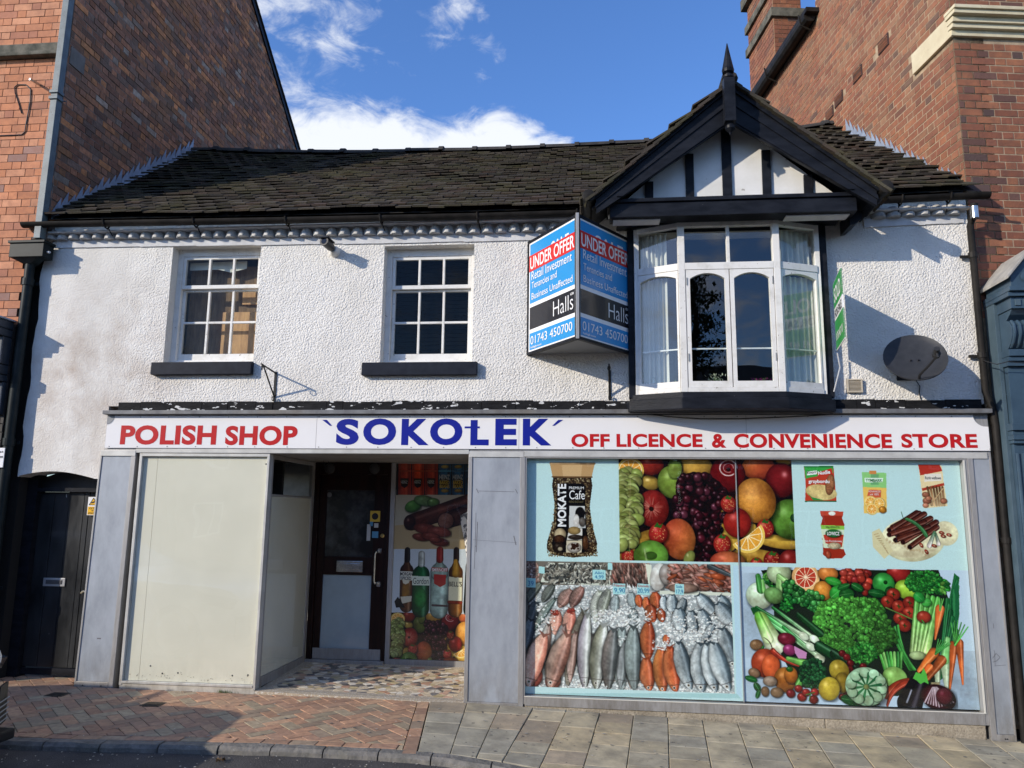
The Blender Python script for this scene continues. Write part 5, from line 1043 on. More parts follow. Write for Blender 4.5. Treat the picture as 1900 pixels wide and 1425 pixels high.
# lobby
DY = 1.2
b = MB(); b.box(-3.072, -3.05, .03, .06, .11, 2.23); b.box(-3.085, -3.045, 1.12, 1.17, .11, 2.23); b.box(-3.072, -3.045, .06, 1.12, .10, .185); b.box(-3.07, -3.05, .06, 1.12, 2.19, 2.23); b.box(-3.068, -3.052, .06, 1.12, 1.835, 1.855)
sw = b.build('lobby_side_window', m_alu, shop, bevel=.002, label='side window of the doorway, cream below and dark above')
b = MB(); b.box(-3.064, -3.056, .061, 1.119, .187, 1.833); b.build('cream_board', m_cream, sw)
b = MB(); b.add([(-3.054, .061, 1.857), (-3.054, 1.119, 1.857), (-3.054, 1.119, 2.188), (-3.054, .061, 2.188)], [(0, 1, 2, 3)]); b.add([(-3.0535, .061, .187), (-3.0535, 1.119, .187), (-3.0535, 1.119, 1.833), (-3.0535, .061, 1.833)], [(0, 1, 2, 3)]); b.build('pane', m_shopglass, sw, fix=False)
b = MB(); b.box(-3.12, -1.0, .0, 1.45, 2.2345, 2.30); b.build('lobby_ceiling', mat('lobby_ceiling_paint', (.32, .30, .28), (.2, .19, .17), rough=.6, scale=5), shop)
b = MB(); b.box(-1.13, -.62, .25, 1.3, .0, 2.30); b.build('lobby_side_wall', mat('lobby_wall', (.3, .28, .25), rough=.5), shop)
b = MB(); b.box(-4.36, -3.10, .4, .45, .1, 2.3); b.box(-4.39, -4.37, .06, .5, .0, 2.23); b.box(-4.4, -3.1, .05, 1.4, 2.235, 2.3); b.build('shop_interior', m_dark, shop)
for i in range(2):
    b = MB(); b.tube([(-2.86+i*.05, .9, 2.234), (-2.86+i*.05+.02, .9, 2.16)], .002, 4); b.build('loose_wire', m_txtk, shop)
# terrazzo floor of broken marble
FL = [(-3.05, .0, .088), (-1.14, .0, .050), (-1.14, 1.2, .115), (-3.05, 1.2, .128)]
def fz(x, y): u = (x+3.05)/1.91; v = y/1.2; return (FL[0][2]*(1-u)+FL[1][2]*u)*(1-v)+(FL[3][2]*(1-u)+FL[2][2]*u)*v
b = MB(); x0, x1 = -3.05, -1.14
nf = 24
for i in range(nf+1):
    for j in range(nf+1): xx, yy = x0+(x1-x0)*i/nf, -.05+1.3*j/nf; b.v.append((xx, yy, fz(xx, yy)))
for i in range(nf):
    for j in range(nf): k = i*(nf+1)+j; b.f.append((k, k+nf+1, k+nf+2, k+1))
P = [(x0, -.05, fz(x0, -.05)), (x1, -.05, fz(x1, -.05))]; b.add(P+[(p[0], p[1], -.15) for p in P], [(0, 2, 3, 1)])
lf = b.build('lobby_floor', mat('terrazzo_bed', (.50, .42, .30), (.38, .31, .22), rough=.5, scale=30, speck=(.6, .56, .48), speckth=.55, speckscale=70, lo=.3, hi=.7), shop)
def clip(poly_, nx_, ny_, d):
    out = []; n = len(poly_)
    for i in range(n):
        a, c = poly_[i], poly_[(i+1) % n]; da, dc = a[0]*nx_+a[1]*ny_-d, c[0]*nx_+c[1]*ny_-d
        if da <= 0: out.append(a)
        if (da < 0 < dc) or (dc < 0 < da): t = da/(da-dc); out.append((a[0]+(c[0]-a[0])*t, a[1]+(c[1]-a[1])*t))
    return out
def chips():
    R2 = random.Random(12); pts = []; sx, sy = .092, .046; X0, X1, Y0, Y1 = -2.95, -1.23, .09, 1.12; nx_, ny_ = int((X1-X0)/sx)+2, int((Y1-Y0)/sy)+2
    grid = {}
    for i in range(-1, nx_+1):
        for j in range(-1, ny_+1): grid[i, j] = (X0+(i+.5*(j % 2)+R2.uniform(.0, 1.0))*sx, Y0+(j+R2.uniform(.0, 1.0))*sy)
    B = MB()
    for (i, j), p in grid.items():
        if R2.random() < .06: continue
        poly_ = [(X0, Y0), (X1, Y0), (X1, Y1), (X0, Y1)]
        if not (X0 < p[0] < X1 and Y0 < p[1] < Y1): continue
        g = R2.uniform(.003, .012)
        for di in range(-2, 3):
            for dj in range(-3, 4):
                q = grid.get((i+di, j+dj))
                if q is None or (di == 0 and dj == 0): continue
                nx2, ny2 = q[0]-p[0], q[1]-p[1]; L = math.hypot(nx2, ny2)
                if L < 1e-6: continue
                nx2 /= L; ny2 /= L; poly_ = clip(poly_, nx2, ny2, (p[0]*nx2+p[1]*ny2)+L/2-g*.5)
                if len(poly_) < 3: break
            if len(poly_) < 3: break
        if len(poly_) < 3: continue
        n = len(poly_); B.add([(a, c, fz(a, c)+.0015) for a, c in poly_]+[(a, c, fz(a, c)-.004) for a, c in poly_], [tuple(range(n))]+[(k, k+n, (k+1) % n+n, (k+1) % n) for k in range(n)])
    B.build('marble_chip', mat('marble_chips', (.6, .5, .35), (.4, .33, .24), rough=.35, scale=25, vary=[((.66, .55, .38), 6), ((.78, .73, .62), 5), ((.06, .06, .065), 3.5), ((.14, .14, .15), 2.5), ((.48, .25, .15), 2), ((.52, .42, .22), 3), ((.55, .34, .24), 2), ((.3, .27, .22), 1)], varyamt=.35), lf, kind='stuff')
chips()
b = MB()
for (xa, ya, xb, yb, w) in ((-3.0, .035, -1.15, .035, .01), (-2.97, .07, -1.21, .07, .006), (-2.97, .07, -2.97, 1.14, .006), (-1.21, .07, -1.21, 1.14, .006)):
    b.add([(xa-w/2*(xa == xb), ya-w/2*(ya == yb), fz(xa, ya)+.001), (xb+w/2*(xa == xb)*(-1 if 0 else 1), yb-w/2*(ya == yb), fz(xb, yb)+.001), (xb+w/2*(xa == xb), yb+w/2*(ya == yb), fz(xb, yb)+.001), (xa-w/2*(xa == xb), ya+w/2*(ya == yb), fz(xa, ya)+.001)], [(0, 1, 2, 3)])
b.build('floor_joint', m_grey, lf, fix=False)
# door frame and door
def q4(pts, Y): return [at(x, y, Y) for x, y in pts]
b = MB(); b.box(-3.045, -2.985, DY-.03, DY+.05, .12, 2.23); b.box(-2.225, -2.19, DY-.03, DY+.05, .10, 2.23); b.box(-2.985, -2.225, DY-.03, DY+.05, 2.10, 2.23); b.build('door_frame', m_wood, shop, bevel=.003)
dz0, dz1 = .155, 2.098; yd = DY-.012
g0, g1 = at(600, 1032, yd), at(708, 910, yd); h0, h1 = at(590, 1203, yd), at(700, 1068, yd)
gx0, gx1 = g0[0]+.0, g1[0]-.03; ux0, ux1 = -2.905, -2.365
b = MB(); b.box(-2.983, ux0, yd, DY+.03, dz0, dz1); b.box(ux1, -2.227, yd, DY+.03, dz0, dz1); zU0, zU1, zL0, zL1 = float(g0[2]), float(g1[2]), float(h0[2]), float(h1[2])
for a, c in ((dz0, zL0), (zL1, zU0), (zU1, dz1)): b.box(ux0, ux1, yd, DY+.03, a, c)
door = b.build('entrance_door', m_wood, shop, bevel=.003, label='dark mahogany glazed shop door')
b = MB(); b.box(ux0, ux1, DY+.008, DY+.014, zU0, zU1)
m_frost = mat('smeared_glass', (.006, .008, .008), (.16, .17, .17), rough=.3, rough2=.6, scale=3.2, detail=5, lo=.42, hi=.85, coat=1.0); b.build('pane', m_frost, door)
b = MB(); b.box(ux0, ux1, DY+.004, DY+.012, zL0, zL1); b.build('backed_pane', mat('pale_backed_glass', (.34, .43, .47), (.31, .39, .43), rough=.12, coat=1.), door)
b = MB(); b.box(-2.975, -2.235, yd-.006, yd-.001, dz0, .265); b.build('kick_plate', m_alu, door, bevel=.002)
lp = at(649, 1051, yd); b = MB(); L0, L1 = lp[0]-.145, lp[0]+.145; z0_, z1_ = lp[2]-.058, lp[2]+.058
b.box(L0, L1, yd-.008, yd-.001, z0_, z1_); b.box(L0+.03, L1-.03, yd-.016, yd-.008, z0_+.025, z1_-.025); b.build('letter_box', m_chrome, door, bevel=.003)
b = MB(); hz0, hz1 = at(706, 1083, yd)[2], at(706, 1023, yd)[2]; hxx = -2.31
b.tube([(hxx+.02, yd, hz1), (hxx-.0, yd-.05, hz1-.005), (hxx-.01, yd-.055, hz1-.03), (hxx-.01, yd-.055, hz0+.03), (hxx, yd-.05, hz0+.005), (hxx+.02, yd, hz0)], .009, 8); b.box(hxx+.005, hxx+.045, yd-.006, yd-.001, hz1-.02, hz1+.03); b.box(hxx+.005, hxx+.045, yd-.006, yd-.001, hz0-.03, hz0+.02); b.build('pull_handle', m_chrome, door, smooth=True)
lk_ = at(712, 994, yd); b = MB(); b.lathe([(.022, 0), (.022, .006), (.014, .012)], (-2.262, yd-.001, lk_[2]), axis=(0, -1, 0), n=14); b.build('lock', m_brass, door)
def decal(x, y, w, h, m, txt=None, tm=None, nm='sticker', Y=None):
    Y = yd-.003 if Y is None else Y; p = at(x, y, Y); W_, H_ = w*.0058, h*.0058; q = MB(); q.box(p[0]-W_/2, p[0]+W_/2, Y, Y+.002, p[2]-H_/2, p[2]+H_/2); o = q.build(nm, m, door)
    return p, W_, H_
m_yel = mat('yellow_sticker', (.65, .45, .06), rough=.4); m_sky = mat('blue_sticker', (.10, .30, .50), rough=.4); m_stw = mat('white_sticker', (.5, .52, .52), rough=.4)
p, W_, H_ = decal(696, 958, 19, 20, m_yel); b = MB(); b.lathe([(.036, 0), (.036, .0012)], (p[0], p[1]-.0012, p[2]), axis=(0, 1, 0), n=20); b.lathe([(.001, 0), (.02, .0004), (.028, .0008)], (p[0], p[1]-.002, p[2]), axis=(0, 1, 0), n=8); b.build('sticker_emblem', m_txtk, door)
decal(684, 988, 7, 30, m_stw); decal(696, 992, 12, 12, m_sky); decal(698, 975, 8, 8, m_stw); decal(689, 972, 6, 8, m_sky)
for xx in (611, 700): p = at(xx, 918, DY); b = MB(); b.lathe([(.022, 0), (.028, .002)], (p[0], DY+.0, p[2]), axis=(0, 1, 0), n=16); b.build('sucker_ring', mat('sucker', (.18, .18, .18), rough=.3), door)
for xx in (612, 695): p = at(xx, 872, DY-.03); b = MB(); b.lathe([(.06, .0), (.05, .018), (.015, .028)], (p[0], DY-.031, 2.165), axis=(0, -1, 0), n=20); b.build('round_lamp_cover', mat('dull_lamp', (.045, .045, .045), rough=.4), shop)
b = MB(); b.box(-3.04, -2.19, DY-.06, DY+.06, .05, .152); b.build('door_step', m_alu, shop, bevel=.003)
# narrow window beside the door
b = MB(); b.box(-2.188, -2.137, DY-.02, DY+.06, .12, 2.232); b.box(-2.137, -1.1, DY-.02, DY+.06, .10, .172); b.box(-2.137, -1.1, DY-.02, DY+.06, 2.226, 2.2345); b.box(-2.19, -1.1, DY-.03, DY+.1, -.05, .10)
nw = b.build('side_window', m_alu, shop, bevel=.003, label='narrow window covered with pictures of tins, sausage, bottles and fruit')
m_txs = mat('label_ink', (.04, .035, .03), rough=.4)
LW.sheet('window_print', nw, DY-.002, rough=.3)
def ptext(c, s, X0, Y0, X1, Y1, m, par, Y, ang=0., keep=True, bold=.0):
    k, ox, oy = c.T; a = at(ox+X0/k, oy+Y0/k, Y); bb_ = at(ox+X1/k, oy+Y0/k, Y); d = at(ox+X0/k, oy+Y1/k, Y)
    w = np.linalg.norm(bb_-a); h = abs(d[2]-a[2]); U = np.array([math.cos(ang), 0, math.sin(ang)]); V = np.array([-math.sin(ang), 0, math.cos(ang)])
    return text(s, (a[0], Y, d[2]), U, V, 0, w, 0, h, m, par, depth=.0012, bold=bold, keep=False)
YN = DY-.003
for i in range(3): ptext(LW, 'HEINZ', 84+i*86, 182, 126+i*86, 198, m_stw, nw, YN)
for i in range(2):
    X = 110+(i+3)*86; ptext(LW, 'HEINZ', X-36, 142, X+30, 172, m_stw, nw, YN, bold=.01); ptext(LW, 'BAKED', X-34, 180, X+28, 204, m_yel, nw, YN, bold=.01); ptext(LW, 'BEANS', X-34, 208, X+28, 228, m_yel, nw, YN, bold=.01)
ptext(LW, 'MORGAN', 80, 770, 158, 792, m_txs, nw, YN, bold=.02); ptext(LW, 'SPICED', 84, 798, 150, 820, m_txs, nw, YN, bold=.02); ptext(LW, 'Gordon', 162, 806, 262, 846, m_txs, nw, YN); ptext(LW, 'SMIRNOFF', 284, 744, 382, 765, m_txtw, nw, YN, bold=.02); ptext(LW, "BELL'S", 392, 830, 476, 862, m_txs, nw, YN, bold=.01)
b = MB(); b.add([(-2.137, DY-.012, .173), (-1.1, DY-.012, .173), (-1.1, DY-.012, 2.226), (-2.137, DY-.012, 2.226)], [(0, 1, 2, 3)]); b.build('pane', m_shopglass, nw, fix=False)
# bent patch, mottled pale and dark, before the right edge of the print
b = MB(); tp = [(854, 957), (869, 949), (872, 1030), (866, 1037), (861, 1000), (856, 976)]; P = q4(tp, DY-.02); P[1][1] -= .05; P[2][1] -= .03; b.add(P, [tuple(range(6))]); b.build('mottled_patch', mat('mottled_patch', (.75, .72, .65), (.12, .12, .13), rough=.3, scale=16, lo=.48, hi=.52), nw, fix=False)
# long display window
zbL, zbR = .128, .108
b = MB(); b.box(-.612, -.598, -.045, .06, .06, 2.214); b.box(3.198, 3.234, -.045, .06, .03, 2.214); b.box(-.598, 3.198, -.045, .06, 2.202, 2.214); b.prism([(-.598, -.05, .05), (3.20, -.05, .03), (3.20, -.05, .118), (-.598, -.05, .130)], (0, .10, 0))
dw = b.build('display_window', m_alu, shop, bevel=.002, label='long shop window filled with pictures of coffee, fruit, groceries, fish and vegetables')
b = MB(); b.box(3.196, 3.2095, -.052, -.046, .13, 2.20); b.box(-.60, 3.21, -.054, -.0505, .122, .130); b.build('window_trim', mat('bright_trim', (.72, .70, .62), rough=.3, metal=.2), dw)
PW.sheet('window_print', dw, .02, rough=.25)
b = MB(); b.add([(-.6, .008, .125), (3.2, .008, .125), (3.2, .008, 2.205), (-.6, .008, 2.205)], [(0, 1, 2, 3)]); b.build('pane', m_shopglass, dw, fix=False)
b = MB(); sx = float(at(1370, 1000)[0]); b.box(sx-.004, sx+.004, .006, .018, .13, 2.20); b.build('glass_joint', m_grey, dw)
b = MB(); b.box(-.6, 3.2, .10, .14, .1, 2.2); b.build('window_backing', m_dark, shop)
PW.T = (3.654, 960, 830)
YP = .0192
mk_ = text('MOKATE', at(960+331/3.654, 830+537/3.654, YP), (0, 0, 1), (-1, 0, 0), 0, .385, 0, .078, m_txtw, dw, depth=-.0, bold=.03)
for v_ in mk_.data.vertices: v_.co.y = YP-.0015
ptext(PW, 'PREMIUM', 350, 266, 450, 284, m_txtw, dw, YP); ptext(PW, 'Cafe', 352, 292, 456, 352, m_txtw, dw, YP); ptext(PW, 'NERO INSTANT', 350, 362, 448, 376, m_brass, dw, YP)
PW.T = (4.318, 1460, 830)
ptext(PW, 'Knorr', 162, 192, 238, 214, m_txtk, dw, YP, bold=.01, ang=.1); ptext(PW, 'Nudle', 250, 192, 348, 222, m_txtw, dw, YP, ang=.12, bold=.03); ptext(PW, 'grzybordu', 172, 258, 340, 294, m_txtw, dw, YP, bold=.03); ptext(PW, 'TYMBARK', 630, 252, 762, 276, mat('green_ink', (.03, .2, .06)), dw, YP, bold=.02)
ptext(PW, 'POMARANCZA', 655, 346, 750, 360, m_txtw, dw, YP); ptext(PW, 'sok 100%', 665, 368, 735, 384, m_txtw, dw, YP); ptext(PW, 'Rurki waflowe', 1106, 232, 1232, 256, m_txtk, dw, YP)
ptext(PW, '50g GRATIS', 310, 632, 420, 650, m_txtk, dw, YP); ptext(PW, 'LOWICZ', 322, 676, 420, 704, m_txtw, dw, YP, bold=.02); ptext(PW, 'Sos Pomidorowy', 306, 742, 440, 762, m_txtw, dw, YP)
m_bink = mat('blue_ink', (.03, .2, .42), rough=.5); PW.T = (4.318, 960, 1030)
for s_, a in (('9,90', (775, 262, 862, 305)), ('20,99', (962, 265, 1056, 308)), ('Filetto', (772, 232, 858, 252)), ('Dorada', (968, 236, 1052, 256)), ('Sola', (1272, 240, 1320, 262)), ('17,9', (1272, 275, 1326, 312)), ('Alici', (618, 130, 690, 152)), ('4,99', (620, 160, 690, 192)), ('39', (85, 205, 130, 245))): ptext(PW, s_, *a, m_bink if s_[0] not in 'FD' else m_red, dw, YP)
# stall riser of granite blocks
b = MB(); xs = [-.60, .62, 1.93, 3.205]
for i in range(3):
    x0, x1 = xs[i], xs[i+1]; z = lambda x: .052-.006*(x+.6); q = MB(); q.prism([(x0+.002, -.040, G(x0, 0)-.12), (x1-.002, -.040, G(x1, 0)-.12), (x1-.002, -.040, z(x1)), (x0+.002, -.040, z(x0))], (0, .12, 0)); q.build('riser_block', m_gran, shop, bevel=.008)

# ------------------------------------------------------------------ passage door
ad = MB(); ad.box(-5.70, -5.56, .18, .30, .02, 2.2); ad.box(-4.85, -4.76, .18, .30, .02, 2.2); ad.box(-5.56, -4.85, .18, .30, 1.86, 1.90)
ado = ad.build('passage_door', m_black, shop, label='black boarded passage door under the arch')
mpl = mat('black_board_paint', (.010, .011, .012), (.022, .024, .026), rough=.30, rough2=.5, scale=6, stretch=(1, 1, .35), coat=.3, speck=(.45, .45, .43), speckth=.74, speckscale=26, bump=.25, bscale=14, bdist=.01)
r_ = random.Random(2); x = -5.558
for w in (.155, .16, .165, .055, .155, .02):
    if x+w > -4.851: w = -4.852-x
    if w <= .01: break
    b = MB(); b.box(x+.002, x+w-.002, .235+r_.uniform(-.003, .003), .27, .17, 1.858); b.build('door_board', mpl, ado, bevel=.003); x += w
b = MB(); b.box(-5.56, -4.85, .225, .2345, .10, .165); b.box(-5.70, -4.76, .15, .4, -.03, .06); b.build('threshold', m_black, ado)
b = MB(); b.prism([(-5.56, .24, 1.902), (-4.85, .24, 1.902), (-4.85, .24, 2.0), (-5.0, .24, 2.05), (-5.2, .24, 2.07), (-5.4, .24, 2.05), (-5.56, .24, 2.0)], (0, .03, 0)); b.build('overpanel', mpl, ado)
p = at(101, 1080, .23); b = MB(); b.box(p[0]-.115, p[0]+.115, .222, .2335, p[2]-.04, p[2]+.04); b.build('letter_plate', mat('satin_steel', (.42, .42, .42), rough=.4, metal=.6), ado, bevel=.002); b = MB(); b.box(p[0]-.085, p[0]+.085, .217, .2215, p[2]-.018, p[2]+.022); b.build('letter_flap', mat('dull_steel', (.12, .12, .125), rough=.35, metal=.6), ado, bevel=.002)
p = at(152, 1096, .22); b = MB(); b.tube([(-4.93, .225, p[2]-.01), (-4.93, .185, p[2]-.01), (-4.955, .18, p[2]), (-4.98, .185, p[2]-.02)], .009, 8); b.lathe([(.022, 0), (.022, .006)], (-4.93, .234, p[2]-.01), axis=(0, -1, 0), n=12); b.build('door_handle', mat('old_brass', (.6, .55, .42), rough=.35, metal=.5), ado, smooth=True)
b = MB(); b.box(-5.72, -4.7, .9, 1.0, 0, 2.3); b.build('passage_back', m_dark, shop)
# warning plate
p = at(173, 939, .215); t = thing('warning_sign', 'yellow and white camera warning plate on the black passage door, half behind the grey pilaster', 'sign', (p[0], .215, p[2])); W_, H_ = .115, .18
b = MB(); b.box(p[0]-W_/2, p[0]+W_/2, .212, .216, p[2]-H_/2, p[2]+H_/2); b.build('sign_plate', m_txtw, t)
b = MB(); b.box(p[0]-W_/2+.006, p[0]+W_/2-.006, .2105, .2115, p[2]-H_/2+.006, p[2]-.005); b.prism([(p[0]-.042, .211, p[2]+.012), (p[0]+.042, .211, p[2]+.012), (p[0], .211, p[2]+.08)], (0, .0008, 0)); b.build('sign_field', mat('sign_yellow', (.8, .45, .02), rough=.4), t)
b = MB()
for (a, c) in (((-.042, .012), (.042, .012)), ((.042, .012), (0, .08)), ((0, .08), (-.042, .012))): L = math.dist(a, c); u = np.array([(c[0]-a[0])/L, 0, (c[1]-a[1])/L]); v = np.array([-u[2], 0, u[0]]); b.obox(np.array([p[0]+a[0], .2095, p[2]+a[1]])-v*.003, u*L, (0, .001, 0), v*.006)
b.obox((p[0]-.018, .2093, p[2]+.025), (.036, 0, .012), (0, .001, 0), (-.004, 0, .013)); b.build('sign_symbol', m_txtk, t)
text('CCTV', (p[0], .210, p[2]), EX, EZ, -.035, .035, -.032, -.014, m_txtk, t, bold=.02); text('IN', (p[0], .210, p[2]), EX, EZ, -.01, .01, -.052, -.038, m_txtk, t); text('OPERATION', (p[0], .210, p[2]), EX, EZ, -.045, .045, -.078, -.062, m_txtk, t, bold=.01)

# ------------------------------------------------------------------ long shop sign
sg = thing('shop_sign', 'long white fascia sign with red and blue capital letters across the shopfront', 'sign', (-.65, -.06, 2.28)); YS = -.062
xs = [-4.722] + [float(at(v, 800, YS)[0]) for v in (587, 963, 1385)] + [3.425]
zt, zb = 2.597, 2.283
for i in range(4):
    x0, x1 = xs[i]+.0015, xs[i+1]-.0015; r0 = .075
    if i == 0: pts = [(x0, zb), (x1, zb), (x1, zt), (x0, zt)]
    elif i == 3:
        pts = [(x0, zb), (x1, zb), (x1, zt-.105)]+[(x1-.02-.10*math.sin(a), zt-.105+0*a+.105*(1-math.cos(a))*1.0) for a in np.linspace(.2, 1.57, 8)]+[(x0, zt)]
    else: pts = [(x0, zb), (x1, zb), (x1, zt), (x0, zt)]
    b = MB(); b.prism([(x, YS, z) for x, z in pts], (0, .004, 0)); b.build('sign_panel', m_sign, sg)
b = MB(); ga = [(-4.722, YS-.003, zt-.085)]+[(-4.722+.075*math.sin(a), YS-.003, zt-.0-.085*math.cos(a)*1.0) for a in np.linspace(.05, 1.57, 9)]+[(-4.722, YS-.003, zt)]; b.add(ga, [tuple(range(len(ga)))]); b.build('clipped_corner', m_grey, sg, fix=False)
b = MB()
for i in range(28):
    x = -4.69+i*.30
    for z in (zt-.014, zb+.014): b.lathe([(.006, 0), (.005, .004)], (x+rn.uniform(-.02, .02), YS, z), axis=(0, -1, 0), n=6)
b.build('sign_screw', m_alu, sg, kind='stuff')
def stext(s, px0, px1, py0, py1, m, **k):
    a, c = at(px0, py1, YS), at(px1, py0, YS); text(s, (0, YS, 0), EX, EZ, a[0], c[0], a[2], c[2], m, sg, **k)
stext('POLISH', 222, 403, 789, 825, m_red, bold=.04, space=1.05, label='red word'); stext('SHOP', 417, 553, 790, 826, m_red, bold=.04, space=1.05)
z0_, z1_ = float(at(800, 826, YS)[2]), float(at(800, 777, YS)[2])
def sx_(v): return float(at(v, 800, YS)[0])
for s_, a, c_ in (('S', 624, 666), ('O', 674, 735), ('K', 745, 796), ('O', 798, 858), ('E', 919, 959), ('K', 970, 1023)): text(s_, (0, YS, 0), EX, EZ, sx_(a), sx_(c_), z0_, z1_+(.0 if s_ != 'O' else .004), m_blue, sg, bold=.045)
text('L', (0, YS, 0), EX, EZ, sx_(873), sx_(907), z0_, z1_-.012, m_blue, sg, bold=.045); zc = float(at(870, 793, YS)[2]); b = MB(); b.box(sx_(862), sx_(890), YS-.0018, YS-.0008, zc-.009, zc+.009); b.build('lettering', m_blue, sg)
for a, c_ in (((598, 779), (614, 790)), ((1045, 779), (1027, 790))):
    p0, p1 = at(*a, YS), at(*c_, YS); b = MB(); s_ = 1 if a[0] < c_[0] else -1; b.prism([(p0[0], YS-.0018, p0[2]), (p0[0]+s_*.045, YS-.0018, p0[2]), (p1[0]+s_*.012, YS-.0018, p1[2]), (p1[0]-s_*.01, YS-.0018, p1[2])], (0, .001, 0)); b.build('quote_mark', m_blue, sg)
for s_, a, c_ in (('OFF', 1060, 1131), ('LICENCE', 1144, 1303), ('&', 1321, 1347), ('CONVENIENCE', 1362, 1654), ('STORE', 1673, 1812)): stext(s_, a, c_, 805, 829.5 if a < 1300 else 831, m_red, bold=.036, space=1.05)
b = MB(); pts = [tuple(at(x, y, -.085)) for x, y in ((1200, 768), (1240, 773), (1300, 777), (1370, 777), (1450, 774), (1510, 771), (1545, 768))]; b.tube(pts, .005, 6); o = b.build('cable', m_txtk, smooth=True); tag(o, 'thin black cable sagging below the bay window across the top of the shop sign', 'cable')

# ------------------------------------------------------------------ estate agent's V board
bx = thing('agent_sign', 'blue and black V shaped agent board with red under offer stickers beside the bay', 'sign', (-.11, -.3, 3.17))
m_bb = mat('agent_blue', (.025, .27, .60), rough=.35, coat=.2); m_rd = mat('sticker_red', (.62, .03, .025), rough=.35); m_bk = mat('agent_black', (.014, .014, .018), rough=.3, coat=.3)
TIP = np.array([-.118, -.69]); zb0, zt0 = 3.172, 4.292
def agent(A, B, mir):
    A, B = np.array([A[0], A[1], 0.]), np.array([B[0], B[1], 0.]); L = np.linalg.norm(B-A); U = (B-A)/L; Z = np.array([0, 0, 1.]); W = np.cross(U, Z); H = zt0-zb0
    q = MB(); q.obox(A+Z*zb0+W*.0, U*L, -W*.03, Z*H); q.obox(A+Z*zb0+W*.008, U*L, -W*.007, Z*.025); q.obox(A+Z*(zt0-.025)+W*.008, U*L, -W*.007, Z*.025); q.obox(A+Z*(zb0+.025)+W*.008, U*.022, -W*.007, Z*(H-.05)); q.obox(A+U*(L-.022)+Z*(zb0+.025)+W*.008, U*.022, -W*.007, Z*(H-.05))
    pn = q.build('sign_board', m_black, bx); O = A+Z*zb0
    def rect(u0, u1, v0, v1, m, d): r = MB(); r.obox(O+U*u0+Z*v0+W*d, U*(u1-u0), -W*.0008, Z*(v1-v0)); r.build('colour_field', m, pn)
    def tx(s, u0, u1, v0, v1, m, **k): text(s, O, U, Z, u0, u1, v0, v1, m, pn, depth=k.pop('d', .0055), **k)
    a, c = .03, L-.03; v = lambda f: H-.025-(H-.05)*f
    rect(a-.006, c+.006, v(1)+.002, v(0)-.002, m_txtw, .001); rect(a+.012, c-.012, v(.565), v(.018), m_bb, .0022); rect(a+.012, c-.012, v(.80), v(.60), m_bk, .0022); rect(a+.012, c-.012, v(.985), v(.835), m_bb, .0022)
    f0, f1 = (.105, .255) if mir else (.12, .27)
    tx('SALE', a+(c-a)*(.5 if not mir else .3), c-.10, v(f0+.07), v(f0-.022), m_txtw, bold=.02, d=.003); rect(a, c, v(f1), v(f0), m_rd, .004)
    tx('UNDER OFFER', a+.02, c-.012, v(f1-.018), v(f0+.018), m_txtw, bold=.014); tx('Retail Investment', a+.045, c-.05, v(f1+.085), v(f1+.005), m_txtw, bold=.0); tx('Tenancies and', a+.05, a+.05+(c-a)*.56, v(.435), v(.375), m_txtw, bold=.0); tx('Business Unaffected', a+.05, c-.04, v(.535), v(.475), m_txtw, bold=.0)
    tx('Halls', a+(c-a)*.55, c-.03, v(.765), v(.635), m_txtw, bold=-.01); tx('GB', c-.075, c-.02, v(.645), v(.625), m_txtw); tx('01743 450700', a+.035, c-.045, v(.94), v(.865), m_txtw, bold=.0); tx('hallsgb.com', a+.04, a+.23, v(.978), v(.955), m_txtw)
agent((-.605, -.005), TIP, False); agent(TIP+np.array([.0, .0]), (.372, -.005), True)
b = MB(); b.prism([(-.59, -.01, zb0+.015), (TIP[0], TIP[1]+.04, zb0+.015), (.355, -.01, zb0+.015)], (0, 0, .01)); b.build('sign_base', m_grey, bx); b = MB(); b.prism([(-.59, -.01, zt0-.03), (TIP[0], TIP[1]+.04, zt0-.03), (.355, -.01, zt0-.03)], (0, 0, .01)); b.build('sign_top', m_grey, bx)
b = MB(); b.obox((TIP[0]-.014, TIP[1]-.016, zb0-.0), (.028, 0, 0), (0, .014, 0), (0, 0, zt0-zb0+.005)); b.build('corner_strip', m_alu, bx, bevel=.002)
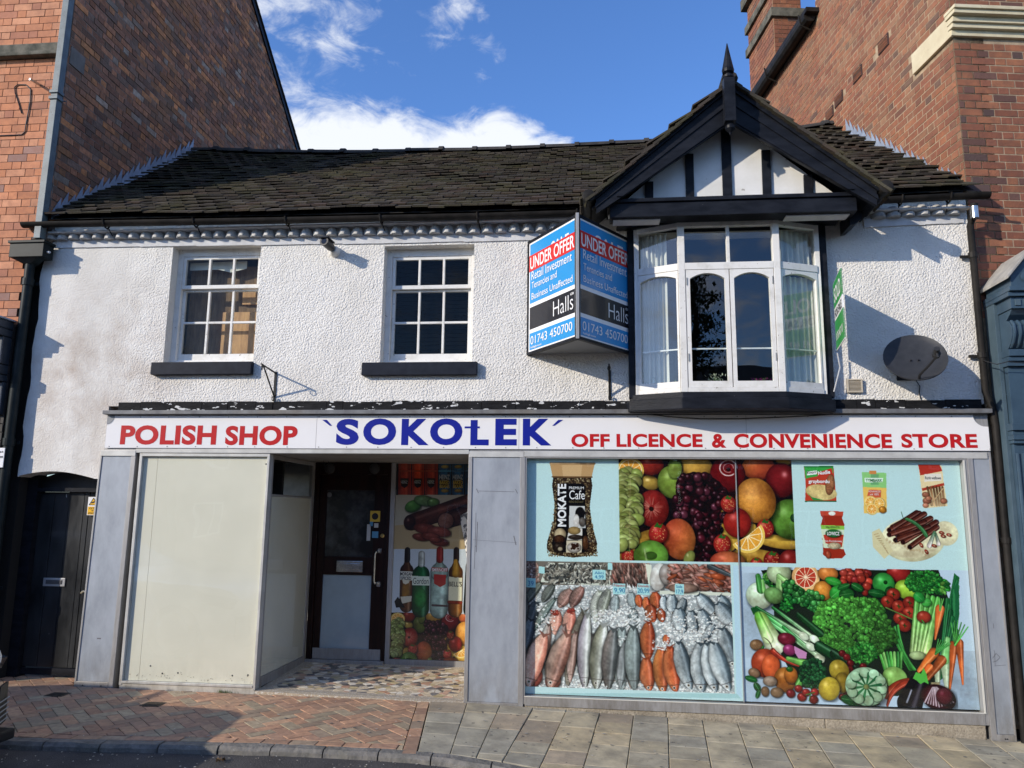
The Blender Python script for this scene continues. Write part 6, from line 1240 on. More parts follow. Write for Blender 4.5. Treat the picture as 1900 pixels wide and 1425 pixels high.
# green board on the bay post
gA = at(1541, 527, -.12); gB = at(1546, 650, -.12); tp_ = atz(1549.5, 502, gA[2]); x_, y_ = float(gA[0])+.03, -.10; T2 = np.array([float(tp_[0]), float(tp_[1])]); z0_, z1_ = float(gB[2]), float(gA[2])
gs = thing('sale_board', 'green and white for sale board fixed edge on to the right bay post', 'sign', (x_, y_, z0_))
A = np.array([x_, y_, z0_]); T2 = np.array([x_-.03, y_-.50]); tx0 = topx([x_, y_, z0_])[0]+15
for _k in range(200):
    if topx([T2[0], T2[1], z0_])[0] > tx0: T2[0] -= .002
U = np.array([T2[0]-x_, T2[1]-y_, 0]); L = np.linalg.norm(U); U /= L; Z = np.array([0, 0, 1.]); W = np.cross(U, Z)
for sgn in (1,):
    b = MB(); b.obox(A-W*.004, U*L, W*.008, Z*(z1_-z0_)); pn = b.build('sign_board', m_txtw, gs)
    b = MB(); mg = mat('board_green', (.03, .32, .06), rough=.3, coat=.2); H = z1_-z0_
    b.obox(A+Z*.008-W*.0055, U*L, W*.011, Z*H*.42); b.obox(A+Z*H*.62-W*.0055, U*L, W*.011, Z*H*.372); b.build('colour_field', mg, gs)
    for W2_, O2, U2 in ((W, A+W*.0045, U), (-W, A+U*L-W*.0045, -U)):
        text('SOLD', O2, U2, Z, .06, L-.05, H*.68, H*.9, m_txtw, gs, bold=.02, depth=.003); text('FOR SALE', O2, U2, Z, .05, L-.05, H*.46, H*.58, m_txtk, gs, bold=.02, depth=.003); text('01743 467 101', O2, U2, Z, .05, L-.05, H*.12, H*.24, m_txtw, gs, depth=.003)
b = MB(); b.tube([(x_, y_+.0, z0_-.02), (x_+.02, -.086, z0_-.15), (2.14, -.09, 2.80)], .006, 6); b.build('fixing_wire', mat('wire_white', (.5, .5, .5), rough=.5), gs)

# ------------------------------------------------------------------ dish, vent, camera, brackets
dc = np.array([2.775, -.27, 3.062]); nrm = Vector((-.20, -.80, .54)).normalized(); sd = thing('satellite_dish', 'dark grey satellite dish on the white wall right of the bay window', 'satellite dish', (2.78, 0, 2.95))
m_dish = mat('dish_grey', (.036, .038, .043), (.026, .028, .032), rough=.45, scale=14, bump=.05, bscale=200)
a_ = Vector((0, 0, 1)).cross(nrm).normalized(); b_ = nrm.cross(a_); R_ = .25
b = MB(); rings, ns_ = 9, 40
for side, off in ((0, 0.), (1, -.006)):
    for i in range(rings+1):
        r = R_*i/rings
        for k in range(ns_):
            t = 2*math.pi*k/ns_; p = Vector(dc)+a_*(r*math.cos(t)*1.0)+b_*(r*1.08*math.sin(t))+nrm*(.75*(r*r)/1.0+off-.035+(.006 if i == rings and side == 0 else 0)); b.v.append(tuple(p))
o_ = (rings+1)*ns_
for i in range(rings):
    for k in range(ns_):
        k2 = (k+1) % ns_; b.f.append((i*ns_+k, i*ns_+k2, (i+1)*ns_+k2, (i+1)*ns_+k)); b.f.append((o_+i*ns_+k, o_+(i+1)*ns_+k, o_+(i+1)*ns_+k2, o_+i*ns_+k2))
for k in range(ns_): k2 = (k+1) % ns_; b.f.append((rings*ns_+k, rings*ns_+k2, o_+rings*ns_+k2, o_+rings*ns_+k))
b.build('dish_reflector', m_dish, sd, smooth=True, fix=False)
low = Vector(dc)-b_*.245+nrm*.03; lnb = low+nrm*.24+b_*.03+a_*.11
b = MB(); b.tube([low-nrm*.04, low+nrm*.02, low+(lnb-low)*.5-b_*.015, lnb-b_*.03], .011, 8); b.build('dish_arm', m_txtk, sd, smooth=True)
b = MB(); b.tube([lnb-nrm*.0, lnb+nrm*.055], [.022, .024], 12); b.tube([lnb, lnb-nrm*.035], [.034, .030], 14); b.tube([lnb+nrm*.02-b_*.02, lnb+nrm*.02-b_*.07], .009, 8); b.build('dish_receiver', mat('receiver_plastic', (.03, .03, .03), rough=.35), sd, smooth=True)
b = MB(); b.tube([Vector(dc)-nrm*.05, Vector(dc)-nrm*.13, (dc[0], -.10, dc[2]-.06), (dc[0], -.004, dc[2]-.06)], .018, 8); b.box(dc[0]-.06, dc[0]+.06, -.012, -.001, dc[2]-.15, dc[2]+.03); b.build('dish_bracket', m_txtk, sd)
b = MB(); b.tube([tuple(low), (2.86, -.02, 2.93), (2.905, -.008, 2.86), (2.895, -.008, 2.80), (2.905, -.008, 2.74)], .0045, 6); b.build('dish_cable', m_txtk, sd, smooth=True)
for k in (-1, 1): b = MB(); p = Vector(dc)+a_*(.03*k)-nrm*.028; b.tube([p, p+nrm*.012], .007, 8); b.build('dish_bolt', m_txtk, sd)
v0 = at(1573, 728, -.03); v1 = at(1600, 703, -.03); vt = thing('wall_vent', 'small beige louvred vent low on the white wall beside the bay window', 'vent', (v0[0], 0, v0[2])); mv = mat('beige_plastic', (.52, .46, .36), rough=.5)
b = MB(); x0, x1, z0_, z1_ = v0[0], v1[0], v0[2], v1[2]; b.box(x0, x1, -.03, -.002, z0_, z0_+.012); b.box(x0, x1, -.03, -.002, z1_-.012, z1_); b.box(x0, x0+.012, -.03, -.002, z0_+.012, z1_-.012); b.box(x1-.012, x1, -.03, -.002, z0_+.012, z1_-.012); b.box(x0+.012, x1-.012, -.006, -.002, z0_+.012, z1_-.012); b.build('vent_frame', mv, vt)
for i in range(8): z = z0_+.016+i*(z1_-z0_-.03)/8; b = MB(); b.obox((x0+.012, -.028, z), (x1-x0-.024, 0, 0), (0, .018, .010), (0, .001, .003)); b.build('slat', mv, vt)
ca = at(622, 468, 0); cm = thing('security_camera', 'small black security camera on a white base under the eaves between the two sash windows', 'camera', tuple(ca)); e0 = np.array([ca[0], 0, ca[2]+.0]); d_ = np.array([-.03, -.17, .02])
b = MB(); b.lathe([(.055, 0), (.055, .02), (.045, .06), (.035, .075)], tuple(e0), axis=(0, -1, .1), n=18); b.build('camera_base', m_white, cm, smooth=True)
b = MB(); s0_ = e0+np.array([-.003, -.07, .01]); b.tube([s0_, s0_+d_*.25, s0_+d_*.9], [.028, .042, .042], 16); b.tube([s0_+d_*.9, s0_+d_*1.0], [.046, .046], 16); b.obox(s0_+d_*.3+np.array([-.045, 0, .03]), (.09, 0, 0), d_*.8, (0, 0, .014)); b.build('camera_body', m_txtk, cm, smooth=True)
b = MB(); b.tube([s0_+d_*1.001, s0_+d_*1.01], [.03, .028], 14); b.build('camera_lens', mat('lens_glass', (.01, .012, .02), rough=.05), cm)
def bracket(P, Lr, label, h):
    P = np.array(P, float); t = thing('sign_bracket', label, 'bracket', tuple(P), 'iron brackets above the shop sign'); mi = mat('black_iron', (.012, .012, .012), rough=.5)
    b = MB(); b.box(P[0]-.012, P[0]+.012, -.008, -.001, P[2]-.02, P[2]+h); b.build('wall_plate', mi, t); tip = np.array([P[0]-.01, -Lr, P[2]+h+.015]); top_ = np.array([P[0], -.006, P[2]+h-.015])
    b = MB(); b.tube([top_, tip], .008, 6); b.tube([(P[0], -.006, P[2]+.02), tuple(tip+np.array([0, .05, -.01]))], .008, 6); n = 22; 
    pts = [(P[0]+.0+.012*math.cos(i*.9), -.03-.02*i/n+.0, P[2]+.0+.022*math.sin(i*.9)) for i in range(9)]; b.tube(pts, .005, 5)
    pts = [(tip[0]+.012*math.cos(i*.8), tip[1]+.02-.016*math.cos(i*.8), tip[2]-.03+.022*math.sin(i*.8)) for i in range(9)]; b.tube(pts, .004, 5); b.build('bracket_arm', mi, t, smooth=True)
bracket((-3.062, 0, 2.765), .32, 'black iron scroll bracket on the wall by the leftmost sash window sill', .27)
bracket((.165, 0, 2.765), .22, 'black iron bracket on the wall below the blue sign box', .26)
# ------------------------------------------------------------------ neighbours
m_brL = mat('salmon_brick', None or (.5, .25, .17), (.30, .12, .07), rough=.8, scale=14, vary=[((.60, .25, .125), 6), ((.57, .225, .105), 4), ((.64, .295, .16), 4), ((.46, .19, .11), 2), ((.34, .20, .16), .6)], varyamt=.25, bump=.3, bscale=60, bdist=.004, stain=(.10, .07, .055), stainamt=.3, stainscale=1.6)
m_brS = mat('old_brown_brick', (.2, .1, .07), (.07, .045, .04), rough=.9, scale=16, vary=[((.50, .225, .12), 6), ((.38, .185, .115), 6), ((.68, .29, .12), 3), ((.29, .165, .115), 4), ((.46, .38, .30), 1.2), ((.26, .17, .125), 3), ((.40, .19, .09), 1.2)], varyamt=.7, bump=.8, bscale=40, bdist=.012, stain=(.36, .19, .09), stainamt=.5, stainscale=2.0)
m_brR = mat('red_brick', (.3, .1, .06), (.12, .07, .055), rough=.85, scale=20, vary=[((.30, .115, .062), 7), ((.26, .10, .058), 6), ((.34, .135, .068), 4), ((.20, .09, .058), 2), ((.14, .08, .06), 1), ((.32, .16, .09), 2)], varyamt=.28, bump=.5, bscale=50, bdist=.007, stain=(.31, .20, .115), stainamt=.45, stainscale=2.6)
m_brF = mat('dull_red_brick', (.3, .1, .06), (.10, .055, .045), rough=.85, scale=12, vary=[((.31, .12, .062), 6), ((.27, .10, .056), 5), ((.35, .14, .07), 4), ((.16, .08, .06), 2.5), ((.11, .07, .06), .7)], varyamt=.3, bump=.5, bscale=50, bdist=.006)
m_morL = mat('dark_mortar', (.13, .075, .055), (.08, .05, .04), rough=.95, scale=20); m_morS = mat('grey_mortar', (.30, .26, .22), (.10, .07, .055), rough=.95, scale=4); m_morR = mat('buff_mortar', (.46, .35, .23), (.32, .23, .15), rough=.95, scale=12, bump=.3, bscale=60)
m_stone = mat('weathered_stone', (.17, .155, .12), (.06, .06, .045), rough=.9, scale=7, bump=.6, bscale=25); m_pipeg = mat('blue_grey_pipe_paint', (.16, .20, .21), (.11, .135, .145), rough=.45, scale=9, speck=(.05, .05, .05), speckth=.68)
m_creamst = mat('cream_painted_stone', (.70, .62, .42), (.60, .51, .33), rough=.6, scale=5, speck=(.3, .25, .17), speckth=.7, bump=.2, bscale=20)
XS, YL = -5.555, -.10
lb = thing('brick_building', 'tall brick building at the left with salmon front and dark brown side wall', 'building', (-6.5, 3, 0))
vz = lambda y: 8.46+.70*(6.18-y)
b = MB(); b.prism([(XS, YL, 4.42), (XS, 9.0, 4.42), (XS, 9.0, vz(9.0)), (XS, YL, vz(YL))], (-.25, 0, 0)); b.box(-5.80, -5.78, .02, .35, -.2, 4.42); b.build('side_wall', m_morS, lb); sw_ = bpy.data.objects['side_wall']
brickwall((XS, YL, 0), (0, 1, 0), (1, 0, 0), 8.0, 11.2, m_brS, sw_, lambda u, z: z > max(4.6, roof_z(min(u+YL, 2.6), -5.5)-.12 if u+YL < 2.6 else 6.3) and z < vz(u+YL)-.08, bl=.222, ch=.077, seed=3, joint=.011, jit=.005, proud=.005)
b = MB(); b.box(-12, XS-.25, YL, YL+.25, 4.42, 13); b.box(-12, -5.78, YL, YL+.25, 3.5, 4.42); fw_ = b.build('street_wall', m_morL, lb)
brickwall((-9.774, YL, 0), (1, 0, 0), (0, -1, 0), 9.774+XS, 9.6, m_brL, fw_, lambda u, z: z > 3.56 and not (6.44 < z < 6.62) and (z > 4.42 or u < 9.774-5.78), bl=.2165, ch=.0838, seed=5, joint=.007, proud=.004)
b = MB(); b.box(-12, -5.625, YL-.05, YL-.006, 6.50, 6.61); b.box(-12, -5.625, YL-.085, YL-.006, 6.455, 6.499); b.build('string_course', m_stone, lb, bevel=.01)
b = MB(); b.box(XS+.001, XS+.013, YL+.02, YL+.25, 6.40, 6.60); b.build('corner_stone', mat('grey_quoin', (.22, .2, .18), (.16, .15, .13), rough=.8, scale=8), lb)
b = MB(); P0, P1 = np.array([XS+.03, YL-.1, vz(YL-.1)]), np.array([XS+.03, 9.0, vz(9.0)]); b.obox(P0+np.array([0, 0, -.12]), P1-P0, (-.3, 0, 0), (0, 0, .10)); b.build('verge_board', m_black, lb)
r_ = random.Random(4); it = []; d_ = (P1-P0)/np.linalg.norm(P1-P0); n_ = np.array([0, .7, 1])/math.hypot(.7, 1)
for i in range(70): it.append((P0+d_*(.1*i)*1.35+n_*(.012+r_.uniform(0, .006))+np.array([-.08, 0, 0]), np.array([.1, 0, 0]), (d_*math.cos(.1)+n_*math.sin(.1))*.085, n_*.008))
boxpieces('roof_tile', it, m_ridge, lb, 100)
b = MB(); b.prism([(-12, YL-.1, vz(YL)), (-12, 9, vz(9)), (XS-.2, 9, vz(9)), (XS-.2, YL-.1, vz(YL))], (0, 0, .05)); b.build('roof', m_ridge, lb)
# square pipe, hopper, round pipe
def sq(p, Y): return at(*p, Y)
pt = thing('square_downpipe', 'square blue grey downpipe with a moulded collar on the left building corner', 'pipe', (-5.6, YL, 4.5))
b = MB(); b.obox((-5.632, YL-.09, 4.40), (.072, 0, 0), (0, .082, 0), (.03, 0, 8)); b.build('pipe_shaft', m_pipeg, pt, bevel=.004)
zc = float(at(105, 178, -.18)[2])
for dz, e in ((-.04, .014), (.03, .014)): b = MB(); b.box(-5.632-e+.005, -5.56+e+.005, YL-.09-e, YL-.007, zc+dz, zc+dz+.035); b.build('pipe_collar', m_pipeg, pt, bevel=.004)
b = MB(); b.box(-5.56, -5.50, YL-.03, YL-.02, zc-.035, zc-.028); b.build('pipe_lug', m_pipeg, pt)
hp = thing('round_downpipe', 'black round downpipe hanging below a square hopper at the left end of the white wall', 'pipe', (-5.715, -.085, 0)); m_hop = mat('hopper_paint', (.018, .024, .024), (.01, .013, .013), rough=.45, scale=9, spec=.15)
b = MB(); b.prism([(-5.87, -.20, 4.20), (-5.50, -.20, 4.20), (-5.50, -.20, 4.36), (-5.87, -.20, 4.36)], (0, .15, 0)); b.box(-5.885, -5.485, -.215, -.045, 4.345, 4.372); b.prism([(-5.84, -.19, 4.199), (-5.56, -.19, 4.199), (-5.67, -.13, 4.15), (-5.76, -.13, 4.15)], (0, .1, 0)); b.build('hopper', m_hop, hp, bevel=.004)
b = MB(); b.tube([(-5.715, -.085, 4.2), (-5.715, -.085, .0)], .046, 16); b.build('pipe_shaft', m_hop, hp, smooth=True)
for z in (3.93, 2.30, .9): b = MB(); b.tube([(-5.715, -.085, z), (-5.715, -.085, z+.07)], .055, 16); b.box(-5.80, -5.64, -.04, -.03, z+.02, z+.05); b.build('pipe_collar', m_hop, hp)
b = MB(); b.tube([(-5.56, -.12, 4.27), (-5.50, -.14, 4.262), (-5.45, -.17, 4.25)], .012, 6); b.build('overflow_spout', m_whiteb, hp)
b = MB(); pts = [at(x, y, YL-.012) for x, y in ((40, 210), (34, 190), (28, 172), (27, 162), (33, 157), (48, 157), (57, 166), (56, 190), (52, 210), (48, 232), (46, 245), (40, 250), (20, 251), (-10, 252))]; b.tube(pts, .006, 5); o = b.build('cable', m_txtk, smooth=True); tag(o, 'looped black cable hanging on the salmon brick front', 'cable')
b = MB(); p = at(75, 158, YL); b.tube([tuple(p), tuple(p+np.array([-.03, -.12, .0]))], .014, 8); o = b.build('wall_spigot', m_chrome); tag(o, 'short steel spigot sticking out of the salmon brick front', 'pipe')
# neighbour's painted shopfront at the far left
ns = thing('painted_shopfront', 'dark grey painted cornice and pilaster of the neighbouring shop at the left edge', 'shopfront', (-6.3, -.2, 0)); m_nav = mat('dark_slate_paint', (.045, .055, .07), (.03, .037, .048), rough=.4, scale=6)
for i, (z0_, z1_, d) in enumerate(((3.46, 3.54, .24), (3.38, 3.455, .19), (3.10, 3.375, .12), (3.0, 3.095, .17), (2.93, 2.995, .13), (2.60, 2.925, .05))):
    b = MB(); b.box(-9, -5.80+.0*i, YL-d, YL+.1, z0_, z1_); b.build('cornice_moulding', m_nav, ns, bevel=.012)
b = MB(); b.box(-9, -5.78, YL-.26, YL+.1, 3.545, 3.56); b.build('cornice_lead', m_lead, ns)
b = MB(); b.box(-9, -5.86, YL-.04, YL+.2, -.1, 2.595); b.build('pilaster', m_nav, ns, bevel=.006)
b = MB(); b.box(-5.94, -5.78, YL+.0, .4, -.1, 3.5); b.box(-5.78, -5.66, .05, .17, -.1, 4.5); bp_ = b.build('brick_pier', mat('black_mortar', (.02, .018, .016), rough=.9), lb)
brickwall((-5.94, YL, 0), (1, 0, 0), (0, -1, 0), .16, 3.5, mat('black_painted_brick', (.022, .018, .018), (.06, .045, .035), rough=.55, scale=9, vary=[((.02, .017, .017), 5), ((.035, .026, .022), 2)], varyamt=.4), bp_, lambda u, z: True, ch=.0838, bl=.2165, seed=8)
p = at(2, 850, YL-.045); st = thing('notice', 'small white notice with black lettering at the left edge', 'notice', tuple(p)); b = MB(); b.box(p[0]-.22, p[0]+.03, YL-.05, YL-.041, p[2]-.09, p[2]+.10); b.build('notice_plate', m_txtw, st)
text('rking at', (p[0], YL-.051, p[2]), EX, EZ, -.16, .022, .045, .075, m_txtk, st); text('our own risk em', (p[0], YL-.051, p[2]), EX, EZ, -.19, .022, .0, .03, m_txtk, st)

# right hand building, standing a little askew
rb = thing('brick_building', 'red brick building at the right with cream cornice, black gutter and chimney', 'building', (4.5, 2, 0))
th = math.radians(8.455); UR = np.array([-math.sin(th), math.cos(th), 0]); FR = np.array([math.cos(th), math.sin(th), 0]); CO = np.array([3.452, .0, 0.]); NR = -FR; NF = np.array([math.sin(th), -math.cos(th), 0])
def rw(x, y, d=0.):
    dd = CF+CR*(x-950)/FPX-CU*(y-712.5)/FPX; P0 = CO+NR*d; t = ((P0-CP)@NR)/(dd@NR); P = CP+dd*t; return float((P-CO)@UR), float(P[2])
def W_(u, z, d=0.): return CO+UR*u+np.array([0, 0, z])+NR*d
uM = rw(1514, 20)[0]; zG = 8.36
b = MB(); b.prism([W_(0, 0), W_(uM, 0), W_(uM, 13), W_(0, 13)], -NR*.3); b.prism([W_(uM, 0, -.001), W_(9, 0, -.001), W_(9, zG, -.001), W_(uM, zG, -.001)], -NR*.3); sR = b.build('side_wall', m_morR, rb)
AIR = [rw(*a) for a in ((1640, 82), (1592, 138), (1557, 184), (1540, 212))]
def insR(u, z):
    y = u*math.cos(th)
    if z < (roof_z(y, 3.3)-.1 if y < 2.5 else 6.2) or z < 4.45: return False
    if u < .66 and 6.20 < z < 6.47: return False
    if any(abs(u-a[0]) < .13 and abs(z-a[1]) < .06 for a in AIR): return False
    return z < 9.6 if u < uM else z < zG-.02
brickwall(CO, UR, NR, 6.2, 9.7, m_brR, sR, insR, ch=.0755, bl=.228, seed=13, joint=.012, jit=.002, proud=.003)
airs = [(1640, 82), (1592, 138), (1557, 184), (1540, 212)]
for a in airs:
    u, z = rw(*a); b = MB(); b.prism([W_(u-.11, z-.072), W_(u+.11, z-.072), W_(u+.11, z+.072), W_(u-.11, z+.072)], NR*.012); 
    ab = b.build('airbrick', mat('airbrick_clay', (.07, .04, .035), (.05, .03, .028), rough=.8, scale=20), rb)
    b = MB()
    for k in range(6): b.prism([W_(u-.095, z-.06+k*.02, .0125), W_(u+.095, z-.06+k*.02, .0125), W_(u+.095, z-.05+k*.02, .0125), W_(u-.095, z-.05+k*.02, .0125)], NR*.006)
    b.build('airbrick_rib', m_brR, ab)
u1, _ = rw(1697, 110)
b = MB(); b.prism([W_(-.02, 6.235), W_(u1, 6.235), W_(u1, 6.455), W_(-.02, 6.455)], NR*.035); b.build('cream_band', m_creamst, rb, bevel=.003)
fR = MB(); FO = lambda s, z, d=0.: CO+FR*s+np.array([0, 0, z])+NF*d
fR.prism([FO(0, 0), FO(7, 0), FO(7, 13), FO(0, 13)], -NF*.3); fRo = fR.build('street_wall', m_morR, rb)
brickwall(CO, FR, NF, 4.5, 9.6, m_brF, fRo, lambda u, z: z > 3.5 and not (6.22 < z < 6.50), ch=.0755, bl=.228, seed=17, joint=.012, proud=.003)
for i, (z0_, z1_, d) in enumerate(((6.24, 6.30, .035), (6.30, 6.345, .075), (6.345, 6.40, .10), (6.40, 6.44, .15), (6.44, 6.475, .17))):
    b = MB(); b.prism([FO(-.02-d*.3, z0_+.001), FO(7, z0_+.001), FO(7, z1_), FO(-.02-d*.3, z1_)], NF*d); b.build('cornice_moulding', m_creamst, rb, bevel=.004)
# rear eaves gutter and chimney
P = [W_(uM-.02, zG+.02, .10), W_(8.6, zG+.02, .10)]; b = MB(); b.tube([tuple(P[0]), tuple(P[1])], .085, 12); b.prism([W_(uM-.1, zG+.03, .18), W_(8.6, zG+.03, .18), W_(8.6, zG+.09, .18), W_(uM-.1, zG+.09, .18)], -NR*.3); b.build('eaves_gutter', m_gut, rb)
for u in (uM+.1, 4.1, 5.0): b = MB(); b.tube([tuple(W_(u, zG-.12, .03)), tuple(W_(u, zG-.05, .18)), tuple(W_(u, zG+.1, .2))], .012, 5); b.build('gutter_bracket', m_gut, rb)
b = MB(); b.prism([W_(uM, zG+.08, .05), W_(9, zG+.08, .05), W_(9, zG+2.3, -2.9), W_(uM, zG+2.3, -2.9)], (0, 0, .05)); b.build('roof', m_ridge, rb)
uc0, uc1 = rw(1438, 100, -.12)[0], rw(1391, 120, -.12)[0]; cw = .46
def ch(u0, u1, z0_, z1_, e=0., w=cw): q = MB(); q.obox(W_(u0-e, z0_, -.12+e), UR*(u1-u0+2*e), -NR*(w+2*e), (0, 0, z1_-z0_)); return q
zc0 = rw(1437, 30, -.1)[1]
chm = ch(uc0, uc1, 6.5, zc0+3.2).build('chimney', m_morR, rb)
brickwall(W_(uc0, 0, -.12), UR, NR, uc1-uc0, 13.8, m_brR, chm, lambda u, z: z > 7.2 and z < zc0+2.5, seed=21, limit=150)
brickwall(W_(uc0, 0, -.12)-NR*cw, NR, -UR, cw, 13.8, m_brF, chm, lambda u, z: z > 7.2 and z < zc0+2.5, seed=22, limit=120)
zq = rw(1437, 22, -.1)[1]
for z0_, z1_, e in ((zq-.02, zq+.13, .05), (zq+.42, zq+.56, .05), (zq+.9, zq+1.1, .09)): ch(uc0, uc1, z0_, z1_, e).build('chimney_course', m_stone, rb, bevel=.006)
# right flashing
b = MB(); n = 22; r_ = random.Random(6); P0, P1 = W_(.035, 4.705, .010), W_(2.11, 6.40, .010); Uz = (P1-P0)
for i in range(n):
    a, c = P0+Uz*i/n, P0+Uz*(i+1)/n; k = .012*(i % 6 == 0); b.prism([a-np.array([0, 0, .05]), c-np.array([0, 0, .05]), c+np.array([0, 0, .05]), c+np.array([0, 0, .145+r_.uniform(-.045, .03)]), a+np.array([0, 0, .045+k])], NR*.005)
b.obox(P0+np.array([0, 0, -.03]), Uz, (-.11, 0, 0), (0, 0, .012)); b.build('lead_flashing', m_lead, shop)
# downpipe on the white wall's right end
dp = thing('downpipe', 'thin black downpipe down the right end of the white wall past the shopfront', 'pipe', (3.42, -.06, 0))
b = MB(); b.tube([(3.43, -.16, 4.50), (3.43, -.14, 4.42), (3.425, -.065, 4.33), (3.425, -.065, 2.80), (3.47, -.06, 2.66), (3.485, -.06, 2.5), (3.485, -.06, -.10)], .030, 12); b.build('pipe_shaft', m_gut, dp, smooth=True)
b = MB(); b.tube([(3.428, -.15, 4.36), (3.428, -.15, 4.47)], .036, 12); b.build('pipe_joint', m_chrome, dp, smooth=True)
for z in (4.02, 3.1, 1.5): b = MB(); b.tube([(3.425 if z > 2.7 else 3.485, -.063, z), (3.425 if z > 2.7 else 3.485, -.063, z+.05)], .038, 12); b.box(3.33 if z > 2.7 else 3.45, 3.40 if z > 2.7 else 3.47, -.04, -.02, z+.01, z+.035); b.build('pipe_collar', m_gut, dp)
b = MB(); b.box(3.437, 3.56, .02, .3, -.2, 3.75); b.build('passage_gap', m_dark, rb)
# teal shopfront
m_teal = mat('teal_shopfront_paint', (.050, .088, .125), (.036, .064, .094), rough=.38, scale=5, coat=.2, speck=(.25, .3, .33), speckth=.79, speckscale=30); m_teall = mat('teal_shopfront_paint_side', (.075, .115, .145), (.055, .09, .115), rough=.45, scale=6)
ts = thing('teal_shopfront', 'dark teal shopfront pilaster with scrolled console and gabled lead cap at right edge', 'shopfront', (3.9, -.2, -.1))
X0 = 3.515; yb = .0; zz = lambda y, Y=-.25: float(at(1866, y, Y)[2])
def tb(x0, x1, y0, z0_, z1_, nm, m=m_teal, bev=.004): q = MB(); q.box(x0, x1, y0, .0, z0_, z1_); return q.build(nm, m, ts, bevel=bev)
tb(X0, X0+.36, -.26, -.12, .16, 'pilaster_plinth'); tb(X0+.015, X0+.34, -.235, .162, .20, 'plinth_moulding')
tb(X0+.03, X0+.33, -.20, .202, 2.33, 'pilaster')
for i in range(6): q = MB(); x = X0+.052+i*.046; q.tube([(x, -.203, .30), (x, -.203, 2.25)], .014, 8); q.build('flute', m_teal, ts, smooth=True)
for z0_, z1_, d in ((2.332, 2.36, .23), (2.362, 2.40, .245), (2.402, 2.44, .225), (2.442, 2.50, .25)): tb(X0+.03-(d-.2)*.4, X0+.33+(d-.2)*.4, -d, z0_, z1_, 'capital_moulding')
tb(X0+.035, X0+.325, -.215, 2.502, 2.99, 'console_panel')
for z0_, z1_, d in ((2.992, 3.03, .25), (3.032, 3.07, .27), (3.072, 3.13, .29)): tb(X0+.02, X0+.34, -d, z0_, z1_, 'capital_moulding')
q = MB(); pr_ = [(0, 3.132), (-.25, 3.132), (-.30, 3.17), (-.34, 3.24), (-.345, 3.31), (-.31, 3.36), (-.27, 3.38), (-.33, 3.42), (-.37, 3.46), (0, 3.46)]; q.prism([(X0+.03, y, z) for y, z in pr_], (.30, 0, 0)); q.build('console', m_teal, ts, bevel=.004)
for i in range(6): q = MB(); x = X0+.05+i*.046; q.tube([(x, -.27, 3.15), (x, -.318, 3.19), (x, -.352, 3.26), (x, -.348, 3.33), (x, -.31, 3.37)], .013, 7); q.build('console_reed', m_teal, ts, smooth=True)
tb(X0+.02, X0+.34, -.39, 3.462, 3.56, 'dentil_block'); 
for i in range(4): q = MB(); q.box(X0+.05+i*.07, X0+.095+i*.07, -.402, -.391, 3.485, 3.54); q.build('dentil_boss', m_teall, ts, bevel=.003)
for z0_, z1_, d in ((3.562, 3.60, .42), (3.602, 3.64, .45)): tb(X0-.01, X0+.38, -d, z0_, z1_, 'capital_moulding')
q = MB(); q.prism([(X0+.01, -.44, 3.642), (X0+.36, -.44, 3.642), (X0+.36, -.44, 3.74), (X0+.185, -.44, 3.93), (X0+.01, -.44, 3.74)], (0, .42, 0)); q.build('gable_block', m_teal, ts)
q = MB(); q.lathe([(.03, 0), (.045, .006), (.03, .012)], (X0+.13, -.442, 3.72), axis=(0, -1, 0), n=12); q.lathe([(.03, 0), (.045, .006), (.03, .012)], (X0+.24, -.442, 3.72), axis=(0, -1, 0), n=12); q.build('rosette', m_teal, ts, smooth=True)
q = MB(); q.prism([(X0-.03, -.48, 3.70), (X0+.185, -.48, 3.955), (X0+.40, -.48, 3.70), (X0+.40, -.48, 3.73), (X0+.185, -.48, 3.985), (X0-.03, -.48, 3.73)], (0, .50, 0)); q.build('lead_cap', mat('pale_lead', (.40, .38, .34), (.27, .26, .24), rough=.7, scale=10, bump=.3, bscale=14, bdist=.01), ts, bevel=.004)
q = MB(); q.box(X0-.004, X0+.0295, -.16, .0, .2, 3.62); q.build('side_panel', m_teall, ts, bevel=.003)
q = MB(); q.box(X0+.36, X0+3.5, -.12, .6, -.1, 3.6); q.build('shop_frame', m_teal, ts)
for z0_, z1_, d in ((3.0, 3.06, .20), (3.062, 3.10, .24), (2.4, 2.45, .18)): q = MB(); q.box(X0+.36, X0+3.5, -d, -.121, z0_, z1_); q.build('frieze_moulding', m_teal, ts)
q = MB(); q.tube([tuple(at(1824, 669, -.1)), tuple(at(1850, 676, -.3)), tuple(at(1870, 671, -.33)), tuple(at(1905, 674, -.33))], .004, 5); o = q.build('cable', m_txtk); tag(o, 'thin black wire looping across the teal console at the right edge', 'cable')

# ------------------------------------------------------------------ ground
def strip_mesh(xs, ys, zf, name, m, kind='structure'):
    b = MB(); ny = len(ys)
    for x in xs:
        for y in ys: b.v.append((x, y, zf(x, y)))
    for i in range(len(xs)-1):
        for j in range(ny-1): b.f.append((i*ny+j, (i+1)*ny+j, (i+1)*ny+j+1, i*ny+j+1))
    return b.build(name, m, kind=kind, fix=False)
kp = [atg(x, y) for x, y in ((-160, 1358), (0, 1366), (139, 1372), (343, 1375.6), (535, 1380.6), (732, 1390), (833, 1399), (960, 1418), (1060, 1440))]
kx = [float(p[0]) for p in kp]; ky = [float(p[1]) for p in kp]
print('kerb', list(zip(np.round(kx, 2), np.round(ky, 2))))
def kerby(x):
    if x < kx[0]: return ky[0]+.05*(kx[0]-x)*0
    if x > kx[-1]: return ky[-1]-.09*(x-kx[-1])
    return float(np.interp(x, kx, ky))
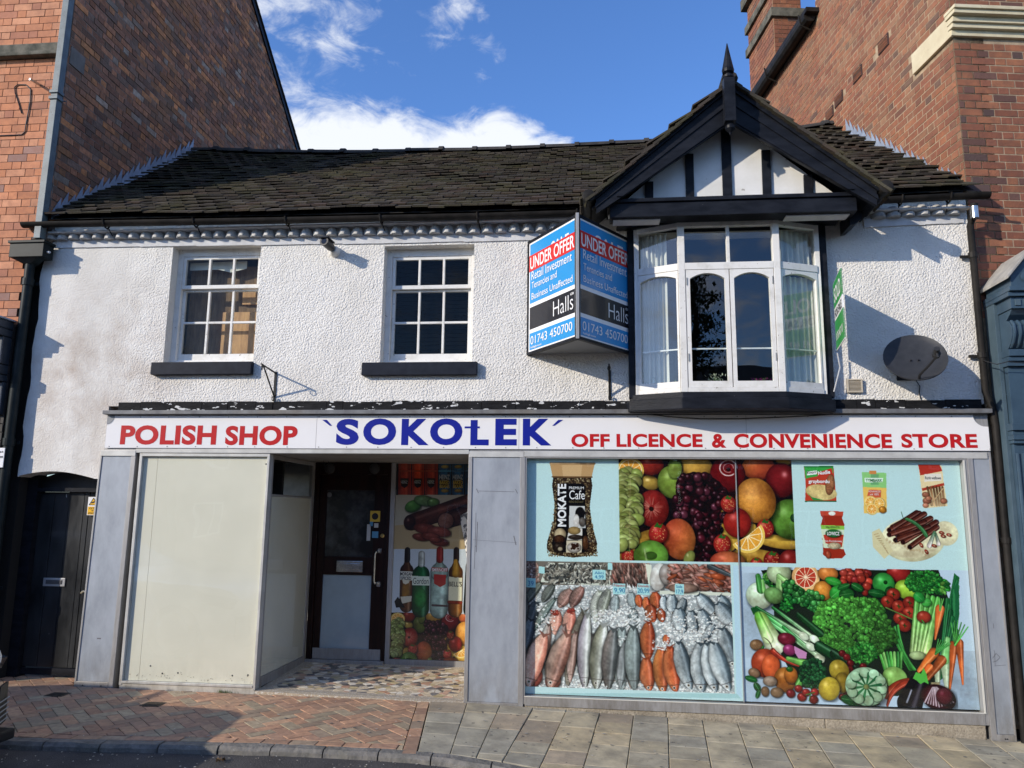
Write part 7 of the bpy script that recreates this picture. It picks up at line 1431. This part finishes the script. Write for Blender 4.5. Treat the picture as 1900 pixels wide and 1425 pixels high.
m_asph = mat('asphalt', (.085, .080, .078), (.05, .048, .047), rough=.85, scale=3, bump=1., bscale=95, bdetail=3, bdist=.012, speck=(.26, .25, .23), speckth=.70, speckscale=95, stain=(.10, .09, .08), stainamt=.5, stainscale=.9)
KH = .055; KWD = .095
def road_z(x, y): return G(x, -2.2)-KH-.006*0
xs = sorted(set([-60, -30, -15, -10]+list(np.linspace(-8, 8, 60))+[12, 20, 40, 60]))
b = MB(); rows = [0, .02, 1, 3, 6, 10]
for x in xs:
    for r in rows: y = kerby(x)-KWD+.02-r; b.v.append((x, y, G(x, kerby(x))-KH))
nr = len(rows)
for i in range(len(xs)-1):
    for j in range(nr-1): b.f.append((i*nr+j, i*nr+j+1, (i+1)*nr+j+1, (i+1)*nr+j))
road = b.build('road', m_asph, kind='structure', fix=False)
strip_mesh([-400, -60, -20, 20, 60, 400], [-400, -60, -11.5, -8], lambda x, y: G(max(-40, min(40, x)), -2.2)-KH-.012-.002*abs(y+8)*.2, 'ground', mat('far_ground', (.09, .085, .08), (.06, .058, .055), rough=.9, scale=.6))
strip_mesh([-400, -60, 60, 400], [6, 60, 400], lambda x, y: -.5, 'ground', MATS['far_ground'])
m_bed = mat('paving_bed', (.05, .042, .034), (.025, .022, .018), rough=.95, scale=30, stain=(.06, .075, .03), stainamt=.4, stainscale=3)
b = MB(); 
for x in xs:
    for t in (0, .5, 1): y = 1.2+(kerby(x)-.01-1.2)*t; y = [1.2, 0., kerby(x)+.0][int(t*2)]; b.v.append((x, y, G(x, min(0, y))-.030))
for i in range(len(xs)-1):
    for j in range(2): b.f.append((i*3+j, i*3+j+1, (i+1)*3+j+1, (i+1)*3+j))
pave = b.build('pavement', m_bed, kind='structure', fix=False)
def flatpieces(name, polys, m, parent, limit=300, seed=1, th_=.05, jz=.0015, tilt=.006, bev=.003):
    r_ = random.Random(seed); info = []
    for pl in polys:
        c = np.mean(pl, 0); P3 = np.array([[p[0], p[1], G(p[0], p[1])] for p in pl]); q = topx(P3); x, y = q[:, 0], q[:, 1]
        a = abs(np.dot(x, np.roll(y, 1))-np.dot(y, np.roll(x, 1)))/2; vis = x.max() > 0 and x.min() < 1900 and y.min() < 1425; info.append((a if vis else 0, pl, c))
    info.sort(key=lambda t: -t[0]); rest = MB()
    for i, (a, pl, c) in enumerate(info):
        B = MB() if (i < limit and a > 0) else rest; dz = r_.uniform(-jz, jz); tx_, ty_ = r_.uniform(-tilt, tilt), r_.uniform(-tilt, tilt); n = len(pl)
        f = lambda p, o: (p[0], p[1], G(p[0], p[1])+dz+(p[0]-c[0])*tx_+(p[1]-c[1])*ty_+o)
        ins = [c+(p-c)*(1-min(.3, 1.6*bev/max(.01, np.linalg.norm(p-c)))) for p in pl]
        B.add([f(p, -th_) for p in pl]+[f(p, -bev) for p in pl]+[f(p, 0) for p in ins], [tuple(range(2*n, 3*n))]+[(k, (k+1) % n, (k+1) % n+n, k+n) for k in range(n)]+[(k+n, (k+1) % n+n, (k+1) % n+2*n, k+2*n) for k in range(n)])
        if B is not rest: B.build(name, m, parent, fix=True)
    if rest.v: rest.build(name, m, parent, kind='stuff')
def clip_poly(pl, halfs):
    pl = [tuple(p) for p in pl]
    for (nx_, ny_, d) in halfs:
        pl = clip(pl, nx_, ny_, d)
        if len(pl) < 3: return None
    A = sum(pl[i][0]*pl[(i+1) % len(pl)][1]-pl[(i+1) % len(pl)][0]*pl[i][1] for i in range(len(pl)))/2
    if abs(A) < .0012: return None
    if A < 0: pl = pl[::-1]
    return np.array(pl)
def line_half(p, q, keep):      # keep side containing point keep
    nx_, ny_ = q[1]-p[1], -(q[0]-p[0]); L = math.hypot(nx_, ny_); nx_ /= L; ny_ /= L; d = nx_*p[0]+ny_*p[1]
    if nx_*keep[0]+ny_*keep[1]-d > 0: nx_, ny_, d = -nx_, -ny_, -d
    return (nx_, ny_, d)
m_pav = mat('block_paving', (.26, .13, .09), (.13, .085, .07), rough=.8, scale=20, vary=[((.49, .285, .175), 6), ((.43, .26, .17), 5), ((.42, .34, .225), 3), ((.55, .345, .21), 3), ((.34, .26, .18), 2)], varyamt=.3, bump=.4, bscale=120, bdist=.003, stain=(.24, .21, .15), stainamt=.4, stainscale=2.2, spec=.15)
pA = atg(774, 1303); pB = atg(748, 1386); wB = .105
inner = np.array([pA[:2], pB[:2]], float); print('boundary', inner)
dB = inner[1]-inner[0]; dB /= np.linalg.norm(dB); nB = np.array([-dB[1], dB[0]]); nB = nB if nB[0] > 0 else -nB
bp0 = inner[0]+nB*0.; keepL = (-4, -.6)
halfB = line_half(bp0, bp0+dB, keepL)
polys = []; Lb, Wb = .205, .1025; gp = .0045; ca_, sa_ = math.cos(math.radians(45)), math.sin(math.radians(45))
off0 = (-3.4, -.7); kc0 = .10
def kerb_halves(x): 
    i = max(0, min(len(kx)-2, int(np.searchsorted(kx, x))-1)); p = (kx[i], ky[i]+.112); q = (kx[i+1], ky[i+1]+.112); return line_half(p, q, (x, 5))
for i in range(-60, 60):
    for j in range(-60, 60):
        s_ = (i-j) % 4
        if s_ == 0: a0, b0, a1, b1 = i, j, i+2, j+1
        elif s_ == 3: a0, b0, a1, b1 = i, j, i+1, j+2
        else: continue
        # herringbone unit: brick covers cells; transform to 45 degrees
        R_c = [(a0*Wb+gp/2, b0*Wb+gp/2), (a1*Wb-gp/2, b0*Wb+gp/2), (a1*Wb-gp/2, b1*Wb-gp/2), (a0*Wb+gp/2, b1*Wb-gp/2)]
        pl = [(off0[0]+x*ca_-y*sa_, off0[1]+x*sa_+y*ca_) for x, y in R_c]; cx, cy = np.mean(pl, 0)
        if not (-8.5 < cx < -1.1 and kerby(cx)-.2 < cy < .4): continue
        halfs = [halfB, kerb_halves(cx), (0, 1, .36 if cx < -4.83 else (-.062 if cx > -4.4 else -.058))]
        q = clip_poly(pl, halfs)
        if q is not None: polys.append(q)
# edging bricks along the kerb and the slab boundary
tot = 0; x = -8.4
while x < bp0[0]+.15:
    x2 = x+.2; y1_, y2_ = kerby(x), kerby(x2); q = clip_poly([(x+.003, y1_+.012), (x2-.003, y2_+.012), (x2-.003, y2_+.106), (x+.003, y1_+.106)], [halfB]); 
    if q is not None: polys.append(q)
    x = x2
L = np.linalg.norm(inner[1]-inner[0])+.12; t = -.02
while t < L:
    a = bp0+dB*(t+.003)+nB*.006; q = [a, a+nB*.098, a+nB*.098+dB*.197, a+dB*.197]; q = clip_poly([tuple(v) for v in q], [(0, 1, -.01)]); 
    if q is not None: polys.append(q)
    t += .2
flatpieces('brick_paver', polys, m_pav, pave, 300, 5)
# stone slabs
m_slab = mat('sandstone_slabs', (.25, .23, .19), (.17, .16, .145), rough=.75, scale=5, vary=[((.52, .445, .295), 5), ((.46, .405, .285), 5), ((.41, .375, .28), 3), ((.54, .44, .27), 3), ((.45, .36, .245), 2)], varyamt=.25, bump=.5, bscale=26, bdist=.006, stain=(.15, .135, .105), stainamt=.65, stainscale=3.4, spec=.12, speck=(.10, .09, .08), speckth=.69, speckscale=18)
polys = []; r_ = random.Random(8); s0 = bp0+nB*.110; base_dir = dB; col_w = .288
ang0 = math.atan2(dB[0], -dB[1])
halfS = line_half(s0, s0+dB, (3, -1))
VPs = None
for k in range(0, 32):
    # columns fan slightly so the joints stay square to the curving kerb
    a = ang0*max(0, 1-k/3.2)+math.radians(-5.0)*min(1, k/3.2); a2 = ang0*max(0, 1-(k+1)/3.2)+math.radians(-5.0)*min(1, (k+1)/3.2)
    if k == 0: p0 = s0.copy(); w0 = col_w*1.18
    w = col_w*(1.15 if k == 0 else 1.); p1 = p0+np.array([w, -.0]); d0 = np.array([math.sin(a), -math.cos(a)]); d1 = np.array([math.sin(a2), -math.cos(a2)])
    t = -.10-r_.uniform(0, .25)
    while t < 4.5:
        ln = r_.choice([.26, .30, .30, .45, .50, .6]); g = .0028
        pl = [tuple(p0+d0*(t+g)+[g, 0]), tuple(p1+d1*(t+g)-[g, 0]), tuple(p1+d1*(t+ln-g)-[g, 0]), tuple(p0+d0*(t+ln-g)+[g, 0])]; cx = (pl[0][0]+pl[2][0])/2; cy = (pl[0][1]+pl[2][1])/2
        yk = kerby(cx); sl = (kerby(cx+.1)-kerby(cx-.1))/.2
        q = clip_poly(pl, [(0, 1, -.055), line_half((cx, yk+.008), (cx+1, yk+sl+.008), (cx, yk+3))]+([halfS] if k == 0 else []))
        if q is not None: polys.append(q)
        t += ln
    p0 = p1
flatpieces('paving_slab', polys, m_slab, pave, 300, 9, jz=.003, tilt=.006, bev=.004)
polys = []
for i in range(14): x = 3.2+i*.5; polys.append(np.array([(x+.004, -.05), (x+.496, -.05), (x+.496, .02), (x+.004, .02)]))
flatpieces('paving_slab', polys, m_slab, pave, 10, 3)
# kerb
m_kerb = mat('granite_kerb', (.22, .205, .18), (.12, .115, .105), rough=.8, scale=14, bump=.8, bscale=30, bdist=.012, speck=(.22, .22, .21), speckth=.66, speckscale=80, stain=(.10, .10, .07), stainamt=.5, stainscale=3)
kb = MB(); kb.box(-8.5, -8.4, kerby(-8.5)-KWD+.02, kerby(-8.5), G(-8.5, -2)-.3, G(-8.5, -2)-.05); kerb = kb.build('kerb', m_kerb, kind='structure')
x = -8.3; r_ = random.Random(3)
while x < 9:
    L = r_.uniform(.34, .44); x2 = x+L; 
    A = np.array([x+.005, kerby(x)]); B = np.array([x2-.005, kerby(x2)]); q = MB(); ws = []
    n = 4; top_ = []; bot = []
    for k in range(n+1):
        p = A+(B-A)*k/n; w = KWD+r_.uniform(-.008, .008); z = G(p[0], p[1]); top_.append([(p[0], p[1]-.0, z+r_.uniform(-.003, .003)), (p[0], p[1]-w+.02, z-.004+r_.uniform(-.004, .003)), (p[0], p[1]-w, z-.028), (p[0], p[1]-w-.012, z-KH-.06), (p[0], p[1], z-KH-.06)])
    for k in range(n+1): q.v += top_[k]
    for k in range(n):
        for j in range(4): q.f.append((k*5+j, k*5+j+1, (k+1)*5+j+1, (k+1)*5+j))
    q.f += [(0, 1, 2, 3, 4), tuple(n*5+j for j in (4, 3, 2, 1, 0))]
    q.build('kerb_stone', m_kerb, kerb); x = x2
# small inspection covers
for (x, y, lab) in ((107, 1289, 'small iron inspection cover in the brick paving near the passage door'), (284, 1307, 'small iron inspection cover in the brick paving in front of the cream board')):
    p = atg(x, y); t = thing('inspection_cover', lab, 'cover', tuple(p), 'inspection covers in the brick paving'); mi = mat('rusty_iron', (.075, .06, .045), (.04, .035, .03), rough=.7, scale=30, metal=.3)
    z = p[2]; w, h = .085, .07; b = MB(); b.box(p[0]-w, p[0]+w, p[1]-h, p[1]+h, z-.03, z+.004); b.build('cover_plate', mi, t, bevel=.002); b = MB()
    for i in range(5): b.box(p[0]-w+.02, p[0]+w-.02, p[1]-h+.018+i*.024, p[1]-h+.028+i*.024, z+.0045, z+.008)
    b.build('cover_rib', mi, t)
# litter of pale petals and scraps
b = MB(); r_ = random.Random(21)
for i in range(420):
    if r_.random() < .45: x = r_.uniform(-4.2, 3.8); y = r_.uniform(kerby(x)+.02, -.08); z = G(x, y)+.006
    else: x = r_.uniform(-4.5, 2.); y = kerby(x)-KWD-abs(r_.gauss(0, .25))-.02; z = G(x, kerby(x))-KH+.006
    a = r_.uniform(0, 3.14); s_ = r_.uniform(.003, .011)*(1.6 if r_.random() < .08 else 1); w = s_*r_.uniform(.4, .9); c, s2 = math.cos(a), math.sin(a)
    b.add([(x+c*s_, y+s2*s_, z), (x-s2*w, y+c*w, z+.003), (x-c*s_, y-s2*s_, z), (x+s2*w, y-c*w, z+.001)], [(0, 1, 2, 3)])
b.build('fallen_petals', mat('petal_litter', (.55, .53, .47), (.35, .3, .22), rough=.8, scale=40), kind='stuff', fix=False)
b = MB(); r_ = random.Random(61)
for i in range(130):
    x = r_.uniform(-4.5, 4.2); y = r_.uniform(kerby(x)+.06, -.1); z = G(x, y)+.0045; rr = r_.uniform(.006, .015); b.add([(x+rr*math.cos(a*.785)*r_.uniform(.8, 1.1), y+rr*math.sin(a*.785)*r_.uniform(.8, 1.1), z) for a in range(8)], [tuple(range(8))])
b.build('gum_spots', mat('old_gum', (.13, .125, .115), (.34, .33, .30), rough=.9, scale=2.5, lo=.45, hi=.55), kind='stuff', fix=False)
# weeds and moss at the foot of the shopfront
b = MB(); r_ = random.Random(22)
for cx, cy in [(-3.35, -.05)]*30+[(-3.3+.02, -.055)]*10+[(x, -.055) for x in np.linspace(-.55, 3.2, 70)]:
    x = cx+r_.gauss(0, .03); z = G(x, cy); h = r_.uniform(.008, .035) if cx < -3 else r_.uniform(.004, .012); a = r_.uniform(0, 6.28); dx, dy = .01*math.cos(a), -.008*abs(math.sin(a)); b.add([(x-.003, cy, z-.004), (x+.003, cy, z-.004), (x+dx, cy+dy, z+h)], [(0, 1, 2)])
b.build('weeds', mat('weed_green', (.07, .12, .03), (.04, .06, .02), rough=.8), kind='stuff', fix=False)
b = MB(); p = atg(410, 1400)
for k in range(7): a = k*.9; b.add([(p[0], p[1], p[2]-KH+.02), (p[0]+.03*math.cos(a), p[1]+.03*math.sin(a), p[2]-KH+.035), (p[0]+.035*math.cos(a+.5), p[1]+.035*math.sin(a+.5), p[2]-KH+.012)], [(0, 1, 2)])
o = b.build('dry_leaf', mat('dead_leaf', (.12, .07, .03), rough=.8), fix=False); tag(o, 'curled brown dead leaf lying in the gutter against the kerb', 'leaf')
# ------------------------------------------------------------------ parked car, its nose just inside the frame at the left
car = thing('parked_car', 'silver and blue parked car, its nose with black grille at the lower left edge', 'car', (-6.2, -2.6, 0))
m_sil = mat('silver_car_paint', (.42, .43, .44), rough=.3, metal=.5, coat=.8); m_cblu = mat('blue_car_panel', (.03, .07, .28), rough=.35, coat=.6); m_blkp = mat('black_car_plastic', (.015, .015, .016), rough=.5); m_tyre = mat('tyre_rubber', (.02, .02, .02), rough=.85); m_cg = mat('car_glass', (.01, .013, .015), rough=.05, coat=1.)
zg = G(-5, -2)-KH; XN = -4.06; yc = -2.60; hwid = .86
secs = [(0.0, .30, .55, .60, .60, .70), (-.06, .20, .72, .74, .74, .80), (-.35, .18, .80, .86, .86, .86), (-1.2, .18, .82, .88, .88, .86), (-1.75, .18, .86, .92, .95, .84), (-2.4, .18, .90, .98, 1.34, .64), (-2.9, .18, .92, 1.0, 1.42, .62), (-3.4, .18, .92, 1.0, 1.40, .62), (-3.8, .19, .90, 1.0, 1.20, .64), (-4.05, .22, .82, .95, .98, .78), (-4.12, .32, .60, .70, .72, .72)]
b = MB(); rg = []
for dx, z0_, z1_, z2_, z3_, wt in secs:
    wb = hwid if -.1 > dx > -4.0 else hwid*.80
    pts = [(-wb*.92, z0_), (-wb, z0_+.12), (-wb, z1_*.8), (-wb*.97, z2_), (-wt, z3_-.03), (-wt*.85, z3_), (wt*.85, z3_), (wt, z3_-.03), (wb*.97, z2_), (wb, z1_*.8), (wb, z0_+.12), (wb*.92, z0_)]
    rg.append([(XN+dx, yc+p[0], zg+p[1]) for p in pts])
for r in rg: b.v += r
for i in range(len(rg)-1):
    for j in range(12): b.f.append((i*12+j, i*12+(j+1) % 12, (i+1)*12+(j+1) % 12, (i+1)*12+j))
b.f += [tuple(range(12)), tuple((len(rg)-1)*12+j for j in range(12))]
body = b.build('body', m_sil, car, smooth=True); sd_ = body.modifiers.new('s', 'SUBSURF'); sd_.levels = 2; sd_.render_levels = 2
for s_ in (-1, 1):
    yy = yc+s_*hwid
    for dx, n in ((-.78, 0), (-3.25, 1)):
        q = MB(); q.tube([(XN+dx, yy-s_*.16, zg+.31), (XN+dx, yy+s_*.02, zg+.31)], .31, 24); w = q.build('wheel', m_tyre, car, smooth=True); q = MB(); q.tube([(XN+dx, yy+s_*.021, zg+.31), (XN+dx, yy+s_*.03, zg+.31)], [.20, .18], 20); q.build('rim', m_chrome, w)
    q = MB(); q.prism([(XN-.10, yy-s_*.02, zg+.66), (XN-.55, yy+s_*.012, zg+.78), (XN-.50, yy+s_*.012, zg+.66), (XN-.14, yy-s_*.02, zg+.58)], (.02, -s_*.22, 0)); q.build('headlight', m_cg, car)
    q = MB(); q.prism([(XN-.95, yy+s_*.004, zg+.40), (XN-3.0, yy+s_*.004, zg+.40), (XN-3.0, yy+s_*.004, zg+.72), (XN-1.1, yy+s_*.004, zg+.72)], (0, s_*.006, 0)); q.build('side_panel', m_cblu, car)
    q = MB(); q.prism([(XN-1.95, yc+s_*.80, zg+.99), (XN-3.7, yc+s_*.80, zg+1.02), (XN-3.35, yc+s_*.66, zg+1.34), (XN-2.5, yc+s_*.66, zg+1.33)], (0, s_*.02, 0)); q.build('side_window', m_cg, car)
q = MB(); q.prism([(XN-1.72, yc-.72, zg+.97), (XN-1.72, yc+.72, zg+.97), (XN-2.42, yc+.6, zg+1.36), (XN-2.42, yc-.6, zg+1.36)], (.02, 0, .02)); q.build('windscreen', m_cg, car)
q = MB(); q.box(XN-.10, XN+.055, yc-.80, yc+.80, zg+.13, zg+.20); q.build('front_lip', m_blkp, car, bevel=.015)
q = MB(); q.box(XN-.05, XN+.022, yc-.55, yc+.55, zg+.24, zg+.52); gr = q.build('grille', m_blkp, car, bevel=.01)
for i in range(6): q = MB(); q.box(XN-.02, XN+.03, yc-.52, yc+.52, zg+.265+i*.04, zg+.275+i*.04); q.build('grille_slat', m_grey, gr)
for s_ in (1,):      # corner vent facing the pavement
    q = MB(); q.prism([(XN+.028, yc+.60, zg+.22), (XN-.05, yc+.80, zg+.24), (XN-.06, yc+.80, zg+.50), (XN+.028, yc+.62, zg+.50)], (.012, .012, 0)); cv = q.build('corner_vent', m_blkp, car)
    for i in range(5): q = MB(); q.tube([(XN+.044, yc+.61, zg+.25+i*.036), (XN-.035, yc+.818, zg+.26+i*.034)], .005, 5); q.build('vent_slat', m_grey, cv)

# ------------------------------------------------------------------ across the street, behind the viewer: seen only in the window reflections
m_hb = mat('far_brick', (.22, .09, .06), (.15, .07, .05), rough=.85, scale=3); m_hr = mat('far_slates', (.05, .05, .055), rough=.8, scale=3); m_hw = mat('far_window', (.02, .025, .03), rough=.05, coat=1.)
for k, (x0, w, h, lab) in enumerate(((-26, 11, 5.2, 'long low brick house across the street, leftmost of the row'), (-14.6, 8, 5.6, 'brick house across the street left of the conifer'), (-6.2, 9, 4.9, 'brick house across the street directly opposite the shop'), (3.4, 10, 5.5, 'brick house across the street right of the conifer'), (14, 12, 5.0, 'long brick house across the street, rightmost of the row'))):
    t = thing('terraced_house', lab, 'house', (x0+w/2, -20, -.3), 'houses across the street'); b = MB(); b.box(x0, x0+w, -24, -19, -.6, h); wl_ = b.build('wall', m_hb, t)
    b = MB(); b.prism([(x0-.1, -24.3, h), (x0-.1, -18.7, h), (x0-.1, -21.5, h+1.5)], (w+.2, 0, 0)); rf = b.build('roof', m_hr, t)
    b = MB(); b.box(x0+w*.7, x0+w*.7+.8, -21.8, -21.1, h+.6, h+2.3); b.build('chimney', m_hb, rf)
    n = int(w/2.4)
    for i in range(n):
        for z in (.7, 3.2):
            xx = x0+.8+i*(w-1.2)/n; b = MB(); b.box(xx, xx+1.0, -19.005, -18.96, z, z+1.25); f_ = b.build('window', m_whiteb, t); b = MB(); b.box(xx+.07, xx+.47, -18.958, -18.95, z+.07, z+1.18); b.box(xx+.53, xx+.93, -18.958, -18.95, z+.07, z+1.18); b.build('pane', m_hw, f_)
def conifer(x, y, H, R, lab, seed, n=5200):
    t = thing('conifer_tree', lab, 'tree', (x, y, -.3), 'trees across the street'); b = MB(); b.tube([(x, y, -.3), (x+.05, y, H*.5), (x, y, H*.97)], [.2, .13, .02], 8); tk = b.build('trunk', mat('bark', (.06, .045, .03), rough=.9), t)
    r_ = random.Random(seed); bl = MB(); lb_ = MB()
    for k in range(46):
        z = .9+(H-1.2)*k/46; a = k*2.4; rr = R*(1-(z/H))**.75*r_.uniform(.6, 1.15)+.15; d = np.array([math.cos(a), math.sin(a), -.12]); lb_.tube([(x, y, z), tuple(np.array([x, y, z])+d*rr)], [.03, .008], 4)
        for i in range(n//46):
            q = r_.random()**.7; c = np.array([x, y, z])+d*rr*q+np.array([r_.gauss(0, .16), r_.gauss(0, .16), r_.gauss(-.05, .13)]); u = np.array([r_.gauss(0, 1) for _ in range(3)]); u /= np.linalg.norm(u); v = np.cross(u, [.3, .1, 1.]); v /= np.linalg.norm(v); s_ = r_.uniform(.04, .09); bl.add([c-u*s_, c+v*s_*.5, c+u*s_, c-v*s_*.5], [(0, 1, 2, 3)])
    lb_.build('branch', MATS['bark'], tk); bl.build('crown', mat('conifer_green', (.03, .055, .022), (.015, .03, .012), rough=.8, scale=3), t, fix=False, kind='stuff')
conifer(2.75, -14.2, 8.6, 2.0, 'slender dark conifer across the street, mirrored in the bay window', 4, 9000)
bpy.context.view_layer.update()
